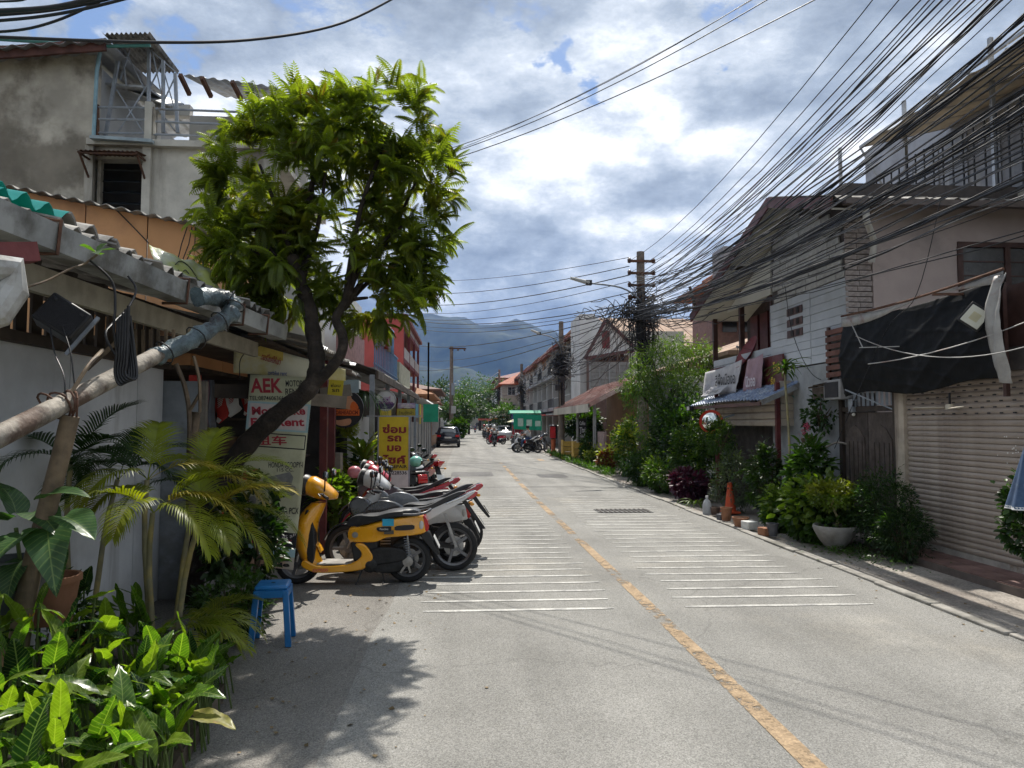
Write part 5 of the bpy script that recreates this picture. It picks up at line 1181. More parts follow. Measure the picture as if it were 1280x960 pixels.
hx = WG(512, 724).x; GB = 'motorbikes parked in a row outside the rental shop'
scooter('yellow_scooter', 'bright yellow retro scooter with blue sticker, first in the parked row', P_YEL, None, (hx, 8.46, 0), R(180), hero=True, group=GB)
def lean(o, a): o.rotation_euler[0] = R(a)
b1 = sportbike('parked_motorcycle', 'black motorcycle with round fuel tank just behind the yellow scooter', P_BLK, P_WHT, (-.12, 9.06, 0), R(182), GB)
b2_ = scooter('parked_scooter', 'white and black scooter with raised tail behind the black motorcycle', P_WHT, P_BLK, (-.14, 9.62, 0), R(178), group=GB, accent=P_RED)
b3 = sportbike('parked_motorcycle', 'dark motorcycle with red and white tail, last of the front row', P_GRY, P_RED, (-.02, 10.15, 0), R(184), GB)
b4 = scooter('parked_scooter', 'red scooter standing against the yellow repair sign', P_RED, P_BLK, (-.25, 10.75, 0), R(181), group=GB)
for o_, a in ((b1, 4), (b2_, -2), (b3, 4), (b4, 2)): lean(o_, a)
# second cluster beyond the yellow sign
G2 = 'motorbikes parked beyond the yellow repair sign'
pr = WG(524, 600)
def far_bike(src, label, loc, rz, group, lean_=3, name=None):
    c = copy_tree(src); c.location = loc; c.rotation_euler = (R(lean_), 0, rz); c['label'] = label
    if group: c['group'] = group
    elif 'group' in c: del c['group']
    return c
far_bike(b3, 'dark red-tailed motorcycle squeezed in past the red scooter', (-.35, 11.35, 0), R(180), GB)
far_bike(b4, 'second red scooter, nearest the yellow repair sign', (-.45, 11.95, 0), R(184), GB)
s1 = scooter('parked_scooter', 'black scooter with bright tail light right beside the yellow repair sign', P_BLK, P_GRY, (-.95, 15.2, 0), R(118), group=G2)
far_bike(b3, 'black and red motorcycle angled into the road, second past the sign', (-.72, 16.4, 0), R(122), G2)
far_bike(s1, 'grey scooter carrying a helmet, third past the yellow sign', (-1.3, 18.0, 0), R(120), G2)
far_bike(b1, 'dark motorcycle farthest of the cluster past the sign', (-1.0, 20.0, 0), R(125), G2)
# helmets
def helmet(loc, col, label, s_=1.0):
    h = thing('helmet', label, 'helmet', loc)
    MB().ball((0, 0, 0), .135 * s_, 18, 12, (1.08, .95, .92)).build('shell', col, h, smooth=180)
    MB().prism([(.10, .03), (.155, .02), (.15, -.06), (.09, -.07)], -.08 * s_, .08 * s_, 'xz').build('visor', glass_d, h, bevel=.01)
    return h
helmet((-1.25, 17.7, 1.0), P_BLK, 'black helmet resting on the scooter past the yellow sign')
helmet((-1.02, 15.35, 1.03), mat('mint_paint', (.25, .6, .5), rough=.3, coat=.5), 'mint green helmet on the scooter beside the yellow sign')
helmet(W(443, 590, 10.3), mat('pink_shell', (.55, .18, .2), rough=.3, coat=.5), 'small pink helmet hung among the scooter handlebars', .7)
# right-hand far cluster
G3 = 'motorbikes parked on the right beyond the bin'
far_bike(s1, 'silver scooter parked side on before the green canopy', (4.0, 44.5, 0), R(12), G3)
far_bike(b2_, 'white scooter at the front of the far right cluster', (4.5, 46, 0), R(200), G3)
far_bike(b4, 'red scooter in front of the red stall sign', (3.4, 62, 0), R(160), G3)
far_bike(s1, 'black scooter beside the red scooter at the stall', (4.2, 60, 0), R(30), G3)
far_bike(b1, 'dark motorcycle beneath the green canopy', (4.9, 48, 0), R(215), G3)
# ================================================================== LEFT SIGNS AND SMALL THINGS
def board(name, label, cat, px0, py0, px1, py1, Y, m, th=.02, rz=0.0):
    a, b = W(px0, py1, Y), W(px1, py0, Y); c = (a + b) / 2
    t = thing(name, label, cat, c, rz); w, h = b.x - a.x, b.z - a.z
    MB().box((0, 0, 0), (w, th, h)).build('board', m, t); return t, w, h
# ---- tall rental banner
cream = mat('cream_banner', (.50, .50, .34), rough=.55, var=.10, scale=2, col2=(.38, .37, .25), c2amt=.35, bump=.1, bscale=9)
red_i = mat('crimson_ink', (.38, .03, .05), rough=.5, var=.1); blk_i = mat('black_print', (.02, .02, .022), rough=.5)
blue_i = mat('pale_blue_print', (.36, .52, .56), rough=.5, var=.1); pk_w = mat('pale_pink_print', (.60, .54, .52), rough=.5); peach = mat('peach_print', (.52, .33, .22), rough=.5, var=.15, scale=4, col2=(.55, .50, .42)); grey_i = mat('grey_print', (.22, .22, .21), rough=.5, var=.2, scale=20)
YB = 8.25
bn = thing('rental_banner', 'tall printed cream banner reading AEK motorbike rental beside the yellow scooter', 'banner', (0, YB, 0))
TL, TR, BL, BR = W(313, 468, YB), W(392, 472, YB), W(293, 704, YB), W(367, 712, YB)
bn.location = (TL + TR + BL + BR) / 4
def bp(u, v, off=0.0):
    p = TL.lerp(TR, u).lerp(BL.lerp(BR, u), v); return p + V((0, -off + .012 * sin(v * 9 + u * 2) * (v), 0)) - bn.location
MB().sheet(bp, 14, 40, .004).build('sheet', cream, bn, smooth=180)
def band(u0, u1, v0, v1, m, off=.004, nm='printed_band'):
    MB().sheet(lambda u, v: bp(u0 + (u1 - u0) * u, v0 + (v1 - v0) * v, off), 8, 6, .0012).build(nm, m, bn)
Hb = (TL - BL).length; Wb = (TR - TL).length
skew = (BL.x - TL.x) / -(TL.z - BL.z)
def bt(s, u, v, h, m, fw=None, bold=.0, off=.010, shear=0.0):
    text('lettering', s, h * Hb, m, bn, bp(u, v, off), (pi / 2, 0, 0), bold=bold, fitw=fw * Wb if fw else None, shear=shear - skew * 1.0)
bt('AEK', .27, .055, .078, red_i, .50, .03); bt('MOTORBIKE', .78, .035, .034, blk_i, .42, .01); bt('RENTAL', .76, .080, .036, blk_i, .36, .01)
bt('TEL:0874606366.0842228536', .5, .118, .024, blk_i, .96, .01)
band(.0, 1, .142, .292, blue_i); band(.04, .96, .152, .282, pk_w, .006)
bt('Motorbike', .5, .185, .045, red_i, .84, .035); bt('For Rent', .5, .245, .045, red_i, .84, .035)
band(.02, .98, .305, .311, blk_i); band(.02, .98, .376, .382, blk_i); band(.02, .035, .305, .38, blk_i); band(.965, .98, .305, .38, blk_i)
bt('租车', .42, .343, .052, red_i, .50, .02)
bt('HONDA SCOOPY-I', .70, .465, .030, blk_i, .54, .01, shear=.1); bt('115 CC.', .70, .492, .018, blk_i, .26, .01)
bt('HONDA PCX', .74, .705, .034, blk_i, .46, .01, shear=.1); bt('150 CC.', .74, .742, .018, blk_i, .26, .01)
# printed pictures of scooters
def pic(cu, cv, s, m):
    def q(x, z): return bp(cu + x * s / Wb, cv - z * s / Hb, .008)
    g = MB()
    for wx in (0, 1.25):
        pts = [q(wx + .27 * cos(a), .27 + .27 * sin(a)) for a in [2 * pi * k / 14 for k in range(14)]]; g.add(pts, [tuple(range(14))])
    for poly in ([(-.2, .5), (-.2, .75), (.1, .85), (.6, .75), (.7, .4), (.95, .15), (1.2, .3), (1.3, .9), (1.1, 1.15), (.95, 1.1), (1.1, .8), (1.0, .4), (.75, .25), (.5, .25), (.3, .45)],):
        g.add([q(x, z) for x, z in poly], [tuple(range(len(poly)))])
    g.build('printed_picture', m, bn)
pic(.42, .625, .23, grey_i); pic(-.0, .72, .15, grey_i); pic(.06, .56, .12, red_i)
band(.0, 1, .815, .890, blk_i); bt('No risk at all', .66, .838, .022, pk_w, .60, .01); bt('Motorbike ChiangMai', .60, .872, .024, red_i, .72, .02)
band(.0, 1, .892, .938, blue_i); bt('DAILY/WEEKLY/ MONTHLY', .5, .915, .026, blk_i, .94, .01)
band(.0, 1, .940, 1.0, peach); bt('Please', .66, .957, .024, blk_i, .5, .045); bt('Inside', .66, .985, .024, blk_i, .5, .045)
# lower banner extends: soft lower flap
# ---- yellow banner along the shop eave
yb_m = mat('yellow_eave_banner', (.55, .48, .20), rough=.55, var=.12, scale=2, col2=(.62, .62, .52), c2amt=.55, bump=.15, bscale=6)
eb = thing('eave_banner', 'long yellow and white printed banner stretched under the shop eave', 'banner', W(360, 450, 8.5))
def ebp(u, v, off=0): 
    a, b, c, d = W(294, 424, 8.3), W(432, 462, 8.9), W(292, 466, 8.3), W(432, 476, 8.9); p = a.lerp(b, u).lerp(c.lerp(d, u), v); return p + V((0, -off - .025 * abs(sin(u * 8 + v * 3)) * (1 - u), 0)) - eb.location
MB().sheet(ebp, 24, 6, .004).build('sheet', yb_m, eb, smooth=180)
MB().sheet(lambda u, v: V(ebp(u * .42, v * .36, .01)), 10, 3, .001).build('yellow_corner', mat('yellow_print', (.60, .45, .08), rough=.5, var=.2), eb)
for s_, u, v, h, m_, fw, rz_ in (('มอเตอร์ไซค์ให้เช่า', .30, .36, .085, red_i, .30, -.30), ('Motorbike rent', .36, .90, .05, mat('blue_print', (.05, .09, .30)), .28, -.05), ('รับซ่อม', .74, .62, .09, red_i, .22, -.22)):
    text('lettering', s_, h, m_, eb, V(ebp(u, v, .03)) + V((0, -.02, 0)), (pi / 2, -rz_, 0), fitw=fw, bold=.02)
cable([W(300, 474, 8.2), W(300, 452, 8.15), W(308, 440, 8.15), W(325, 432, 8.15)], .006, 'thin black cord curling over the yellow eave banner')
# ---- socks (windsock-like christmas stockings) hanging at the shop front
sk_r = mat('sock_red', (.42, .035, .025), rough=.85, var=.15, scale=9); sk_w = mat('sock_white', (.55, .53, .50), rough=.85, var=.1, scale=9)
def sock(px, py0, py1, Y, red_body, label, w=17):
    top = W(px, py0, Y); s = (top.z - W(px, py1, Y).z); ww = w / F * Y
    t = thing('hanging_stocking', label, 'stocking', top, 0, 'stockings hung at the motorbike shop front')
    poly = [(-.5, 0), (.5, 0), (.52, -.25), (.62, -.60), (.85, -.72), (.70, -.80), (.05, -1.0), (-.12, -.95), (-.08, -.75), (-.36, -.45), (-.46, -.25)]
    body = [(x * ww, z * s) for x, z in poly]
    MB().prism(body, -.012, .012, 'xz').build('body', sk_r if red_body else sk_w, t, bevel=.006)
    MB().prism([(-.54 * ww, .01), (.54 * ww, .01), (.54 * ww, -.17 * s), (-.52 * ww, -.17 * s)], -.018, .018, 'xz').build('cuff', sk_w if red_body else sk_r, t, bevel=.006)
    if red_body: MB().prism([(.05 * ww, -.985 * s), (-.12 * ww, -.94 * s), (-.05 * ww, -.82 * s), (.25 * ww, -.90 * s)], -.014, .014, 'xz').build('toe', sk_w, t)
    wing = sk_w if red_body else sk_r
    for k in range(6):
        z0 = (-.30 - k * .052) * s; L = (.42 - k * .035) * ww
        MB().prism([(-.12 * ww + k * .02 * ww, z0), (L, z0 + .085 * s), (L * .96, z0 + .055 * s), (-.06 * ww, z0 - .025 * s)], -.0155, -.0125, 'xz').build('wing_feather', wing, t)
    return t
sock(274, 482, 530, 8.7, True, 'red stocking with white wing stripes, middle of those hanging in the shop')
sock(288, 482, 522, 8.7, False, 'white stocking with red wing stripes right of the red stocking')
sock(244, 470, 517, 8.3, False, 'white stocking with red wing stripes at the twig fork', 13)
sock(307, 486, 520, 8.8, True, 'partly hidden red stocking beside the tall banner', 12)
cl = thing('hanging_jacket', 'dim grey striped jacket hanging between the stockings and the wall', 'jacket', W(258, 475, 8.6))
def jk(u, v): return ((u - .5) * (.17 + .05 * v) + .01 * sin(v * 7), .03 * sin(u * 14) * (.3 + v), -.58 * v)
MB().sheet(jk, 24, 8, .01).build('cloth', mat('grey_jacket', (.14, .15, .17), rough=.9, var=.25, scale=4), cl, smooth=180)
for u in (.3, .62): MB().sheet(lambda a, b: V(jk(u + a * .08, b)) + V((0, -.012, 0)), 2, 8, .003).build('stripe', mat('pink_stripe', (.25, .12, .15)), cl)
# dim white stickers/shutter bits inside
ib = scooter('indoor_scooter', 'dim black scooter inside the dark rental shop', P_BLK, P_RED, (-3.4, 9.7, 0), R(250))
# ---- blue stool
bl = mat('blue_plastic', (.015, .16, .42), rough=.35, var=.12, scale=5, spec=.5)
pL = WG(363, 803)
stl = thing('blue_stool', 'blue plastic stool with a pierced seat standing by the palm', 'stool', (pL.x - .155, pL.y + .02, 0), R(6))
MB().box((0, 0, .475), (.27, .27, .045)).build('seat', bl, stl, bevel=.02)
for sx in (-1, 1):
    for sy in (-1, 1): loft([[(sx * (.115 + .035 * (1 - z / .46)) + a, sy * (.115 + .035 * (1 - z / .46)) + b, z) for a, b in ((-.024, -.024), (.024, -.024), (.024, .024), (-.024, .024))] for z in (0, .46)]).build('leg', bl, stl, bevel=.006)
for a in (0, pi / 2, pi, 3 * pi / 2): MB().box((.13 * cos(a), .13 * sin(a), .43), (.02 if abs(cos(a)) > .5 else .2, .02 if abs(sin(a)) > .5 else .2, .06)).build('apron', bl, stl)
MB().lathe([(.018, .497), (.02, .4985), (.0001, .4985)], n=12).build('seat_hole', black, stl)
# ---- yellow repair sign
rs_m = mat('yellow_sign_vinyl', (.60, .46, .02), rough=.5, var=.12, scale=3, col2=(.48, .36, .03), c2amt=.4)
rt, w, h = board('repair_sign', 'tall yellow sign with dark red Thai lettering, FIX&REPAIR at its foot', 'sign', 473, 521, 511, 612, 13.0, rs_m)
dr = mat('dark_red_ink', (.22, .02, .02), rough=.5)
for s_, y, hh, fw in (('ซ่อม', .335, .125, .80), ('รถ', .20, .085, .48), ('มอ', .065, .085, .48), ('ไซค์', -.085, .125, .78)): text('lettering', s_, hh * h, dr, rt, (.01, -.014, y * h), bold=.045, fitw=fw * w)
text('lettering', 'FIX&REPAIR', .045 * h, blk_i, rt, (0, -.014, -.185 * h), bold=.03, fitw=.92 * w)
MB().box((0, -.013, -.36 * h), (w, .004, .24 * h)).build('white_strip', mat('white_vinyl', (.62, .62, .60), rough=.5), rt); text('lettering', '084-0228536', .05 * h, blk_i, rt, (0, -.018, -.27 * h), bold=.02, fitw=.9 * w)
g = MB()
for x in (-w / 2 - .012, w / 2 + .012): MB().box((x, 0, -.05), (.025, .03, h + .1)).build('frame_post', steel, rt)
MB().box((0, 0, h / 2 + .012), (w + .45, .03, .02)).build('frame_rail', steel, rt)
# ---- round signs
def disc(name, label, px, py, Y, r, base, rim):
    t = thing(name, label, 'sign', W(px, py, Y)); MB().lathe([(.0001, -.03), (r * .93, -.03), (r * .93, .03), (.0001, .03)], n=36, axis='y').build('face', base, t, smooth=40)
    MB().lathe([(r * .92, -.04), (r, -.04), (r, .04), (r * .92, .04), (r * .92, -.04)], n=36, axis='y').build('rim', rim, t, smooth=40); return t
lav = mat('lavender_print', (.42, .36, .50), rough=.4); pur = mat('purple_print', (.16, .02, .20), rough=.4); pale = mat('pale_sign_face', (.56, .56, .60), rough=.4, var=.06)
t = disc('round_cat_sign', 'round lavender sign with a cat face and purple lettering', 482, 501, 14.5, .21, pale, mat('silver_rim', (.4, .4, .42), rough=.3, metal=.5))
def flat(t, poly, m, y=-.034, nm='printed_shape'): MB().prism(poly, y - .003, y, 'xz').build(nm, m, t)
flat(t, [(-.10, -.02), (-.105, .10), (-.05, .07), (.05, .07), (.105, .10), (.10, -.02), (.05, -.06), (-.05, -.06)], lav)
for x in (-.04, .04): flat(t, [(x + .018 * cos(a), .02 + .018 * sin(a)) for a in [2 * pi * k / 10 for k in range(10)]], pur, -.038)
for x in (-.085, .085): flat(t, [(x - .02, .06), (x * 1.05, .09), (x + .02, .055)], mat('pink_print', (.5, .25, .35)), -.038)
flat(t, [(-.195, -.05), (.195, -.05), (.17, -.11), (.10, -.165), (-.10, -.165), (-.17, -.11)], mat('indigo_print', (.06, .04, .12)))
text('lettering', 'นิกซี่แคท', .075, pur, t, (0, -.042, -.035), bold=.05, fitw=.30); text('lettering', 'BAKERY', .02, pale, t, (0, -.042, -.13), fitw=.1)
t = disc('round_orange_sign', 'round black sign with orange banner lettering beside the tree', 431, 511, 12.6, .33, mat('black_sign_face', (.02, .02, .022), rough=.4), black)
skin_p = mat('tan_print', (.50, .26, .14), rough=.5); or_p = mat('orange_print', (.62, .13, .02), rough=.4)
flat(t, curvy([(.02, .0), (.0, .12), (.04, .24), (.10, .27), (.12, .18), (.20, .10), (.22, 0)], 3), skin_p)
flat(t, curvy([(.10, .0), (.13, .12), (.20, .10), (.24, 0)], 3), or_p, -.037)
flat(t, curvy([(-.28, -.17), (-.1, -.20), (.10, -.17), (.10, -.27), (-.06, -.30), (-.24, -.24)], 3), skin_p)
flat(t, [(-.33, -.01), (.26, -.01), (.26, -.12), (-.33, -.12)], or_p, -.04); text('lettering', 'MOTORHEADCM', .07, mat('dark_orange_ink', (.18, .03, .01)), t, (-.035, -.046, -.065), bold=.03, fitw=.54)
# yellow paper and grey plank by the tree
pk = thing('signboard_plank', 'grey weathered plank board with a yellow poster behind the tree fork', 'board', W(420, 490, 9.9), R(0))
MB().box((0, 0, 0), (.42, .03, .16), (0, -.14, 0)).build('plank', mat('grey_plank', (.25, .23, .20), var=.2, streak=1), pk)
MB().box((.0, -.03, .06), (.2, .006, .22), (0, .1, 0)).build('poster', mat('yellow_paper', (.62, .52, .04), rough=.7), pk); text('lettering', 'ซ่อม', .05, blk_i, pk, (0, -.036, .09), fitw=.13, bold=.02); text('lettering', 'รถ', .04, blk_i, pk, (0, -.036, .02), fitw=.1, bold=.02)
MB().box((.2, .0, .08), (.22, .01, .18)).build('poster', mat('blue_grey_paper', (.25, .32, .38)), pk)
# ---- further signs
t, w, h = board('small_yellow_sign', 'small dark yellow sign hanging behind the repair sign', 'sign', 496, 511, 519, 520.5, 17, mat('mustard_vinyl', (.38, .30, .03), rough=.5, var=.15)); text('lettering', 'ร้านซักผ้า', h * .5, blk_i, t, (0, -.014, 0), fitw=w * .8)
t, w, h = board('green_tarp_sign', 'plain green tarpaulin sign hung before the far grey wall', 'sign', 529, 505, 548, 527.5, 21, mat('green_tarp', (.01, .30, .17), rough=.45, var=.15, scale=4)); 
t, w, h = board('green_hanging_banner', 'narrow pale blue and yellow banner left of the green tarp sign', 'banner', 519.5, 505, 523, 522, 19.5, mat('sky_blue_vinyl', (.20, .45, .58), rough=.5))
t, w, h = board('hanging_banner', 'narrow yellow banner right next to the blue one', 'banner', 524.3, 505, 526.3, 530, 19.6, mat('bright_yellow_vinyl', (.65, .5, .08), rough=.5))
t, w, h = board('violet_poster', 'violet and white poster strip above the small yellow sign', 'poster', 497, 504, 519, 510, 17.2, mat('violet_vinyl', (.3, .24, .42), rough=.5, col2=(.6, .6, .62), c2amt=.5))
MB().box((0, 0, 0), (.25, .02, .14)).build('small_yellow_plate', mat('bright_yellow_vinyl'), None).location = W(482, 515.5, 16)
meta(bpy.data.objects['small_yellow_plate'], 'tiny bright yellow plate just below the round cat sign', 'sign')
# ================================================================== PLANTS
bark = mat('dark_bark', (.038, .028, .021), rough=.95, var=.35, scale=7, bump=1.0, bscale=30, col2=(.09, .07, .055), c2amt=.3)
stem_g = mat('green_stem', (.10, .15, .04), rough=.6, var=.2)
twig_m = mat('twig', (.10, .075, .05), rough=.9, var=.3)
# ---- the leaning roadside tree with compound leaves
tl_m = leafmat('tree_leaf', (.16, .22, .04), tr=(2.1, 2.1, .4), amt=.6, rough=.30, var=.35, col2=(.22, .22, .03), c2amt=.45)
tl_y = leafmat('tree_leaf_tip', (.17, .13, .03), tr=(1.9, 1.6, .5), amt=.5, rough=.4, var=.3)
YT = 7.7
tree = thing('roadside_tree', 'leaning street tree with forked dark trunk and dense glossy compound leaves', 'tree', (W(262, 620, YT).x, YT, 0))
def T(px, py, dy=0): return W(px, py, YT + dy)
trk = crom([(W(238, 700, YT).x, YT, 0), T(255, 640), T(300, 566), T(345, 520, -.05), T(383, 490, -.08), T(396, 460, -.05), T(392, 420), T(385, 380), T(374, 350), T(365, 320)], 5)
n_ = len(trk); lb(tree).tube(trk, [.125 - .06 * (i / n_) ** .8 + .008 * sin(i * 1.9) for i in range(n_)], 14).build('trunk', bark, smooth=70)
def limb(pts, r0, r1, m=bark):
    c = crom(pts, 5); n = len(c); lb(tree).tube(c, [r0 + (r1 - r0) * i / n for i in range(n)], 8).build('limb', m, smooth=70); return c
limb([T(383, 490, -.08), T(412, 462, -.1), T(427, 440, -.12), T(428, 418, -.1), T(420, 398, .0), T(432, 375, .1), T(440, 340, .2)], .062, .04)
tips = []
CR_C = T(412, 245); 
def crown_r(px, py): return T(px, py)
# crown outline: clusters placed in ellipsoids that follow the photographed outline
blobs = [((400, 215), 1.0, .90), ((400, 140), .55, .35), ((318, 205), .55, .50), ((300, 262), .45, .5), ((325, 320), .52, .42), ((482, 160), .50, .50), ((515, 222), .45, .42), ((495, 285), .45, .42), ((488, 335), .42, .36), ((395, 165), .6, .42), ((430, 300), .6, .5), ((300, 310), .4, .36), ((452, 378), .40, .22), ((348, 362), .32, .20)]
blobs = [((412 + (c[0] - 405) * 1.0, 232 + (c[1] - 232) * .96), a * .88, b * .9) for c, a, b in blobs]
lr = random.Random(21)
for (c, rr_, rz_) in blobs:
    c3 = T(*c, lr.uniform(0, .5)); 
    st = trk[int(len(trk) * .85)] if c[0] < 430 else T(430, 385, .1)
    mid = st.lerp(c3, .5) + V((lr.uniform(-.1, .1), lr.uniform(-.2, .2), .05))
    limb([st, mid, c3], .035, .014)
# compound leaf mesh: rachis with leaflets, tip curled down
def compound(nl, L, lw, ll, droop=.5, mt=tl_m, name='leaf', seed=0, curl=.0, lift=.3):
    r_ = np.random.RandomState(seed); pts = curve_pts((0, 0, 0), (0, 1, lift), L, droop, nl)
    V_, F_ = [], []
    def leaflet(p, d, s, side_):
        d = d.normalized(); up = V((0, 0, 1)); x = d.cross(up).normalized(); z = x.cross(d)
        k = len(V_)
        for lx, ly, lz in LEAF4_V if nl > 12 else LEAF_V: V_.append(p + s * (x * lx * lw + d * ly + z * (lz - .28 * ly * ly)))
        for f in (LEAF4_F if nl > 12 else LEAF_F): F_.extend([k + i for i in f])
    for i in range(1, nl + 1):
        t = (pts[min(i + 1, nl)] - pts[i - 1]).normalized(); x = t.cross(V((0, 0, 1))).normalized(); f = i / nl
        s = ll * (.55 + .75 * sin(pi * min(1, f * .85 + .1))) * r_.uniform(.9, 1.1)
        for sd_ in (-1, 1): leaflet(pts[i], x * sd_ * 1.0 + t * (.35 + .5 * f) + V((0, 0, -.25)), s, sd_)
    leaflet(pts[-1], (pts[-1] - pts[-2]), ll * .8, 0)
    # rachis
    k = len(V_); 
    for i, p in enumerate(pts):
        w = .006 * (1 - .6 * i / nl) * (L / .4); V_.append(p + V((w, 0, 0))); V_.append(p - V((w, 0, 0)))
    for i in range(len(pts) - 1): a = k + 2 * i; F_.extend([a, a + 1, a + 3]); F_.extend([a, a + 3, a + 2])
    return np.array([tuple(q) for q in V_]), np.array(F_, np.int32)
variants = [compound(13, .40, .50, .085, d_, seed=i, lift=l_) for i, (d_, l_) in enumerate(((.9, .4), (1.3, .3), (.5, .6), (1.7, .2)))]
# positions: rosettes at the blob surfaces
ros = []
def inside(p):
    for (c, a, b) in blobs:
        q = T(*c) ; 
        if ((p.x - q.x) / a) ** 2 + ((p.z - q.z) / b) ** 2 + ((p.y - q.y) / (a * 1.05)) ** 2 < .52: return True
    return False
tops = [(487, 98), (300, 158), (345, 128), (395, 122), (440, 120), (515, 112), (545, 195), (540, 235), (522, 155), (275, 215), (270, 262), (272, 330), (520, 372), (518, 345), (410, 180), (465, 190), (355, 165), (290, 195), (440, 150), (500, 215), (400, 215), (330, 240), (465, 110), (370, 115), (320, 140)]
for px, py in tops: ros.append((T(px, py + 22, lr.uniform(-.5, .4)), V((lr.uniform(-.3, .3) + (px - 410) / 400, lr.uniform(-.3, .2), 1)), 13))
tries = 0
while len(ros) < 320 and tries < 20000:
    tries += 1
    c, a, b = lr.choice(blobs); q = T(*c)
    d = V((lr.gauss(0, 1), lr.gauss(0, 1), lr.gauss(0, 1))).normalized(); k = lr.uniform(.75, 1.0)
    p = q + V((d.x * a, d.y * a * .85 + .3, d.z * b)) * k
    if inside(p) and lr.random() < .55: continue
    ros.append((p, (d + V((0, 0, .45))), 9))
leafs = []
for p, n0, cnt in ros:
    n0 = n0.normalized(); a0 = lr.uniform(0, 6.3); sc = lr.uniform(.55, .95)
    for j in range(cnt):
        a = a0 + j * 2.4; el = lr.uniform(.25, 1.0) if j > 2 else lr.uniform(.9, 1.4)
        x = n0.orthogonal().normalized(); y = n0.cross(x)
        d = (x * cos(a) + y * sin(a)) * cos(el) + n0 * sin(el); leafs.append((p + n0 * .02 * j, d.normalized(), sc * lr.uniform(.7, 1.1), lr.randrange(4)))
print('tree leaves', len(leafs), 'rosettes', len(ros))
leafs.sort(key=lambda q: q[0].y - q[2] * .3)
lme = [np_mesh('leaf', v, f, 3, tl_m) for v, f in variants]
lmt = [np_mesh('leaf', v, f, 3, tl_y) for v, f in variants]
def frame(d, roll=0.0):
    d = V(d).normalized(); x = d.cross(V((0, 0, 1)));
    if x.length < 1e-3: x = V((1, 0, 0))
    x.normalize(); z = x.cross(d); m = Matrix((x, d, z)).transposed(); return m @ Matrix.Rotation(roll, 3, 'Y')
for p, d, s, k in leafs[:290]:
    o = link('leaf', lme[k] , tree); o.matrix_local = Matrix.Translation(rel(tree, p)) @ frame(d).to_4x4() @ Matrix.Scale(s, 4)
def join_inst(name, items, variants, m, root, kind='stuff', roll=0.0):
    allv, allf, off = [], [], 0
    for p, d, s, k in items:
        v, f = variants[k]; M_ = np.array(frame(d, (lr.uniform(-roll, roll) if roll else 0)))
        q = (v * s) @ M_.T + np.array(rel(root, p)); allv.append(q); allf.append(f + off); off += len(v)
    o = link(name, np_mesh(name, np.concatenate(allv), np.concatenate(allf), 3, m), root); o['kind'] = kind; return o
join_inst('foliage', leafs[290:], variants, tl_m, tree)
yt = [(p + d * .02, (d + V((0, 0, .5))).normalized(), .45, k) for p, d, s, k in leafs if lr.random() < .035]
join_inst('young_foliage', yt, variants, tl_y, tree)
# ---- areca palm, foreground left
pl_m = leafmat('palm_leaflet', (.30, .36, .04), tr=(1.6, 1.6, .3), amt=.5, rough=.38, var=.35, col2=(.40, .39, .05), c2amt=.45, scale=2.2)
pl_y = leafmat('palm_leaflet_yellow', (.50, .40, .045), tr=(1.5, 1.4, .4), amt=.35, rough=.4, var=.3, col2=(.22, .25, .04), c2amt=.5, scale=4)
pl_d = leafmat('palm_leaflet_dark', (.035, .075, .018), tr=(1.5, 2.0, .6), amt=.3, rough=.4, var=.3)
cane_m = mat('palm_cane', (.24, .22, .13), rough=.6, var=.25, scale=5, col2=(.38, .30, .10), c2amt=.4)
petiole_m = mat('palm_petiole', (.38, .26, .05), rough=.5, var=.2)
def frond(L=1.0, n=34, ll=.34, droop=1.5, lift=1.0, seed=0, wid=.028, hang=.5):
    r_ = random.Random(seed); pts = curve_pts((0, 0, 0), (0, 1, lift), L, droop, n); V_, F_ = [], []
    for i in range(int(n * .22), n + 1):
        f = i / n; t = (pts[min(i + 1, n)] - pts[i - 1]).normalized(); x = t.cross(V((0, 0, 1))).normalized(); up = x.cross(t)
        for sd_ in (-1, 1):
            d = (x * sd_ * (1.0 - .35 * f) + t * (.55 + .5 * f) + up * (.35 + r_.uniform(-.08, .1))).normalized(); l_ = ll * (sin(pi * (.12 + .80 * f)) ** .7) * r_.uniform(.88, 1.08)
            p = pts[i].copy(); k = len(V_); wv = d.cross(up).normalized(); seg = 4; dd = d.copy()
            for j in range(seg + 1):
                w = wid * (1 - (j / seg) ** 1.6) * (.55 + .45 * min(1, j * 2 / seg)) * .5 + .0006; V_.append(p + wv * w); V_.append(p - wv * w + up * .0)
                dd = (dd + V((0, 0, -hang * (j + .5) / seg))).normalized(); p = p + dd * l_ / seg
            for j in range(seg): a = k + 2 * j; F_.extend([a, a + 1, a + 3]); F_.extend([a, a + 3, a + 2])
    k = len(V_)
    for i, p in enumerate(pts):
        w = .007 * (1 - .75 * i / n); V_.extend([p + V((w, 0, 0)), p - V((w, 0, 0)), p + V((0, 0, -w))])
    for i in range(len(pts) - 1):
        for (q, w_) in ((0, 1), (1, 2), (2, 0)):
            a, b = k + 3 * i + q, k + 3 * i + w_; F_.extend([a, b, b + 3]); F_.extend([a, b + 3, a + 3])
    return np.array([tuple(q) for q in V_]), np.array(F_, np.int32)
FV = [frond(seed=i, droop=dr_, lift=li, hang=h_) for i, (dr_, li, h_) in enumerate(((1.5, 1.3, .35), (2.0, 1.0, .5), (1.2, 2.0, .3), (2.3, .7, .55)))]
def fmesh(m): return [np_mesh('frond', v, f, 3, m) for v, f in FV]
FM_N, FM_Y, FM_D = fmesh(pl_m), fmesh(pl_y), fmesh(pl_d)
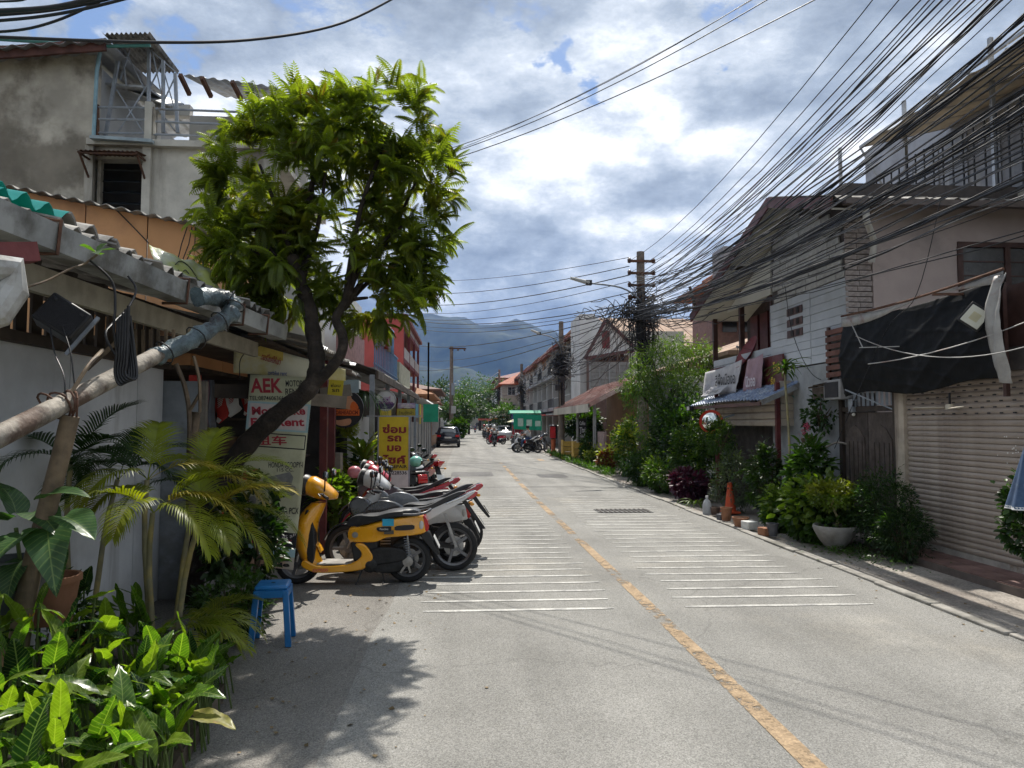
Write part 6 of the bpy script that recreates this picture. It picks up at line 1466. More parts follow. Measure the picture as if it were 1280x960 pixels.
def palm(label, base, canes, loc_extra=()):
    t = thing('areca_palm', label, 'palm', base)
    for (tx, ty, tz, fr) in canes:
        tz += .30 if tz > .5 else 0; top = V((tx, ty, tz)); c = curve_pts((tx * .25, ty * .25, 0), (tx * .7, ty * .7, tz), top.length * .95, -.0, 6); 
        c = [V((tx * .25, ty * .25, 0)).lerp(top, k / 6) + V((.02 * sin(k), 0, 0)) for k in range(7)]
        MB().tube(c, [.024 - .001 * k for k in range(7)], 8).build('cane', cane_m, t, smooth=60)
        for (az, k, s, mm) in fr:
            MS = (FM_N, FM_Y, FM_D)[mm]; o = link('frond', MS[k], t, top, (lr.uniform(-.1, .1), lr.uniform(-.12, .12), R(az)), s * .80)
    return t
def fr(*a): return a
pb = WG(184, 872)
palm('golden areca palm with arching yellow-green fronds in front of the white wall', (pb.x, pb.y, 0), [
    (.05, -.1, .95, ((-80, 0, 1.0, 0), (-50, 1, .95, 1), (60, 1, .95, 0), (180, 1, .8, 0), (-120, 3, .85, 0), (150, 0, .8, 0), (-95, 1, .8, 1))),
    (.30, .05, .85, ((-70, 1, 1.0, 0), (-30, 0, 1.05, 0), (-100, 3, .8, 0), (-140, 1, .75, 0), (20, 2, .8, 0), (-88, 0, .9, 1))),
    (-.1, .15, 1.15, ((-60, 1, .95, 1), (70, 0, .9, 2), (20, 2, .8, 0), (100, 1, .9, 2), (160, 1, .8, 0), (-20, 1, .9, 0))),
    (.18, .35, 1.05, ((-75, 0, .85, 0), (-110, 1, .8, 1), (0, 2, .8, 0), (90, 1, .8, 2), (-45, 1, .95, 0))),
    (.22, -.2, .45, ((-95, 1, .75, 0), (-60, 3, .7, 0), (-130, 3, .6, 0), (-75, 1, .8, 0))),
])
pb2 = W(95, 760, 5.6)
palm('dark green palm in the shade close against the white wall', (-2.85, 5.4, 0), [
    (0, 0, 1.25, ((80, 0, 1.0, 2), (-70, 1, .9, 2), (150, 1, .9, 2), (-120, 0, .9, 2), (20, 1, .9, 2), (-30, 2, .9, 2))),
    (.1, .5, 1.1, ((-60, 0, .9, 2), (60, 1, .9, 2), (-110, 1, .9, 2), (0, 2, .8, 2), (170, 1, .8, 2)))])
pb3 = WG(255, 835)
palm('low young palm spreading beside the blue stool', (pb3.x - .05, pb3.y + .1, 0), [
    (.0, 0, .30, ((-80, 1, .60, 0), (-50, 0, .65, 0), (-110, 3, .55, 0), (-20, 0, .55, 0), (30, 1, .5, 0), (-140, 1, .55, 0), (90, 1, .5, 0)))])
# ---- philodendron bed in the corner
ph_m = [leafmat('philodendron_leaf', (.075, .15, .025), tr=(2.0, 2.4, .4), amt=.42, rough=.28, var=.3), leafmat('philodendron_leaf_light', (.17, .26, .03), tr=(1.7, 1.9, .35), amt=.48, rough=.3, var=.3), leafmat('philodendron_leaf_dark', (.025, .065, .02), tr=(1.6, 2.2, .6), amt=.2, rough=.25, var=.3)]
def bigleaf(m, wid=.30, bend=.25, fold=.10, wav=.02, cord=.16, nu=8, nv=20, seed=0, tipx=1.0):
    # heart-based oblong leaf, midrib along +y, with veins pressed in
    def f(u, v):
        s = (u - .5) * 2; t = v
        w = wid * (sin(pi * min(1, (t * .93 + .07)) ** .75) ** .72) * (1.05 - .25 * t)
        y = t - cord * (abs(s) ** 1.5) * (1 - t) ** 2 * 2.2
        x = s * w; z = fold * abs(s) * w * 3 - bend * t * t + wav * sin(t * 15 + abs(s) * 3 + seed) * abs(s) ** 2 - .014 * (1 - abs(((t * 8 - abs(s) * 1.4) % 1) - .5) * 2) * (abs(s) > .06) 
        return (x, y, z - (.010 if abs(s) < .05 else 0))
    return MB().grid(f, nu, nv).mesh('leaf', m, 180)
for m in ph_m: veins(m)
PHL = [[bigleaf(m, wid=w_, bend=b_, seed=i, wav=.025) for i, (w_, b_) in enumerate(((.20, .2), (.24, .4), (.18, .6), (.22, .05)))] for m in ph_m]
pot_t = mat('terracotta', (.30, .14, .075), rough=.85, var=.2, scale=5, col2=(.38, .26, .18), c2amt=.35)
bed = thing('philodendron_clump', 'mass of glossy oblong philodendron leaves filling the lower left corner', 'plant', (-1.9, 3.6, 0))
lr2 = random.Random(5); cnt = 0
stm = MB()
for i in range(292):
    u, v = lr2.random(), lr2.random()
    # ground footprint hugging the wall, leaning out at the near end
    y = 2.6 + 2.5 * v; xm = -1.20 - .13 * (y - 2.6) ; x = xm - abs(lr2.gauss(0, .55)) - .05
    if x < -3.1: x = -3.1 + lr2.random() * .2
    h = .26 + .50 * min(1, (xm - x) / .8) * lr2.uniform(.5, 1.2) + lr2.uniform(0, .15)
    if y > 4.4: h *= .8
    a = lr2.uniform(-2.6, -.2) if lr2.random() < .75 else lr2.uniform(-3.1, 3.1)
    s = lr2.uniform(.14, .27); el = lr2.uniform(.35, 1.35)
    d = V((cos(a) * cos(el), sin(a) * cos(el), sin(el))); 
    mi = lr2.choices((0, 1, 2), (.5, .33, .17))[0]
    # the blade hangs from the top of its stalk, facing the road
    o = link('leaf', PHL[mi][lr2.randrange(4)], bed); p = V((x, y, h)) - bed.location
    o.matrix_local = Matrix.Translation(p) @ frame(d, lr2.uniform(-.5, .5)).to_4x4() @ Matrix.Scale(s, 4)
    b0 = V((x - d.x * .12, y - d.y * .15, 0)) - bed.location; mdl = b0.lerp(p, .6) + V((0, 0, .05)); stm.tube([b0, mdl, p], .006, 5, cap=False)
stm.build('stalks', stem_g, bed, kind='stuff')
bed2 = MB().prism([(-3.19, 2.0), (-1.3, 2.2), (-1.6, 5.0), (-3.19, 6.2)], 0, .10, 'xy').build('planting_bed', soil_m); bed2['kind'] = 'structure'
# striped pale leaf and yellowing leaf lying over the bed
vl_m = leafmat('variegated_leaf', (.42, .45, .30), tr=(1.2, 1.3, .8), amt=.3, col2=(.08, .14, .04), c2amt=.5, scale=14)
for nm, lab, px, py, Y, d, s in (('variegated_leaf', 'pale variegated leaf hanging before the palm canes', 200, 826, 4.55, (.25, -.3, -1), .23), ('yellowed_leaf', 'yellowed leaf drooping over the philodendrons at the road side', 242, 896, 3.9, (1, -.4, .15), .26)):
    o = link(nm, bigleaf(vl_m if nm[0] == 'v' else leafmat('yellowing_leaf', (.38, .36, .10), tr=(1.2, 1.2, .5), amt=.3, col2=(.5, .35, .15), c2amt=.4, scale=6)), None); o.matrix_world = Matrix.Translation(W(px, py, Y)) @ frame(d).to_4x4() @ Matrix.Scale(s, 4); meta(o, lab, 'leaf')
stick([W(205, 880, 3.9), W(212, 905, 3.85), W(222, 925, 3.8), W(228, 940, 3.8)], .008, 'thin bare brown twig poking out of the philodendrons', twig_m, 'dry_twig', 'twig')
stick([W(-5, 948, 3.4), W(22, 945, 3.4), W(40, 962, 3.35)], .011, 'short grey twig at the bottom left corner', mat('pale_branch', (.35, .31, .26)), 'dry_twig', 'twig')
# big dark leaves at the left edge (dumb cane) in a raised pot
dc = thing('dumb_cane_plant', 'broad dark green leafed plant beside the prop post at the left edge', 'plant', W(30, 740, 4.0))
dcm = leafmat('dumb_cane_leaf', (.045, .10, .035), tr=(1.6, 2.2, .6), amt=.25, rough=.35, var=.25)
veins(dcm, .6)
DL = [bigleaf(dcm, wid=.36, bend=b_, seed=k, cord=.04, wav=.01) for k, b_ in enumerate((.3, .55, .8))]
for px, py, a, el, s in ((40, 640, -20, .2, .28), (10, 650, 190, .3, .30), (60, 660, -50, -.1, .32), (20, 640, 110, .8, .22), (30, 668, -100, -.3, .30), (-5, 690, -130, -.2, .3), (55, 622, 20, .5, .22), (10, 612, 160, .5, .2), (70, 690, -60, -.5, .2), (-12, 620, 200, .3, .3), (80, 645, -10, -.1, .27), (28, 700, -90, -.6, .22)):
    a = R(a); o = link('leaf', DL[int(s * 100) % 3], dc); o.matrix_local = Matrix.Translation(rel(dc, W(px, py, 3.95 + .1 * sin(px)))) @ frame((cos(a) * cos(el), sin(a) * cos(el) - .5, sin(el)), .2).to_4x4() @ Matrix.Scale(s, 4)
for px, py in ((20, 660), (45, 650), (60, 680)): MB().tube([(0, 0, 0), rel(dc, W((px + 30) / 2, (py + 740) / 2, 4.0)), rel(dc, W(px, py, 3.95))], .010, 6).build('stem', stem_g, dc)
def pot(name, label, loc, r, h, m, rim=.02, taper=.7, tilt=(0, 0, 0)):
    t = thing(name, label, 'pot', loc); t.rotation_euler = tilt
    MB().lathe([(r * taper, 0), (r * .92, h * .85), (r * .92, h * .86), (r, h * .87), (r, h), (r * .88, h), (r * .86, h * .8), (.0001, h * .78)], n=22, wob=.008).build('pot_body', m, t, smooth=40)
    MB().lathe([(.0001, h * .86), (r * .87, h * .84)], n=16).build('soil', soil_m, t); return t
pot('terracotta_pot', 'large tan clay pot with a dry rim behind the dumb cane', W(62, 778, 4.35), .16, .27, pot_t)
pot('terracotta_pot', 'smaller tan clay pot low beside the white wall', W(98, 830, 4.9), .12, .20, pot_t)
pot('dark_pot', 'dark grey pot under the dumb cane leaves', W(18, 762, 4.1), .17, .28, mat('dark_glazed_pot', (.05, .06, .06), rough=.4, var=.2))
br = thing('yellow_bromeliad', 'small yellow-orange bromeliad flower spike above dark leaves', 'flower', W(30, 802, 3.85))
ym = leafmat('bromeliad_bract', (.60, .36, .03), tr=(1.3, 1.1, .5), amt=.3); BL_ = bigleaf(ym, wid=.28, bend=-.2, nu=4, nv=6)
for k in range(14): a = k * 2.4; o = link('bract', BL_, br); o.matrix_local = Matrix.Translation((.004 * k - .02, 0, .009 * k)) @ frame((cos(a) * .6 + .3, sin(a) * .6, 1.0)).to_4x4() @ Matrix.Scale(.055 - .0015 * k, 4)
wb_ = leafmat('withered_bract', (.40, .24, .16), amt=.2); WB = bigleaf(wb_, wid=.4, bend=.5)
wl_ = thing('withered_leaf', 'withered pinkish brown leaf curled beside the bromeliad', 'leaf', W(8, 815, 3.8))
for k, a in enumerate((-100, -60, -140)): o = link('leaf_blade', WB, wl_); o.matrix_local = frame((cos(R(a)), -.3, sin(R(a)))).to_4x4() @ Matrix.Scale(.1, 4)
# fern-like and twiggy shade plants by the wall
def bush(name, label, loc, rad, nc, per, size, m, cat='shrub', spread=None, wid=1.0, stems=6, shell=.45, fine=False, group=None, seed=0, droop=.3, stem_m=twig_m, extra=None):
    rs = np.random.RandomState(seed + 17); t = thing(name, label, cat, loc, 0, group)
    r3 = np.array(rad, float); c = (0, 0, r3[2] * 1.0)
    P, D = clumps(c, r3, nc, per, spread or float(r3.min()) * .32, rs, shell, droop=droop); S = rs.uniform(.7, 1.25, len(P)) * size
    P[:, 2] = np.maximum(P[:, 2], .02)
    leaves('foliage', m, P, D, S, wid, .9, fine, rs, t)
    if extra:
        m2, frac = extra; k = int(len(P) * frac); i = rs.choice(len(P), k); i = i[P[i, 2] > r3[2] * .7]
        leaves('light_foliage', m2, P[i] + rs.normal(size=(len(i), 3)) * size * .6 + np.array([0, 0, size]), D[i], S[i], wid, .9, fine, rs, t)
    for k in range(stems):
        a = rs.uniform(0, 6.3); e = V((cos(a) * r3[0] * .6, sin(a) * r3[1] * .6, r3[2] * rs.uniform(1.0, 1.6))); MB().tube([(0, 0, 0), e * .5 + V((rs.uniform(-.04, .04), 0, .05)), e], [.012 + .01 * r3[2], .01 + .005 * r3[2], .005], 6).build('stem', stem_m, t)
    return t
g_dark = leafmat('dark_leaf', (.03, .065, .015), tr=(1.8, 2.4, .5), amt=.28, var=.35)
g_mid = leafmat('mid_leaf', (.06, .12, .02), tr=(1.8, 2.2, .5), amt=.36, var=.35)
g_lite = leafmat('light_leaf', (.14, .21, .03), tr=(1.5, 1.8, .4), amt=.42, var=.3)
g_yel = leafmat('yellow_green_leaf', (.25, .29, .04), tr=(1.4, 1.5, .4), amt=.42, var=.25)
g_pur = leafmat('purple_leaf', (.075, .022, .04), tr=(1.8, .7, 1.0), amt=.2, var=.4)
g_grey = leafmat('dusty_green_leaf', (.11, .14, .085), amt=.2, var=.3)
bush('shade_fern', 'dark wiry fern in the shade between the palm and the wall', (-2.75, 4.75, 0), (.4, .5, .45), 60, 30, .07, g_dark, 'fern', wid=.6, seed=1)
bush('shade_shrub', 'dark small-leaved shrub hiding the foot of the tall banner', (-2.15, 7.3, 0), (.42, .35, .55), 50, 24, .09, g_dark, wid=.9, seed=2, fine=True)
bush('low_shrub', 'low leafy shrub in the shade behind the blue stool', (-2.0, 6.4, 0), (.3, .4, .26), 50, 26, .06, g_mid, wid=.8, seed=3)
bush('climbing_shrub', 'leafy sprig reaching across the printed scooters on the banner', W(322, 660, 7.8) - V((0, 0, .45)), (.22, .12, .5), 26, 12, .10, g_dark, wid=.9, seed=4, fine=True, stems=3)
# ---- potted greenery outside the shop, left middle distance
GL = 'plants outside the left shops'
def strap_plant(label, loc, n, L, wid, m, lift=1.2, droop=1.2, name='strap_leaved_plant', seed=0, group=None, trunk=0.0, up=0.0, cat='plant', extra_m=None):
    r_ = random.Random(seed); t = thing(name, label, cat, loc, 0, group)
    mes = []
    for mm in ([m, extra_m] if extra_m else [m]):
        for q in range(3):
            pts = curve_pts((0, 0, 0), (0, 1, lift * (1 + .5 * (q - 1))), 1.0, droop * (1 + .3 * (q - 1)), 7)
            mes.append(MB().grid(lambda u, v: (lambda p, i: (p.x + (u - .5) * 2 * wid * sin(pi * min(1, v * .9 + .08)) ** .7, p.y, p.z + abs(u - .5) * wid * .7))(pts[min(7, int(v * 7))].lerp(pts[min(7, int(v * 7) + 1)], v * 7 - int(v * 7)) if v < 1 else pts[7], 0), 2, 7).mesh('leaf', mm, 180))
    if trunk: MB().tube(crom([(0, 0, 0), (.04, 0, trunk * .5), (-.02, 0, trunk)], 4), [.022] * 9, 8).build('stem', cane_m, t, smooth=60)
    for k in range(n): link('leaf', r_.choice(mes), t, (0, 0, trunk + up * k / n), (r_.uniform(-.3, .6) if trunk else r_.uniform(-.1, .3), r_.uniform(-.2, .2), k * 2.4 + r_.uniform(-.3, .3)), L * r_.uniform(.75, 1.15))
    return t
strap_plant('bright strap-leaved dracaena standing left of the yellow repair sign', W(455, 600, 13.2) * 1 - V((0, 0, W(455, 600, 13.2).z)), 26, .75, .06, g_lite, trunk=.9, up=.5, seed=1, group=GL, extra_m=g_yel)
strap_plant('second lighter dracaena against the small grey pier', (W(440, 600, 13.8).x, 13.8, 0), 24, .65, .07, g_yel, trunk=.5, up=.4, seed=2, group=GL)
strap_plant('dark broad-leaved plant behind the motorbike handlebars', (W(423, 600, 12.6).x, 12.6, 0), 26, .55, .09, g_mid, trunk=.25, up=.5, seed=3, group=GL, extra_m=g_lite)
strap_plant('hanging fern with drooping leaves right of the round orange sign', W(453, 492, 13.4), 46, .75, .02, g_dark, lift=.9, droop=3.4, seed=4, group=GL, name='hanging_fern')
bush('round_yellow_bush', 'ball-shaped yellow-green plant below the round orange sign', (W(435, 530, 12.9).x, 12.9, W(435, 545, 12.9).z), (.17, .17, .19), 60, 30, .05, g_yel, wid=.5, seed=6, stems=2, group=GL)
bush('leafy_shrub', 'leafy green shrub between the pier and the yellow sign', (W(463, 600, 14).x, 14, 0), (.45, .4, .7), 60, 26, .12, g_mid, wid=.9, seed=7, extra=(g_lite, .3), fine=True, group=GL)
bush('leafy_shrub', 'variegated shrub low behind the parked handlebars', (W(415, 600, 11.6).x, 11.6, 0), (.3, .35, .55), 50, 22, .12, g_lite, wid=1.1, seed=8, fine=True, group=GL)
# ---- RIGHT: plants along the pavement
GR = 'plants and pots along the right pavement'
def gx(px, Y): return W(px, 560, Y).x
# feathery tree
ft = thing('feathery_tree', 'bushy tree with feathery yellow-green crown beside the utility pole', 'tree', (6.3, 21.5, 0))
rs = np.random.RandomState(3)
Pc, Dc = [], []
for (px, py, Y, a, b, n) in ((845, 450, 21.5, 1.5, .55, 60), (815, 470, 21, .9, .8, 50), (880, 450, 21.5, .8, .45, 36), (835, 500, 21, 1.3, .7, 60), (870, 490, 20.5, .9, .7, 46), (795, 490, 22, .5, .45, 24), (850, 435, 22, .9, .3, 30), (820, 540, 20.6, .8, .7, 40)):
    c = W(px, py, Y) - ft.location; P, D = clumps(c, (a, a * .8, b), n, 40, .26, rs, .5, droop=.7); Pc.append(P); Dc.append(D)
P, D = np.concatenate(Pc), np.concatenate(Dc); zc_ = P[:, 2]
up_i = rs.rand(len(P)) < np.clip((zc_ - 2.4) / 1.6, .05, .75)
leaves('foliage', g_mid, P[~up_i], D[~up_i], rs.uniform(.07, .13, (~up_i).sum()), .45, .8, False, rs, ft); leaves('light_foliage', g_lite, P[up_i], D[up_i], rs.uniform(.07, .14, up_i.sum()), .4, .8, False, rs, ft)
MB().tube(crom([(0, 0, 0), (.1, 0, 1.2), (-.05, .1, 2.2), (.2, 0, 3)], 4), [.11] * 5 + [.08] * 8, 10).build('trunk', bark, ft, smooth=60)
for e in ((-.9, 0, 3.4), (1.3, .2, 3.6), (.5, -.5, 3.7), (-.4, .4, 3.9), (-1.1, -.3, 2.9)): MB().tube([(0, 0, 1.8), V(e) * .6 + V((0, 0, .7)), e], [.06, .04, .015], 7).build('limb', bark, ft)
RB = [ # name,label,px,Y,ground X offset..., radii, clumps, per, leafsize, material, wid, extra
 ('wall_creeper', 'tall dark creeper mass climbing below the feathery tree', 6.1, 19.6, (.75, 1.5, 1.25), 150, 36, .11, g_dark, .9, (g_mid, .4)),
 ('tall_shrub', 'tall mid green shrub reaching under the convex mirror', 6.0, 18.0, (.62, .9, .95), 110, 34, .10, g_mid, .9, (g_lite, .35)),
 ('yellow_shrub', 'loose yellow-tinged shrub next to the grey post', 5.75, 24.5, (.5, 1.3, .95), 90, 34, .12, g_mid, .9, (g_yel, .5)),
 ('dark_low_shrub', 'dark spreading shrub low on the kerb before the grey post', 5.35, 21.0, (.5, 1.0, .48), 70, 32, .10, g_dark, .9, (g_mid, .3)),
 ('dark_low_shrub', 'dark rounded shrub near the far edge of the feathery tree', 5.25, 18.6, (.45, .8, .40), 60, 32, .10, g_mid, .6, (g_lite, .3)),
 ('purple_shrub', 'purple-leaved shrub on the pavement between green bushes', 5.3, 16.6, (.38, .5, .36), 60, 24, .12, g_pur, 1.0, None),
 ('grey_green_shrub', 'dusty grey-green shrub behind the white water bottle', 5.65, 14.6, (.45, .65, .62), 80, 34, .07, g_grey, .6, (g_lite, .2)),
 ('door_side_shrub', 'upright green shrub in front of the dark kiosk shutter', 5.7, 13.2, (.28, .42, .72), 70, 30, .09, g_mid, .8, (g_grey, .2)),
 ('hanging_creeper', 'green creeper hanging beneath the kiosk awning', 5.65, 15.4, (.22, .8, .38), 70, 30, .07, g_mid, .6, (g_lite, .3)),
 ('hedge_clump', 'dense light green low clump left of the terracotta bricks', 5.55, 11.95, (.36, .55, .30), 70, 30, .10, g_mid, 1.0, (g_lite, .5)),
 ('broad_leaf_clump', 'bright broad-leaved clump trailing over the kerb', 5.6, 10.9, (.42, .50, .36), 62, 24, .15, g_mid, 1.1, (g_lite, .6)),
 ('conical_bush', 'dark cone-shaped bush right of the big stone bowl', 5.95, 9.75, (.40, .48, .58), 130, 44, .055, g_dark, .5, (g_mid, .25)),
 ('yucca_tuft', 'dark tufted bush growing beside the beige shutter jamb', 5.85, 9.2, (.34, .36, .34), 90, 40, .05, g_dark, .5, (g_mid, .2)),
 ('red_leaf_bush', 'small reddish bush by the low wooden deck', 5.4, 26.5, (.35, .5, .4), 40, 26, .13, leafmat('reddish_leaf', (.22, .06, .03), amt=.3), .9, (g_yel, .4)),
 ('planter_shrub', 'round dark shrub beside the yellow planter box', 5.75, 31.5, (.55, .8, .65), 70, 30, .13, g_dark, .9, (g_mid, .4)),
 ('planter_shrub', 'small light shrub just past the yellow planter box', 5.5, 29.5, (.35, .5, .35), 50, 26, .12, g_mid, .9, (g_yel, .5)),
]
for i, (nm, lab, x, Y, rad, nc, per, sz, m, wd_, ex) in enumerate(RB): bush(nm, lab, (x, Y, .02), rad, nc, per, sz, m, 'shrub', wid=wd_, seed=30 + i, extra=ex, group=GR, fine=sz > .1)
bpy.data.objects['hanging_creeper'].location.z = 1.15
# creeping ground cover at the foot of the bowl
P = np.column_stack([rs.normal(5.45, .22, 900), rs.normal(9.9, .55, 900), rs.uniform(.02, .11, 900)]); D = rs.normal(size=(900, 3)); D[:, 2] = abs(D[:, 2]) * .4
leaves('ground_creeper', g_mid, P, D, rs.uniform(.03, .06, 900), 1.0, .6)
P = np.column_stack([rs.normal(5.05, .12, 1600), rs.uniform(24, 42, 1600), rs.uniform(.02, .2, 1600)]); D = rs.normal(size=(1600, 3)); D[:, 2] = abs(D[:, 2]) + .4
leaves('verge_grass', g_mid, P, D, rs.uniform(.12, .28, 1600), .25, .6)
# bonsai in stone bowl
bw = thing('stone_bowl_planter', 'wide grey stone bowl with scalloped rim on the pavement', 'planter', (5.42, 10.15, .03), 0, GR)
MB().lathe([(.12, 0), (.15, .03), (.22, .12), (.285, .24), (.31, .30), (.30, .335), (.27, .33), (.25, .28), (.0001, .27)], n=40, wob=.012).build('bowl', mat('grey_stone_bowl', (.33, .32, .30), rough=.85, var=.2, scale=5, col2=(.22, .2, .17), bump=.3), bw, smooth=60)
MB().lathe([(.0001, .29), (.26, .285)], n=20).build('soil', soil_m, bw)
bo = thing('bonsai_tree', 'small yellow-green clipped tree growing in the stone bowl', 'tree', (5.42, 10.15, .31), 0, GR)
MB().tube(crom([(0, 0, 0), (.05, 0, .12), (.01, .02, .26), (-.06, 0, .42)], 4), [.028, .026, .026, .024, .022, .02, .02, .018, .018, .016, .016, .015, .012], 8).build('trunk', cane_m, bo, smooth=60)
P, D = clumps((-.04, 0, .50), (.36, .32, .20), 90, 22, .07, rs, .35, droop=-.2); hi = P[:, 2] > .5
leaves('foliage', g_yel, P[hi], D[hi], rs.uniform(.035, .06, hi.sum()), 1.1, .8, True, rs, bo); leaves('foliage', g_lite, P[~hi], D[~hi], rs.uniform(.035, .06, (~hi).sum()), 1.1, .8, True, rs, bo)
for k in range(5): a = k * 1.3; MB().tube([(0, 0, .28), (.12 * cos(a), .1 * sin(a), .42), (.26 * cos(a), .22 * sin(a), .5)], [.012, .009, .005], 6).build('limb', cane_m, bo)
bush('bowl_undergrowth', 'small green undergrowth around the bonsai in the bowl', (5.42, 10.15, .30), (.24, .24, .08), 30, 20, .05, g_mid, 'plant', seed=70, stems=0, group=GR)
# white-flecked tall plant with long leaves
wp_ = thing('white_flowered_plant', 'tall glossy plant with white flower clusters in front of the dark doorway', 'plant', (5.9, 11.9, .03), 0, GR)
P, D = clumps((0, 0, 1.0), (.28, .42, .50), 60, 12, .10, rs, .3, droop=.2); leaves('foliage', g_mid, P, D, rs.uniform(.12, .24, len(P)), .6, .7, True, rs, wp_)
P, D = clumps((0, -.05, 1.15), (.25, .35, .36), 26, 7, .05, rs, .5); leaves('flowers', mat('white_petal', (.72, .74, .66), rough=.6, var=.1, trans=((1, 1, 1), .3)), P, D, rs.uniform(.03, .05, len(P)), 1.2, .8, True, rs, wp_)
for k in range(6): a = k; MB().tube([(0, 0, 0), (.1 * cos(a), .14 * sin(a), .7), (.2 * cos(a), .3 * sin(a), 1.35)], [.014, .012, .007], 6).build('stem', stem_g, wp_)
strap_plant('long-leaved plant arching at the foot of the white-flowered plant', (5.75, 11.5, .03), 22, .62, .045, g_mid, lift=1.6, droop=2.2, seed=11, group=GR)
strap_plant('green strap-leaved plant spilling over the kerb near the purple shrub', (5.15, 15.7, .03), 30, .45, .03, g_lite, lift=1.6, droop=2.4, seed=12, group=GR)
strap_plant('broad green fern inside the kiosk opening beside the post', (5.8, 13.9, .8), 24, .6, .035, g_mid, lift=1.5, droop=2.2, seed=13, group=GR)
strap_plant('spiky plant on the kerb before the grey post', (5.05, 20.2, .03), 30, .42, .03, g_mid, lift=1.8, droop=2.0, seed=15, group=GR)
# tall thin dracaena in front of kiosk
d0_ = W(985, 600, 12.4); zt_ = W(990, 468, 12.4).z
dr_ = strap_plant('tall thin-stemmed dracaena with a tuft of leaves against the white house', (d0_.x, 12.4, .1), 36, .44, .05, g_mid, lift=.9, droop=1.7, seed=14, group=GR, trunk=zt_ - .1, up=.16, name='dracaena', extra_m=g_lite)
bush('climbing_plant', 'sparse dry climbing plant on the wall over the doorway', (6.35, 12.3, 1.7), (.2, .55, .35), 30, 14, .09, g_dark, seed=80, group=GR, stems=8)
pf = bush('pink_flower_plant', 'twiggy plant with a few pink flowers right of the dracaena', (6.1, 12.2, 1.35), (.15, .3, .25), 10, 6, .07, leafmat('pink_petal', (.55, .10, .22), amt=.3), seed=81, group=GR, stems=5)
bush('right_edge_vine', 'dark leafy vine hanging at the right edge under the parasol', (W(1285, 660, 6.6).x, 6.6, .45), (.16, .3, .42), 40, 26, .07, g_dark, seed=82, group=GR, fine=True, extra=(g_mid, .3))
# small pots and bits along the kerb
GP = 'small pots along the right kerb'
def sp(px, py, label, r, h, m, nm='plant_pot'):
    p = WG(px, py); t = pot(nm, label, (p.x, p.y, .03), r, h, m); t['group'] = GP; t['category'] = 'pot'; return t
sp(908, 653, 'terracotta pot directly in front of the orange traffic cone', .11, .25, pot_t); sp(893, 645, 'low brown trough pot left of the traffic cone', .13, .15, mat('dark_pot_clay', (.14, .09, .07), var=.25))
sp(926, 660, 'terracotta trough right of the traffic cone', .15, .16, pot_t); sp(966, 672, 'grey plastic pot among the light green clump', .10, .2, mat('grey_pot', (.12, .12, .13), var=.2))
def brick_(px, py, label, m, d=(.2, .22, .14)):
    p = WG(px, py); o = MB().box((0, 0, d[2] / 2), d).build('brick_block', m, None, bevel=.01); o.location = (p.x, p.y, .02); o.rotation_euler[2] = .2; meta(o, label, 'block', GP)
brick_(937, 663, 'white painted concrete block beside the terracotta trough', mat('white_block', (.6, .6, .57), var=.15)); brick_(956, 671, 'red brick block on the kerb beside the grey pot', pot_t, (.14, .2, .13)); brick_(902, 652, 'small dark block at the foot of the traffic cone pot', mat('dark_block', (.08, .08, .09)), (.14, .14, .12))
cp = WG(908, 644); cn_ = thing('traffic_cone', 'faded orange traffic cone standing among the pots', 'cone', (cp.x + .12, cp.y + .1, .03))
MB().lathe([(.14, .04), (.115, .06), (.075, .36), (.045, .60), (.035, .62), (.0001, .62)], n=22).build('cone_body', mat('orange_cone', (.60, .09, .03), rough=.6, var=.15, scale=5, col2=(.5, .22, .15), c2amt=.3), cn_, smooth=40); MB().box((0, 0, .02), (.32, .32, .04)).build('base', MATS['orange_cone'], cn_, bevel=.01)
bp_ = WG(884, 645); bt_ = thing('water_bottle', 'large clear plastic water bottle standing on the kerb', 'bottle', (bp_.x, bp_.y, .03))
MB().lathe([(.085, 0), (.09, .03), (.085, .1), (.09, .13), (.085, .2), (.06, .27), (.025, .31), (.025, .35), (.0001, .35)], n=18).build('bottle_body', mat('cloudy_plastic', (.5, .52, .54), rough=.25, var=.1, trans=((1, 1, 1), .5)), bt_, smooth=60); MB().lathe([(.03, .33), (.03, .37), (.0001, .37)], n=12).build('cap', mat('white_cap', (.7, .7, .7)), bt_)
# ================================================================== FAR STREET
red_w = mat('red_painted_wall', (.42, .085, .075), rough=.85, var=.12, scale=1); red_d = mat('dark_red_trim', (.16, .03, .035), rough=.7, var=.2)
cream_w = mat('cream_wall', (.50, .47, .40), rough=.9, var=.15, scale=.8, col2=(.33, .30, .26), c2amt=.4, streak=1)
grey_w = mat('grey_wall', (.36, .36, .36), rough=.9, var=.2, scale=.8, col2=(.22, .21, .20), c2amt=.4, streak=1)
wht_w = mat('white_wall', (.60, .60, .59), rough=.85, var=.12, scale=.8, col2=(.4, .38, .35), c2amt=.3, streak=1)
tan_w = mat('tan_wall', (.48, .30, .20), rough=.9, var=.15, scale=.8); orange_w = mat('salmon_wall', (.52, .29, .19), rough=.9, var=.12, scale=.8)
rtile = mat('red_clay_tile', (.28, .075, .05), rough=.7, var=.3, scale=4, col2=(.36, .2, .14)); tan_r = mat('tan_tile_roof', (.40, .27, .19), rough=.85, var=.2, scale=1.5, col2=(.28, .19, .14)); pinkr = mat('pinkish_roof', (.40, .24, .21), rough=.8, var=.2, scale=2, col2=(.5, .4, .36))
def bld(name, label, loc, group=None, cat='building'): return thing(name, label, cat, loc, 0, group)
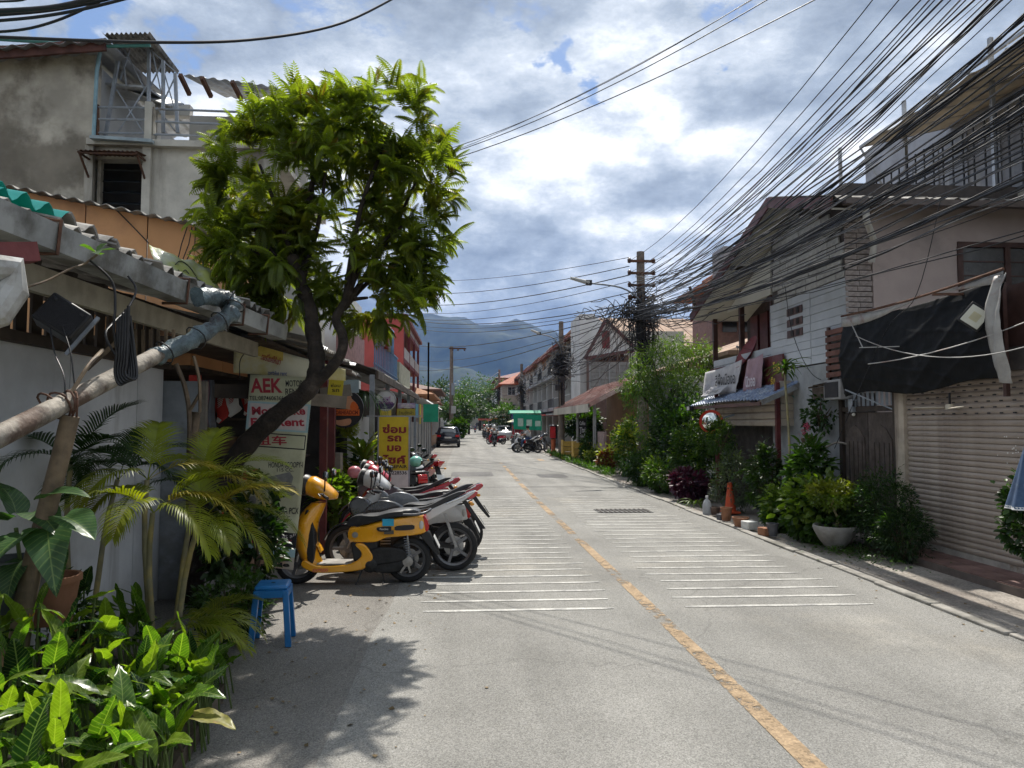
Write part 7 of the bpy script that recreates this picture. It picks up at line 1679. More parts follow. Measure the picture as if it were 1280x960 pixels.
def win(t, x0, y0, z0, x1, y1, z1, frame=wht_w, m=glass_d):
    """window on an axis-aligned face; a proud frame with a pane sub-part"""
    d = [abs(x1 - x0), abs(y1 - y0), abs(z1 - z0)]; k = 0 if d[0] < d[1] else 1
    g = MB(); c = ((x0 + x1) / 2, (y0 + y1) / 2, (z0 + z1) / 2); th = .08
    u = 1 - k; L = d[u]; 
    def bx(du, dz, lu, lz):
        cc = list(c); cc[u] += du; cc[2] += dz; s_ = [th, th, lz]; s_[u] = lu; s_[k] = th; g.box(cc, s_)
    bx(0, d[2] / 2, L, .07); bx(0, -d[2] / 2, L + .1, .07); bx(-L / 2, 0, .07, d[2]); bx(L / 2, 0, .07, d[2]); bx(0, 0, .05, d[2])
    o = g.build('window', frame, t); s_ = [.03, .03, d[2] - .06]; s_[u] = L - .06; s_[k] = .03
    MB().box(c, s_).build('pane', m, o)
# ---- left row: red apartment building
rb = bld('red_building', 'red three storey building with stacked balconies left of the mountain', (0, 35, 0))
xL, xC = W(440, 450, 35).x, W(504, 450, 35).x; zT_ = W(500, 397, 35).z; xFront = WX(531, 450, 1) 
xf = xC
def RB_(): return lb(rb)
RB_().b2((xL, 35, 0), (xf, 35.3, zT_)).build('side_wall', red_w)
RB_().b2((xL, 35.3, 0), (xf - 1.4, 47, zT_)).build('core', red_d)
for k, z in enumerate((2.9, 4.9, 6.6)): 
    RB_().b2((xf - 1.4, 35.31, z), (xf, 47, z + .2)).build('balcony_floor', red_d)
    RB_().b2((xf - .06, 35.4, z + .2), (xf, 47, z + .75)).build('parapet', mat('pale_parapet', (.40, .36, .34), var=.2))
    for j in range(3): win(rb, xf - 1.38, 36 + j * 3.8 - 35, z + .3, xf - 1.38, 38.6 + j * 3.8 - 35, z + 1.6)
for y in (35.2, 39, 43, 46.9): RB_().b2((xf - .12, y, 0), (xf + .02, y + .16, zT_)).build('column', red_d)
RB_().b2((xL, 34.95, zT_), (xf + .2, 47.2, zT_ + .18)).build('roof_slab', red_d)
RB_().b2((xL, 34.96, 4.0), (xf, 34.995, 4.2)).build('string_course', red_d)
# iron corner posts
for px in (521, 526): RB_().bar((WX(px, 400, -2.2).x, 44, 0), (-2.2, 44, zT_ - .2), .1).build('iron_post', red_d)
# grey-white building hidden behind the tree
g1 = bld('grey_house', 'pale grey two storey house half hidden behind the roadside tree', (0, 16, 0)); G1 = lambda: lb(g1)
G1().b2((-9, 17, 0), (W(452, 400, 26).x, 26, W(480, 385, 26).z)).build('wall', wht_w)
G1().b2((-6, 16.4, 0), (-3.3, 17, 4.2)).build('wall', cream_w)
g1.location  # balcony with clothes
bal = bld('upstairs_balcony', 'first floor balcony with washing and blue railing above the shop roofs', (0, 20, 0), cat='balcony')
B_ = lambda: lb(bal)
B_().b2((-3.2, 18.5, 3.15), (-2.3, 27, 3.3)).build('balcony_floor', grey_w); B_().b2((-3.3, 18.5, 3.3), (-3.2, 23, 4.5)).build('rear_wall', mat('dim_pink_wall', (.30, .16, .15), var=.2))
for k in range(16): B_().bar((-2.32, 18.6 + k * .4, 3.3), (-2.32, 18.6 + k * .4, 4.1), .035).build('baluster', mat('blue_rail', (.12, .22, .36), rough=.5))
for z in (3.4, 4.1): B_().bar((-2.32, 18.5, z), (-2.32, 25, z), .04).build('rail', MATS['blue_rail'])
B_().b2((-2.36, 25.0, 3.3), (-2.26, 30, 4.0)).build('parapet', mat('olive_parapet', (.27, .27, .20), var=.2))
for k, (y, c) in enumerate(((19.2, 'stock_pale'), (20.0, 'stock_red'), (20.7, 'stock_pale'), (21.6, 'blue_rail'))):
    o = MB().sheet(lambda u, v: (-2.22 + .05 * sin(u * 9), y + .5 * u, 4.7 - .75 * v), 8, 4, .01).build('hung_shirt', MATS[c], None, smooth=180); meta(o, ('white shirt', 'red shirt', 'pale towel', 'blue cloth')[k] + ' drying on the upstairs balcony', 'clothing')
# roofs of the left shops
lr_ = bld('left_shop_row', 'row of low shops with dark tin roofs beyond the repair sign', (-2.2, 13, 0)); S_ = lambda: lb(lr_)
for k in range(10):
    y = 13.4 + k * 1.18; corr('roof_sheet', rel(lr_, (-1.62, y, 2.82 + .02 * (k % 2))), rel(lr_, (-1.62, y + 1.2, 2.82 + .02 * (k % 2))), rel(lr_, (-4.2, y, 3.75)), mat('dark_tin', (.10, .085, .075), rough=.7, var=.3), lr_, pitch=.2, amp=.02)
S_().bar((-1.60, 13.2, 2.74), (-1.60, 25.3, 2.74), .05, .14).build('fascia', dark_wood)
for k in range(2): corr('roof_sheet', rel(lr_, (-1.95, 12.5 + k * .6, 2.75)), rel(lr_, (-1.95, 13.1 + k * .6, 2.72)), rel(lr_, (-3.6, 12.5 + k * .6, 3.2)), fibre, lr_, pitch=.12)
S_().b2((-3.0, 13.2, 0), (-2.9, 25, 2.8)).build('wall', dark_wood); S_().b2((-2.45, 15.2, 0), (-2.35, 18.5, 2.0)).build('wall', wht_w); S_().b2((-2.5, 21.0, 0), (-2.35, 25.2, 1.75)).build('wall', grey_w)
for y in (13.3, 16, 19, 22, 25): S_().b2((-1.75, y, 0), (-1.66, y + .09, 2.75)).build('post', steel)
a2 = bld('white_awning_shop', 'shop with a white corrugated awning beyond the dark tin roofs', (-2, 25, 0)); A2 = lambda: lb(a2)
for k in range(9): corr('awning_sheet', rel(a2, (-1.35, 25.8 + k * 2, 2.68)), rel(a2, (-1.35, 27.82 + k * 2, 2.68)), rel(a2, (-3.3, 25.8 + k * 2, 3.15)), mat('white_tin', (.60, .60, .60), rough=.5, var=.12), a2, pitch=.3, amp=.03)
A2().b2((-3.4, 26, 0), (-3.3, 44, 3.2)).build('wall', grey_w); A2().b2((-2.1, 25.9, 0), (-2.0, 44, 1.9)).build('boundary_wall', mat('pale_grey_wall', (.36, .35, .33), var=.15, streak=1, col2=(.25, .24, .22)))
for k in range(8): A2().b2((-2.02, 26.5 + k * 2.3, 0), (-1.94, 26.62 + k * 2.3, 2.1)).build('pier', grey_w)
# orange house and others further left
def house(name, label, x0, x1, y0, y1, zt, wall, roof, rh=1.4, ov=.7, fl=2, face=1, group=None, wins=True, grille=True):
    """simple house: walls, hipped roof, windows towards the street (face=+1 for the left side) and towards us"""
    t = bld(name, label, (x0 if face > 0 else x1, y0, 0), group); o = t.location
    lb(t).b2((x0, y0, 0), (x1, y1, zt)).build('wall', wall)
    hiproof(lb(t), x0, x1, y0, y1, zt, zt + rh, ov, (y1 - y0) * .25, roof)
    xs_ = x1 if face > 0 else x0; sg = 1 if face > 0 else -1
    if wins:
        n = max(1, int((y1 - y0) / 2.6))
        for f in range(fl):
            for j in range(n):
                yy = y0 + (j + .5) * (y1 - y0) / n; z = f * zt / fl + .9; win(t, xs_ + sg * .02 - o.x, yy - .6 - o.y, z, xs_ + sg * .02 - o.x, yy + .6 - o.y, z + 1.2)
            m = max(1, int((x1 - x0) / 2.6))
            for j in range(m): xx = x0 + (j + .5) * (x1 - x0) / m; z = f * zt / fl + .9; win(t, xx - .6 - o.x, -.02, z, xx + .6 - o.x, -.02, z + 1.2)
    return t
house('salmon_house', 'salmon coloured house with orange eaves behind the white awning shop', -7, -2.75, 46, 56, 3.7, orange_w, mat('orange_tile', (.42, .20, .10), rough=.8, var=.2), 1.1, .9, 1)
house('brown_roofed_house', 'low house with long brown roof left of the far utility pole', -9, -2.6, 58, 70, 4.6, tan_w, mat('brown_tile', (.16, .09, .07), var=.2), .9, .8, 1)
house('far_left_house', 'pale far house among trees at the left end of the street', -10, -3.2, 80, 92, 4.2, cream_w, rtile, 1.3, .6, 1)
house('far_left_shophouse', 'white far shophouse before the junction on the left', -11, -3.4, 104, 120, 6.5, wht_w, rtile, 1.2, .5, 2)
# ---- right: townhouse terrace
def townhouse(i, y0, x0, zt, name, label, w=4.3, wall=cream_w, col=rtile, group='terraced townhouses on the right'):
    t = bld(name, label, (x0, y0, 0), group); y1 = w
    MB().b2((.9, .05, 0), (8, y1 - .05, zt)).build('wall', wall, t)
    MB().b2((0, 0, 0), (.95, .18, zt - .2)).build('party_wall', wht_w, t); MB().b2((0, y1 - .12, 0), (.95, y1, zt - .2)).build('party_wall', wht_w, t)
    for f in (0, 1):
        z = 2.9 + f * 2.9; MB().b2((-.5, .1, z), (.95, y1 - .1, z + .16)).build('balcony_floor', grey_w, t); MB().b2((-.5, .1, z + .16), (-.42, y1 - .1, z + .3)).build('kerb_strip', grey_w, t)
        b_ = MB()
        for k in range(9): b_.bar((-.46, .25 + k * .47, z + .3), (-.46, .25 + k * .47, z + 1.05), .035)
        b_.bar((-.46, .2, z + 1.05), (-.46, y1 - .2, z + 1.05), .05).build('railing', dm if i % 2 else wht_w, t)
        win(t, .88, .7, z + .3, .88, y1 - .7, z + 2.2, brown_w if f else wht_w)
    # arched head of the top opening
    pts = [(.2, zt - 2.0), (.2, zt - .2), (y1 - .2, zt - .2), (y1 - .2, zt - 2.0)] + [(y1 / 2 + (y1 / 2 - .55) * cos(a), zt - 2.0 + 1.15 * sin(a)) for a in [pi * k / 8 for k in range(9)]]
    MB().prism(pts, .05, .16, 'yz').build('arch_wall', wall, t)
    # steep little tiled gable front with ribs
    rf = MB().add([(-.55, -.12, zt - .35), (-.55, y1 + .12, zt - .35), (1.1, y1 + .12, zt + 1.0), (1.1, -.12, zt + 1.0), (2.2, y1 + .12, zt + .2), (2.2, -.12, zt + .2), (-.55, -.12, zt - .5), (-.55, y1 + .12, zt - .5)], [(0, 1, 2, 3), (3, 2, 4, 5), (0, 3, 5, 6), (1, 7, 4, 2), (0, 6, 7, 1), (6, 5, 4, 7)]).build('roof', col, t)
    for k in range(9): MB().bar((-.55, k * y1 / 8, zt - .33), (1.1, k * y1 / 8, zt + 1.02), .09).build('roof_rib', col, rf)
    MB().prism([(-.5, zt - .4), (1.1, zt + 1.25), (2.3, zt + .3), (2.3, zt - .4)], -.16, .06, 'xz').build('gable_wall', (wht_w, tan_w, wht_w, grey_w)[i % 4], t)
    MB().bar((1.1, -.15, zt + 1.05), (1.1, y1 + .15, zt + 1.05), .16).build('ridge', red_d, rf)
    MB().b2((-1.2, .2, 2.5), (.9, y1 - .2, 2.62)).build('shop_awning', (grey_w, red_w, galv, MATS['green_awning'], tan_w)[i % 5], t)
    MB().b2((.86, .4, .05), (.89, y1 - .4, 2.4)).build('shop_shutter', (slat_k, galv, interior)[i % 3], t)
    return t
x_t = W(723, 450, 50).x
ords = ['first and nearest', 'second', 'third', 'fourth', 'fifth', 'sixth', 'seventh', 'eighth', 'ninth', 'tenth', 'eleventh', 'twelfth']
walls = [cream_w, grey_w, cream_w, tan_w, wht_w, grey_w, cream_w, cream_w, grey_w, tan_w, cream_w, wht_w]
for i in range(12): townhouse(i, 51 if i == 0 else 56 + i * 4.35, x_t - i * .02, 8.6 + .12 * sin(i * 2), 'townhouse', ords[i] + ' townhouse of the red-roofed terrace counted from the camera', w=9.2 if i == 0 else 4.3, wall=walls[i])
# white end wall and timbered gable house
eg = bld('timbered_gable_house', 'grey sided house with white triangular timbered gable right of the terrace', (0, 45, 0)); E_ = lambda: lb(eg)
gx0, gx1 = W(738, 450, 45).x, W(787, 450, 45).x; gz = W(750, 428, 45).z
E_().b2((W(725, 450, 46.5).x, 46.5, 0), (gx0 + .6, 50.5, W(730, 402, 50).z)).build('end_wall', wht_w)
E_().b2((gx0, 45.3, 0), (gx1, 52, W(760, 455, 45).z + .6)).build('wall', mat('brown_lower_wall', (.14, .085, .07), var=.2))
z0_, z1_ = W(760, 492, 45).z, W(760, 452, 45).z
for k in range(9): E_().b2((gx0, 45.22 + .02 * (k % 2), z0_ + k * (z1_ - z0_) / 9 + .015), (gx1, 45.3, z0_ + (k + 1) * (z1_ - z0_) / 9)).build('siding_board', mat('grey_siding', (.30, .29, .28), rough=.8, var=.15))
for k in range(5): E_().b2((gx0 + k * (gx1 - gx0) / 4 - .04, 45.17, z0_), (gx0 + k * (gx1 - gx0) / 4 + .04, 45.22, z1_)).build('batten', grey_w)
zb_, zc2 = W(760, 447, 45).z, W(752, 402, 45).z; xm_ = W(757, 405, 45).x
E_().add([(gx0 - .3, 45, zb_), (gx1 + .3, 45, zb_ + .5), (xm_, 45, zc2), (gx0 - .3, 45.1, zb_), (gx1 + .3, 45.1, zb_ + .5), (xm_, 45.1, zc2)], [(0, 1, 2), (3, 4, 5), (0, 1, 4, 3), (1, 2, 5, 4), (2, 0, 3, 5)]).build('gable', wht_w)
for a, b in (((gx0 - .4, 44.9, zb_ - .1), (xm_, 44.9, zc2 + .1)), ((gx1 + .5, 44.9, zb_ + .5), (xm_, 44.9, zc2 + .1)), ((gx0 - .3, 44.9, zb_ - .05), (gx1 + .3, 44.9, zb_ + .45))): E_().bar(a, b, .12, .2).build('timber', mat('dark_red_timber', (.11, .045, .045), var=.2))
E_().b2((xm_ - .25, 44.93, zb_ + .6), (xm_ + .25, 44.99, zc2 - .6)).build('gable_vent', red_d)
for k in range(6): E_().b2((gx0 + .2 + k * (gx1 - gx0 - .4) / 6, 45.22, z1_ + .1), (gx0 + .2 + (k + .7) * (gx1 - gx0 - .4) / 6, 45.32, z1_ + .75)).build('window', glass_d)
# wide tan roofs behind
tr2 = bld('tan_roofed_house', 'wide house with long tan roof behind the pole and feathery tree', (9, 38, 0)); 
za, zb2 = W(790, 428, 50).z, W(790, 402, 55).z
lb(tr2).b2((W(752, 440, 54).x, 54, 0), (30, 62, W(752, 424, 50).z)).build('wall', wht_w)
xq = W(746, 424, 52).x
lb(tr2).add([(xq, 52, za), (34, 52, za), (34, 60, zb2 + 1), (xq, 60, zb2 + 1), (xq, 52, za - .2), (34, 52, za - .2), (34, 60, zb2 + .8), (xq, 60, zb2 + .8)], [(0, 1, 2, 3), (4, 5, 6, 7), (0, 1, 5, 4), (1, 2, 6, 5), (2, 3, 7, 6), (3, 0, 4, 7)]).build('roof', tan_r)
for k in range(26): lb(tr2).bar((xq + k * .9, 52, za + .03), (xq + k * .9, 60, zb2 + 1.03), .1, .06).build('roof_rib', tan_r)
mh = bld('hidden_middle_house', 'pale house behind the feathery tree with pinkish tiles', (8, 23, 0)); lb(mh).b2((8.2, 20.5, 0), (14, 26, 3.9)).build('wall', wht_w); hiproof(lb(mh), 8.0, 14, 20, 26, 3.9, 5.2, .6, 1.2, tan_r)
# ---- carport house with pinkish roof
cpz, cpr = W(712, 512, 36).z, W(790, 480, 34).z
ch = bld('carport_house', 'low house with pinkish sloping carport roof and grey posts', (6, 30, 0)); K_ = lambda: lb(ch)
xe0, xe1 = W(706, 513, 37).x, 12
K_().add([(5.2, 29.5, cpz + .1), (5.2, 41, cpz + .1), (7.6, 41, cpz + 1.35), (7.6, 29.5, cpz + 1.35), (5.2, 29.5, cpz - .05), (5.2, 41, cpz - .05), (7.6, 41, cpz + 1.2), (7.6, 29.5, cpz + 1.2)], [(0, 1, 2, 3), (4, 5, 6, 7), (0, 1, 5, 4), (1, 2, 6, 5), (2, 3, 7, 6), (3, 0, 4, 7)]).build('roof', pinkr)
K_().add([(7.6, 29.5, cpz + 1.35), (7.6, 41, cpz + 1.35), (12, 41, cpz + 2.7), (12, 29.5, cpz + 2.7), (7.6, 29.5, cpz + 1.2), (7.6, 41, cpz + 1.2), (12, 41, cpz + 2.5), (12, 29.5, cpz + 2.5)], [(0, 1, 2, 3), (4, 5, 6, 7), (0, 1, 5, 4), (1, 2, 6, 5), (2, 3, 7, 6), (3, 0, 4, 7)]).build('roof', tan_r)
for k in range(24): K_().bar((5.2, 29.6 + k * .49, cpz + .13), (7.6, 29.6 + k * .49, cpz + 1.38), .06).build('roof_rib', pinkr)
K_().bar((5.22, 29.5, cpz - .05), (5.22, 41, cpz - .05), .06, .35).build('fascia', cream_w)
for y in (30, 34.5, 40.5): K_().b2((5.5, y, 0), (5.62, y + .12, cpz + .2)).build('post', galv)
K_().b2((8.3, 30, 0), (8.5, 41, cpz + 1.4)).build('wall', tan_w); K_().b2((8.2, 34, 0), (8.3, 35, 2.0)).build('door', wht_w); K_().b2((5.6, 28.2, 0), (5.7, 29.6, 1.5)).build('boundary_wall', mat('mauve_wall', (.28, .20, .19), var=.2)); K_().b2((7.9, 29.9, 0), (12, 30, cpz + 1.3)).build('wall', mat('grey_end_wall', (.2, .2, .21), var=.2))
K_().b2((5.2, 31.5, .02), (6.6, 32.2, .12)).build('threshold', conc_m)
# black menu sign, yellow planters
ms_, w, h = board('menu_sign', 'tall black sign with pale lettering standing behind the yellow planters', 'sign', 723, 523, 733, 553, 33, mat('menu_black', (.015, .015, .016), rough=.6))
text('lettering', 'Coffee', .18, pale, ms_, (0, -.014, .30 * h), fitw=.7 * w, bold=.02); text('lettering', 'Thai', .26, pale, ms_, (0, -.014, .02 * h), fitw=.7 * w, bold=.02); text('lettering', 'Food', .22, pale, ms_, (0, -.014, -.2 * h), fitw=.6 * w, bold=.02)
for k, (px, y) in enumerate(((714, 36), (728, 33.4))):
    p = W(px, 560, y); yp = thing('yellow_planter', ('yellow painted wooden planter, the one nearer the utility pole', 'yellow painted wooden planter below the black menu sign')[k], 'planter', (p.x, y, 0))
    for z in (.15, .42, .69): MB().b2((-.45, -.25, z), (.45, .25, z + .24)).build('board', mat('yellow_planter_paint', (.52, .34, .07), rough=.7, var=.2), yp)
    for sx in (-.45, .45): MB().b2((sx - .03, -.28, 0), (sx + .03, .28, 1.0)).build('corner_post', MATS['yellow_planter_paint'], yp)
# bin and cone by the pole
bx_ = W(693, 560, 40).x; rbn = thing('red_bin', 'dark bin with bright red front standing on an orange stand by the pole', 'bin', (bx_, 40.5, 0))
MB().b2((-.22, -.2, .95), (.22, .2, 1.75)).build('bin_body', P_BLK, rbn, bevel=.05); MB().b2((-.2, -.24, 1.0), (.1, -.2, 1.65)).build('red_panel', mat('bin_red', (.55, .02, .02), rough=.5), rbn)
MB().lathe([(.2, 0), (.12, .3), (.14, .95)], n=12).build('stand', mat('orange_stand', (.5, .13, .05), rough=.6), rbn)
# ---- market stalls
gs = thing('green_canopy_stall', 'street stall under a bright green fabric canopy on the right', 'stall', (4.9, 53, 0)); gs.scale = (.8, .8, .88); gmat = mat('green_canopy', (.01, .33, .19), rough=.6, var=.12, trans=((.8, 1.3, .9), .25)); gpl = mat('mint_panel', (.45, .62, .52), rough=.5)
a = W(651, 519, 54); b = W(678, 517, 54); zt3 = a.z; 
MB().sheet(lambda u, v: (-1.6 + 2.6 * u, -1.0 - .3 * v, 2.9 - .1 * u - 1.3 * v + 0), 6, 4, .02).build('front_flap', gmat, gs); MB().sheet(lambda u, v: (-1.9 + 2.9 * u, -1.0 + 3 * v, 2.95 + .25 * sin(pi * v)), 6, 6, .02).build('roof_sheet', gmat, gs, smooth=60)
for k in range(3): MB().b2((-1.2 + k * .8, -1.26, 1.85), (-.7 + k * .8, -1.22, 2.5 - .1 * k)).build('pale_panel', gpl, gs)
for x in (-1.5, .9): 
    for y in (-1, 2): MB().b2((x - .03, y - .03, 0), (x + .03, y + .03, 2.9)).build('pole', steel, gs)
MB().b2((-1.4, -.8, 0), (.8, 1.8, .9)).build('counter', interior, gs)
p = W(646, 540, 62); ts, w, h = board('red_stall_sign', 'square red stall sign with dark lettering under the parasol', 'sign', 640, 532, 653, 545, 62, mat('stall_red', (.55, .03, .04), rough=.5)); text('lettering', 'ก๋วยเตี๋ยว', .3, blk_i, ts, (0, -.014, .05), fitw=.8 * w, bold=.03)
ub = thing('stall_parasol', 'pale yellow and white parasol above the red stall sign', 'parasol', (W(650, 532, 62).x, 62.4, 0))
for k in range(8): MB().add([(0, 0, 2.45), (1.15 * cos(k * pi / 4), 1.15 * sin(k * pi / 4), 1.95), (1.15 * cos((k + 1) * pi / 4), 1.15 * sin((k + 1) * pi / 4), 1.95)], [(0, 1, 2)]).build('canopy_panel', (mat('parasol_yellow', (.6, .58, .38), rough=.7), wht_w)[k % 2], ub)
MB().cyl((0, 0, 0), (0, 0, 2.5), .03).build('pole', steel, ub)
og = thing('orange_canopy', 'orange canopy of a far stall on the right side', 'canopy', (W(625, 530, 85).x, 85, 0)); MB().sheet(lambda u, v: (-1.5 + 3 * u, 3 * v, 2.3 + .6 * u - .2 * v), 4, 4, .03).build('sheet', mat('orange_fabric', (.62, .15, .05), rough=.7), og)
for x in (-1.4, 1.4): MB().b2((x, 0, 0), (x + .05, .05, 2.3)).build('pole', steel, og)
rc_ = thing('red_canopy', 'red canopy just left of the far orange canopy', 'canopy', (W(611, 530, 100).x, 100, 0)); MB().sheet(lambda u, v: (-1.5 + 3 * u, 3 * v, 2.5 - .2 * v), 4, 4, .03).build('sheet', mat('red_fabric', (.5, .05, .04), rough=.7), rc_); MB().b2((0, 1, 0), (.05, 1.05, 2.4)).build('pole', steel, rc_)
for nm, lab, px, py, Y, s_ in (('white_box_sign', 'small white square sign on a post far right of the road centre', 618, 518, 90, 1.2), ('blue_sign', 'small blue sign before the striped parasol', 648, 521, 66, 1.3)):
    c = W(px, py, Y); t = thing(nm, lab, 'sign', (c.x, Y, 0)); MB().box((0, 0, c.z), (s_, .05, s_)).build('board', mat(nm + '_face', (.7, .7, .7) if nm[0] == 'w' else (.04, .06, .25)), t); MB().cyl((0, .05, 0), (0, .05, c.z), .04).build('post', steel, t)
# ---- further houses right beyond the terrace
R_ = [('terracotta_roofed_house', 'bright orange roofed house right after the terrace', 5.6, 14, 104, 118, 7.6, cream_w, mat('bright_orange_tile', (.50, .14, .07), rough=.7, var=.2), 2.6), ('far_shophouse', 'tall white far shophouse with dark roof', 5.8, 16, 120, 136, 9.5, wht_w, red_d, 1.6), ('far_shophouse', 'green and white far shophouse near the junction', 5.8, 15, 138, 154, 8.5, grey_w, rtile, 1.6), ('far_shophouse', 'last brown far shophouse before the junction trees', 6, 15, 156, 172, 7.5, tan_w, red_d, 1.4)]
for nm, lab, x0, x1, y0, y1, zt3, wl_m, rf_m, rh in R_: house(nm, lab, x0, x1, y0, y1, zt3, wl_m, rf_m, rh, .6, 3, face=-1)
# houses closing the far end beyond the junction
for k, (x0, x1, y0, zt3, m1, m2, lab) in enumerate(((-14, -4, 222, 6, wht_w, rtile, 'white house closing the street end on the left'), (-3, 6, 232, 5, cream_w, tan_r, 'cream house straight ahead beyond the junction'), (8, 20, 224, 9, grey_w, red_d, 'grey house closing the street end on the right'), (-34, -16, 220, 7, tan_w, rtile, 'tan house far left beyond the junction'))): house('junction_house', lab, x0, x1, y0, y0 + 10, zt3, m1, m2, 1.6, .6, 2)
# ---- trees far away
def far_tree(label, x, y, h, r, m, seed, n=70, ls=.35, base=.35, group='trees along the far street', m2=None):
    rs = np.random.RandomState(seed); t = thing('street_tree', label, 'tree', (x, y, 0), 0, group)
    P, D = clumps((0, 0, h * (base + 1) / 2), (r, r, h * (1 - base) / 2), n, 26, r * .3, rs, .35, droop=.2); S = rs.uniform(.7, 1.3, len(P)) * ls
    hi = P[:, 2] > h * .72 if m2 else np.zeros(len(P), bool)
    leaves('crown', m, P[~hi], D[~hi], S[~hi], .9, .9, False, rs, t)
    if hi.any(): leaves('crown', m2, P[hi], D[hi], S[hi], .9, .9, False, rs, t)
    MB().tube([(0, 0, 0), (.1, 0, h * .4), (-.1, .1, h * .75)], [.05 * r + .08, .05 * r + .05, .04], 8).build('trunk', bark, t)
    for k in range(4): a = k * 1.7; MB().tube([(0, 0, h * .4), (r * .5 * cos(a), r * .5 * sin(a), h * .65)], [.07, .03], 6).build('limb', bark, t)
g_far = leafmat('far_tree_leaf', (.045, .08, .03), tr=(1.6, 2.0, .6), amt=.3, var=.35)
for i, (lab, px, y, h, r, m, m2) in enumerate((('yellow-green tree behind the left utility pole', 570, 74, 5.2, 1.5, g_mid, g_lite), ('small bushy tree by the left utility pole', 578, 88, 6.0, 1.8, g_mid, g_lite), ('low bright shrub-like tree on the left verge', 573, 62, 2.4, .9, g_mid, g_lite), ('dark tree left of the street end', 586, 120, 8, 2.6, g_far, None), ('large dark tree over the street end', 600, 178, 15, 6.0, g_far, g_mid), ('dark spreading tree on the right of the street end', 618, 150, 11.5, 4.2, g_far, None), ('tall dark tree beyond the junction', 585, 214, 14, 6.5, g_far, None), ('bright leafy tree between the stalls on the right', 634, 80, 4.6, 1.8, g_far, g_mid), ('dark tree behind the orange canopy', 626, 118, 10.5, 3.0, g_far, g_mid), ('low tree at the right behind the white box sign', 612, 128, 6, 2.2, g_far, g_lite), ('dark tree far left behind the brown roof', 548, 100, 9, 3, g_far, None), ('tree beside the carport behind the menu sign', 725, 41.8, 3.0, 1.2, g_dark, g_mid), ('broad tree far right beyond the junction', 640, 216, 13, 6, g_far, None))):
    far_tree(lab, W(px, 530, y).x, y, h * .9, r, g_far if y > 70 else m, 200 + i, m2=(g_mid if m2 in (g_lite, g_yel) else m2), n=80 if r > 2 else 60, ls=.22 + .05 * r)
# foothill suburb as one mass of trees
P = np.column_stack([nrg.uniform(-260, 320, 26000), 250 + abs(nrg.normal(0, 200, 26000)), np.zeros(26000)]); P[:, 2] = nrg.uniform(1, 11, 26000) * (.5 + .5 * np.sin(P[:, 0] * .11) * np.sin(P[:, 1] * .07)) + 1
D = nrg.normal(size=(26000, 3)); leaves('distant_tree_belt', g_far, P, D, nrg.uniform(2.0, 4.2, 26000), 1.0, .9)
# more foothill houses
# ================================================================== VEHICLES AND PEOPLE
car_p = mat('navy_car_paint', (.012, .018, .035), rough=.2, coat=.8, var=.05, bump=0)
def car(name, label, loc, rz, paint_m, kind='suv'):
    t = thing(name, label, 'car', loc, rz); L, Wd = 4.4, 1.84
    # local: +y forward, rear at y=0
    def sec(z, y0, y1, hw, rnd=.25): return [(hw * (1 if abs(cos(a)) > .0 else 0) * (abs(cos(a)) ** .35 * (1 if cos(a) > 0 else -1)), (y0 + y1) / 2 + (y1 - y0) / 2 * (abs(sin(a)) ** .35) * (1 if sin(a) > 0 else -1), z) for a in [2 * pi * (k + .5) / 24 for k in range(24)]]
    loft([sec(.28, .12, L - .1, .86), sec(.45, .02, L, .91), sec(.75, .0, L, .92), sec(.95, .03, L - .15, .90), sec(1.02, .08, L - .9, .86)]).build('body', paint_m, t, smooth=50)
    loft([sec(1.02, .12, L - 1.2, .84), sec(1.3, .28, L - 1.75, .74), sec(1.5, .45, L - 2.1, .66)]).build('cabin_glass', glass_d, t, smooth=50)
    loft([sec(1.5, .38, L - 2.05, .68), sec(1.58, .5, L - 2.2, .60)]).build('roof', paint_m, t, smooth=50)
    for s_ in (-1, 1):
        MB().bar((s_ * .84, .1, 1.0), (s_ * .67, .42, 1.52), .09).build('rear_pillar', paint_m, t); MB().b2((s_ * .86, -.01, .80), (s_ * .55, .10, .96)).build('tail_light', lens_r, t)
        for y in (.75, L - .85): o = MB().lathe([(.22, -.11), (.33, -.10), (.345, 0), (.33, .10), (.22, .11)], (0, 0, 0), 24, 'x').build('wheel', tyre_m, t, smooth=40, loc=(s_ * .80, y, .345)); MB().lathe([(.21, -.1), (.23, 0), (.21, .1)], (0, 0, 0), 16, 'x').build('rim', alu, o)
        MB().ball((s_ * 1.0, L - 1.75, 1.05), 1, 10, 6, (.10, .06, .07)).build('door_mirror', paint_m, t, smooth=180)
    MB().b2((-.26, -.03, .70), (.26, .0, .82)).build('number_plate', plate_m, t); MB().b2((-.85, -.04, .3), (.85, .1, .52)).build('rear_bumper', black, t, bevel=.04)
    MB().add([(-.62, .17, 1.08), (.62, .17, 1.08), (.54, .33, 1.42), (-.54, .33, 1.42), (-.62, .2, 1.08), (.62, .2, 1.08), (.54, .36, 1.42), (-.54, .36, 1.42)], [(0, 1, 2, 3), (4, 5, 6, 7), (0, 1, 5, 4), (2, 3, 7, 6), (1, 2, 6, 5), (0, 3, 7, 4)]).build('rear_window', mat('rear_glass', (.15, .18, .2), rough=.1, bump=0, spec=.8), t)
    return t
pc = WG(560, 559.5); car('parked_suv', 'dark navy sport utility car parked at the left kerb seen from behind', (pc.x, pc.y, 0), 0, car_p)
pk2 = W(627, 545, 78); car('parked_pickup', 'silver car parked at the right before the striped parasol', (pk2.x + .3, 80, 0), R(180), mat('silver_car_paint', (.42, .43, .44), rough=.25, coat=.6, var=.05))
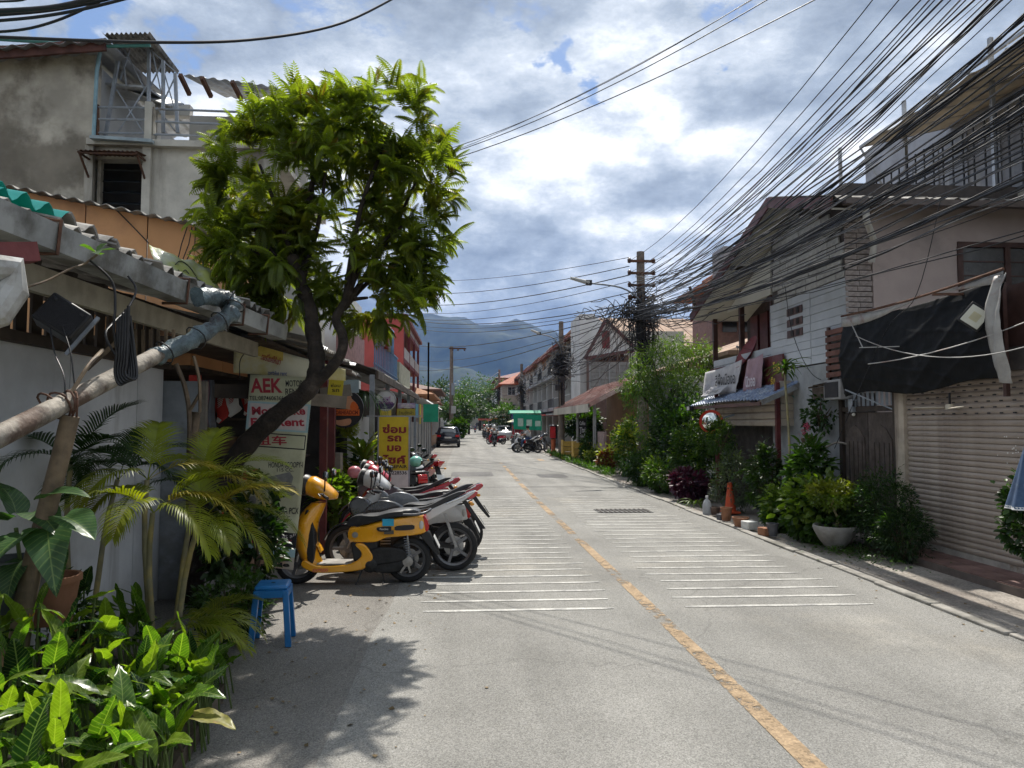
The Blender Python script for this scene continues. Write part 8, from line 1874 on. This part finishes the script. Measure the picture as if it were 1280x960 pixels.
for k, (x, col, lab) in enumerate(((-7.5, wht_w, 'white car crossing at the far junction'), (-3.0, car_p, 'dark car crossing at the far junction behind the walkers'), (2.2, mat('silver_car_paint'), 'silver car crossing at the far junction'))): car('crossing_car', lab, (x, 204, 0), R(90), col)
skin_m = mat('skin', (.36, .20, .13), rough=.6, var=.05); hair_m = mat('black_hair', (.012, .01, .01), rough=.6)
def person(name, label, loc, rz, joints, shirt, trousers, helmet_m=None, group=None):
    """one continuous skinned body; clothing as close-fitting child shells"""
    t = thing(name, label, 'person', loc, rz, group); J = {k: V(v) for k, v in joints.items()}
    ed = [('pel', 'chest'), ('chest', 'neck'), ('neck', 'head'), ('chest', 'sL'), ('sL', 'eL'), ('eL', 'hL'), ('chest', 'sR'), ('sR', 'eR'), ('eR', 'hR'), ('pel', 'kL0'), ('kL0', 'kL'), ('kL', 'aL'), ('aL', 'tL'), ('pel', 'kR0'), ('kR0', 'kR'), ('kR', 'aR'), ('aR', 'tR')]
    rad = dict(pel=.14, chest=.145, neck=.055, head=.10, sL=.065, sR=.065, eL=.045, eR=.045, hL=.032, hR=.032, kL0=.09, kR0=.09, kL=.06, kR=.06, aL=.045, aR=.045, tL=.04, tR=.04)
    def skin(nm, keys, m, grow=1.0, lv=1):
        ks = [k for k in rad if k in keys]; idx = {k: i for i, k in enumerate(ks)}
        me = bpy.data.meshes.new(nm); me.from_pydata([J[k] for k in ks], [(idx[a], idx[b]) for a, b in ed if a in idx and b in idx], []); me.materials.append(m)
        o = link(nm, me, t); md = o.modifiers.new('s', 'SKIN'); md.use_smooth_shade = True
        for i, k in enumerate(ks): me.skin_vertices[0].data[i].radius = (rad[k] * grow,) * 2; me.skin_vertices[0].data[i].use_root = (i == 0)
        o.modifiers.new('u', 'SUBSURF').render_levels = lv; return o
    skin('body', list(rad), skin_m)
    skin('shirt', ['pel', 'chest', 'sL', 'sR', 'eL', 'eR'], shirt, 1.14); skin('trousers', ['pel', 'kL0', 'kR0', 'kL', 'kR', 'aL', 'aR'], trousers, 1.15)
    h = J['head']; 
    if helmet_m: MB().ball(h + V((0, 0, .03)), .15, 14, 9, (1, 1.1, 1)).build('helmet', helmet_m, t, smooth=180)
    else: MB().ball(h + V((0, -.02, .04)), .118, 12, 8, (1, 1.05, 1)).build('hair', hair_m, t, smooth=180)
    MB().ball(h + V((0, .10, -.01)), .02, 6, 4).build('nose', skin_m, t)
    for s_ in ('L', 'R'):
        hd = J['h' + s_]; dv = (hd - J['e' + s_]).normalized()
        for k in range(4): MB().tube([hd, hd + dv * (.07 - .008 * abs(k - 1.5)) + V(((k - 1.5) * .02, 0, -.01)), hd + dv * .09 + V(((k - 1.5) * .022, 0, -.035))], [.010, .009, .006], 5).build('finger', skin_m, t)
        MB().tube([hd, hd + dv * .03 + V((.04 if s_ == 'L' else -.04, 0, 0))], [.011, .008], 5).build('thumb', skin_m, t)
    return t
walkJ = dict(pel=(0, 0, .95), chest=(0, .02, 1.3), neck=(0, .02, 1.48), head=(0, .03, 1.62), sL=(-.19, .02, 1.40), eL=(-.24, -.08, 1.14), hL=(-.22, .06, .92), sR=(.19, .02, 1.40), eR=(.24, .02, 1.13), hR=(.24, .16, .93), kL0=(-.1, 0, .88), kL=(-.1, .14, .52), aL=(-.1, .06, .10), tL=(-.1, .20, .04), kR0=(.1, 0, .88), kR=(.1, -.05, .50), aR=(.1, -.26, .14), tR=(.1, -.14, .04))
# riding pose: seat at .8, facing +y
rideJ = dict(pel=(0, 0, .90), chest=(0, .06, 1.24), neck=(0, .08, 1.42), head=(0, .11, 1.56), sL=(-.19, .07, 1.34), eL=(-.30, .22, 1.14), hL=(-.30, .46, 1.06), sR=(.19, .07, 1.34), eR=(.30, .22, 1.14), hR=(.30, .46, 1.06), kL0=(-.1, .04, .86), kL=(-.20, .42, .72), aL=(-.16, .40, .30), tL=(-.16, .52, .25), kR0=(.1, .04, .86), kR=(.20, .42, .72), aR=(.16, .40, .30), tR=(.16, .52, .25))
cl_ = {k: mat('cloth_' + k, c, rough=.9, var=.15) for k, c in dict(white=(.55, .55, .54), black=(.02, .02, .025), blue=(.05, .09, .2), grey=(.2, .2, .21), orange=(.5, .16, .06), red=(.4, .04, .04)).items()}
def rider(px, py, label, shirt, bike_m, hel, rz=pi, sc=1.0, idx=0):
    p = WG(px, py); x, y = p.x, p.y
    c = copy_tree(s1); c.location = (x, y, 0); c.rotation_euler = (0, 0, rz + pi / 2); c['label'] = 'scooter ridden by the ' + label; del c['group']; c['group'] = 'scooters ridden on the road'
    person('rider', label, (x - .35 * sin(rz), y + .35 * cos(rz) * 1, 0), rz, rideJ, cl_[shirt], cl_['black'], hel, 'riders on the road')
for (px, py, lab, sh2, hm) in ((617.5, 557.5, 'rider in a pale shirt nearest in the oncoming file', 'white', P_WHT), (612.5, 554, 'rider in an orange vest second in the oncoming file', 'orange', P_BLK), (608.5, 550, 'rider in a white shirt third in the oncoming file', 'white', P_WHT), (605, 548, 'rider in dark clothes last in the oncoming file', 'black', P_RED), (594, 541, 'rider in a blue shirt riding away beyond the file', 'blue', P_BLK)): rider(px, py, lab, sh2, P_BLK, hm, rz=(pi if px > 600 else 0))
# rider crossing on big bike at right
pbx = WG(668, 566); cbk = copy_tree(b1); cbk.location = (pbx.x + .2, pbx.y, 0); cbk.rotation_euler = (0, 0, R(160)); cbk['label'] = 'black motorcycle ridden out from the right kerb by a man in a white shirt'; del cbk['group']
person('rider', 'man in a white shirt astride the black motorcycle at the right kerb', (pbx.x + .2 - .55 * cos(R(-20)), pbx.y + .55 * sin(R(160)), 0.02), R(70), rideJ, cl_['white'], cl_['blue'], None)
for px, py, lab, sh2, tr2_ in ((583, 542.5, 'walker in a white top crossing near the street end', 'white', 'grey'), (586, 542, 'walker in dark clothes beside the one in white', 'black', 'black')):
    p = WG(px, py); person('walker', lab, (p.x, p.y, 0), R(90), walkJ, cl_[sh2], cl_[tr2_])
pf_ = WG(600, 544); 
# ================================================================== POLES AND WIRES
pole_m = mat('concrete_pole', (.24, .20, .165), rough=.9, var=.25, scale=3, col2=(.12, .095, .08), c2amt=.45, streak=1)
wire_m = mat('cable_sheath', (.012, .012, .014), rough=.55, var=.1, bump=0)
wire_g = mat('grey_cable_sheath', (.10, .10, .105), rough=.6, var=.1, bump=0)
wr = random.Random(33)
def pole(label, x, y, h, r=.14, tangle=0, seed=0, top_ins=True):
    t = thing('utility_pole', label, 'utility pole', (x, y, 0)); q = random.Random(seed)
    MB().tube([(0, 0, 0), (0, 0, h * .5), (0, 0, h)], [r * 1.15, r, r * .8], 12).build('shaft', pole_m, t, smooth=60)
    if top_ins:
        for k in range(4):
            z = h - .35 - k * .42
            MB().box((0, -.12, z), (.95, .08, .08)).build('bracket', rust, t)
            for s_ in (-1, 1): MB().lathe([(.03, -.09), (.075, -.06), (.045, -.02), (.08, .02), (.05, .06), (.03, .09)], n=10).xf(Matrix.Translation((s_ * .42, -.12, z + .02))).build('insulator', mat('brown_insulator', (.07, .035, .03), rough=.3), t, smooth=60)
    if tangle:
        zc_ = h * .68
        for k in range(tangle):
            a0 = q.uniform(0, 6.3); R_ = q.uniform(.25, .75); zc2_ = zc_ + q.gauss(0, .55) ; pts = []
            for j in range(9): a = a0 + j * q.uniform(.5, .9); rr = R_ * q.uniform(.5, 1.2); pts.append((rr * cos(a), rr * sin(a) * .5 - .1, zc2_ + q.gauss(0, .16) - .0 * j))
            MB().tube(crom(pts, 3), .011 + .006 * q.random(), 4, cap=False).build('cable_tangle', wire_m if q.random() < .7 else wire_g, t)
        for k in range(3): MB().box((q.uniform(-.25, .25), -.22, zc_ - .4 - k * .45), (.28, .18, .34)).build('junction_box', black, t, bevel=.02)
        for k in range(10): z = zc_ - 1.4 * q.random(); a = q.uniform(0, 6); MB().tube([(r * cos(a), -r, z + 1.2), (r * 1.2 * cos(a), -r * 1.3, z), (r * cos(a), -r, z - 1.2)], .02, 5).build('riser_cable', wire_m, t)
    return t
YP = 24
PA = W(803, 560, YP); PAx = PA.x; HA = W(803, 315, YP).z
pA_ = pole('tall concrete utility pole choked with cable tangles above the feathery tree', PAx, YP, HA, .17, 46, 1)
# extra big coil masses
for k in range(26):
    q = wr; cx, cz = q.uniform(-1.6, 1.4), W(803, 388, YP).z + q.gauss(-.1, .16); pts = [(cx + q.uniform(-.9, .9), -.25 + q.uniform(-.2, .2), cz + q.gauss(0, .12)) for _ in range(7)]; pts.sort(); MB().tube(crom(pts, 3), .013, 4, cap=False).build('cable_tangle', wire_m if k % 3 else wire_g, pA_)
for k in range(18):
    q = wr; z0 = W(803, 392, YP).z; x0 = q.uniform(-.6, .5); pts = [(x0, -.3, z0), (x0 + q.uniform(-.4, .3), -.35, z0 - q.uniform(.4, 1.0)), (x0 + q.uniform(-.2, .2), -.3, z0 - q.uniform(1.2, 2.4))]; MB().tube(crom(pts, 4), .014, 4, cap=False).build('cable_tangle', wire_m, pA_)
def lamp(label, x, y, z, px, py, Y2):
    e = W(px, py, Y2); t = thing('street_lamp', label, 'street lamp', (x, y, z)); q = rel(t, e)
    MB().tube(crom([(0, 0, -.5), (-.1, 0, -.1), q * .3 + V((0, 0, .12)), q * .72], 4), .03, 8).build('arm', steel, t, smooth=60)
    d = q * .72; MB().tube([d, d.lerp(q, .12), d.lerp(q, .25), q], [.06, .10, .075, .05], 8).build('lamp_head', mat('lamp_housing', (.45, .45, .43), rough=.5), t, smooth=60); MB().box(d.lerp(q, .1), (.2, .16, .16)).build('control_box', black, t)
lamp('long-armed street lamp reaching left from the tall tangled pole', PAx, YP - .2, W(797, 372, YP).z, 713, 347.5, 23.5)
PB = W(702, 560, 39.2); HB_ = W(702, 402, 39.2).z
pB_ = pole('second utility pole wrapped in grey cable coils by the planters', PB.x, 39.2, HB_, .16, 60, 2, False); lamp('street lamp on the second pole above the terrace', PB.x, 39, W(700, 430, 39).z, 664, 412.5, 38.5)
PC = W(652, 560, 72); pC_ = pole('third utility pole on the right beside the stalls', PC.x, 72, W(652, 455, 72).z, .17, 24, 3, False)
PD = W(624, 545, 110); pole('fourth utility pole on the right in front of the far trees', PD.x, 110, W(624, 462, 110).z, .2, 10, 4, False); lamp('far street lamp on the fourth pole', PD.x, 109, W(624, 465, 109).z, 608, 476, 108)
PL = W(564, 540, 66); pl2 = thing('utility_pole', 'lone utility pole with one cross arm behind the parked dark car', 'utility pole', (PL.x, 66, 0)); hL_ = W(564, 433, 66).z
MB().tube([(0, 0, 0), (0, 0, hL_)], [.22, .15], 12).build('shaft', pole_m, pl2); MB().box((.55, -.1, hL_ - .2), (1.6, .1, .12)).build('cross_arm', rust, pl2)
for x in (.1, .6, 1.2): MB().lathe([(.06, 0), (.09, .1), (.05, .22)], n=8).xf(Matrix.Translation((x, -.1, hL_ - .42))).build('insulator', MATS['brown_insulator'], pl2)
MB().box((.15, -.2, hL_ - 4.0), (.3, .3, 1.1)).build('transformer_box', steel, pl2); MB().box((.2, -.25, 3.1), (.45, .1, .7)).build('notice_board', wht_w, pl2)
def span(a, b, sag, r, label, group, m=None, n=16, wig=0.0):
    a, b = V(a), V(b); pts = []
    for i in range(n + 1):
        u = i / n; p = a.lerp(b, u); p.z -= sag * 4 * u * (1 - u); 
        if wig and 0 < i < n: p += V((wr.gauss(0, wig), 0, wr.gauss(0, wig)))
        pts.append(p)
    if '%s' in label: label = label % (('hair-thin ', 'thin ', 'medium ', 'fairly thick ', 'thick ')[min(4, int(max(0, r - .005) / .0018))] + ('grey' if m is wire_g else 'black') + (' deeply sagging' if sag > 1 else ''))
    o = MB().tube(pts, r, 5, cap=False).build('overhead_cable', m or wire_m, None, smooth=180); return meta(o, label, 'cable', group)
GW = 'overhead cables running from the tangled pole over the right houses'
# four clean power lines at the pole head
for k in range(4):
    z = HA - .35 - k * .42
    for s_, e in ((-1, (5.0, -6, 10.5 - k * .6)), (1, (5.3, -6, 10.1 - k * .6))):
        span((PAx + s_ * .42, YP - .1, z), e, 1.6 - .1 * k, .008, ('left' if s_ < 0 else 'right') + '-hand power line on the ' + ('top', 'second', 'third', 'fourth')[k] + ' insulator of the tall pole', 'power lines on the tall pole')
lab_up = '%s cable in the dense bundle sweeping from the tall pole'
lab_lo = '%s cable low across the white plank house'
for k in range(38):
    u = k / 37; z0 = W(803, 345 + 60 * wr.random(), YP).z; ze_ = 9.3 - 4.3 * u + wr.gauss(0, .15); xe_ = 4.75 + .5 * wr.random()
    span((PAx + wr.uniform(-.35, .05), YP - .1, z0), (xe_, -6, ze_), .45 + 1.35 * wr.random(), wr.choice((.006, .008, .008, .010, .013)), lab_up, GW, m=wire_g if wr.random() < .2 else None, wig=.012)
for k in range(28):
    u = k / 27; z0 = W(803, 385 + 22 * wr.random(), YP).z; ze_ = 6.4 - 2.7 * u + wr.gauss(0, .12); xe_ = 4.7 + .5 * wr.random()
    span((PAx + wr.uniform(-.6, 0), YP - .2, z0), (xe_, -6, ze_), .1 + 1.0 * wr.random(), wr.choice((.005, .007, .008, .011)), lab_lo, 'low cables in front of the white house', m=wire_g if wr.random() < .3 else None, wig=.018)
# thick twisted trunk cables
for k, (za_, zb_, lab) in enumerate(((390, 5.6, 'thick twisted trunk cable crossing the white house gable'), (396, 4.6, 'thick trunk cable low over the pink wall'), (380, 6.6, 'thick trunk cable highest over the maroon fascia'))):
    z0 = W(803, za_, YP).z
    for j in range(3): span((PAx + j * .03, YP - .3, z0 + j * .03), (4.95 + j * .02, -6, zb_ + .2 + .02 * j), .9, .017, lab + (', upper strand', ', middle strand', ', lower strand')[j], 'thick trunk cables', n=40, wig=.008)
# wires from the pole down the street and across to the left
GL2 = 'cables strung leftwards from the tall pole over the street'
for k, (y0, ye, Ye) in enumerate(((322, 352, 48), (333, 368, 48), (344, 382, 48), (352, 392, 50), (366, 398, 52), (380, 399, 54), (384, 404, 58), (388, 408, 60), (390, 430, 64), (393, 450, 66), (395, 462, 66))):
    e = W(545 - k * 2, ye, Ye); span((PAx - .4, YP, W(803, y0, YP).z), (e.x - 2, Ye, e.z + .1), .35 + .05 * k, .012 + .004 * (k % 3), ords[k] + ' cable from the top, strung left from the tall pole over the street', GL2, n=12)
for k, (x, y, h, x2, y2, h2, n, lab) in enumerate(((PAx, YP, 5.6, PB.x, 39.2, 5.3, 14, 'tangled cable drooping between the tall pole and the second pole'), (PB.x, 39.2, 5.2, PC.x, 72, 6.2, 12, 'cable drooping between the second and third poles'), (PC.x, 72, 6.2, PD.x, 110, 7.0, 7, 'cable between the third and fourth poles'))):
    for j in range(n): span((x + wr.uniform(-.3, .3), y, h + wr.uniform(-.9, 1.0)), (x2 + wr.uniform(-.3, .3), y2, h2 + wr.uniform(-.9, .9)), wr.uniform(.2, 1.0), .016, lab, 'cables between the right-hand poles', n=10, wig=.03)
for j in range(26):
    e = W(wr.uniform(690, 790), wr.uniform(430, 500), wr.uniform(38, 44)); span((PAx - wr.uniform(.1, 1.2), YP - .2, W(803, 388 + wr.random() * 12, YP).z), e, wr.uniform(.1, .5), .010, 'straight service cable fanning down from the tall pole to the houses behind', 'service cables fanning down from the tall pole', n=6)
for j in range(7): e = W(830 + j * 12, 400 + wr.uniform(-8, 14), 19); span((PAx + .2, YP - .1, W(803, 392 + j, YP).z), (6.3, 15.2 + wr.random() * 3, 3.9 + wr.random() * 1.2), wr.uniform(.2, .6), .010, 'slack service cable from the tall pole to the dark veranda', 'slack service cables to the veranda', n=10, wig=.03)
# cables crossing the street high up, centre of the picture
for k, (pa, pb_, lab) in enumerate((((575, 198), (1030, -4), 'thick black cable crossing the sky, lower of the crossing pair'), ((572, 190), (965, -6), 'black cable crossing the sky, middle one'), ((560, 186), (945, -8), 'black cable crossing the sky, upper one'), ((560, 196), (940, -2), 'thin black cable wound about the upper crossing one'))):
    a = W(pa[0] - 60, pa[1] + 16, 13.5); b = W(pb_[0] + 60, pb_[1] - 34, 7.5); span(a, b, .22 + .05 * (k % 3), (.008, .007, .006, .004)[k], lab, 'cables crossing the sky over the street', n=14)
# cables top left
for k, (ps, r_, lab) in enumerate((
    (((-60, 44, 5.0), (200, 53, 5.6), (330, 48, 6.2), (430, 28, 6.8), (510, -12, 7.4)), .012, 'long black cable rising to the right from the concrete building'),
    (((-60, 16, 4.5), (60, 10, 4.5), (130, -6, 4.5)), .016, 'thick black cable across the top left corner, upper'),
    (((-60, 22, 4.6), (50, 14, 4.6), (120, 2, 4.6), (170, -12, 4.6)), .012, 'black cable across the top left corner, second down'),
    (((-60, 30, 4.6), (40, 22, 4.6), (110, 10, 4.6), (180, -8, 4.6)), .010, 'black cable across the top left corner, third down'),
    (((-60, 42, 4.7), (20, 38, 4.7), (70, 26, 4.7), (120, 4, 4.7), (150, -12, 4.7)), .009, 'sagging black cable across the top left corner, lowest'),
    (((-60, 2, 4.4), (20, 1, 4.4), (40, -6, 4.4)), .007, 'thin dark cable in the extreme top left corner'))):
    o = MB().tube(crom([W(*q) for q in ps], 6), r_, 6, cap=False).build('overhead_cable', wire_m, None, smooth=180); meta(o, lab, 'cable', 'cables in the top left sky')
# a cable across the road that throws the curved shadow near the camera
# thin diagonal wires over the pink wall
for ps, lab in ((((1035, 560, 11), (1095, 420, 10), (1135, 370, 9.5), (1165, 250, 9.3)), 'single slanting wire over the pink side wall'), (((975, 360, 12.6), (985, 420, 12.6), (1010, 470, 12.8), (1045, 480, 12.6)), 'thin wire looping down the white planks')):
    o = MB().tube(crom([W(*q) - V((0, .2, 0)) for q in ps], 6), .006, 5, cap=False).build('overhead_cable', wire_m, None, smooth=180); meta(o, lab, 'cable')
span(W(1085, 455, 8.9), W(1300, 395, 7.4), .08, .007, 'pale wire stretched before the black tarpaulin, upper', 'pale wires before the black tarpaulin', m=wm)
span(W(1070, 420, 9.2), W(1300, 428, 7.0), .22, .006, 'pale wire sagging before the black tarpaulin, lower', 'pale wires before the black tarpaulin', m=wm)
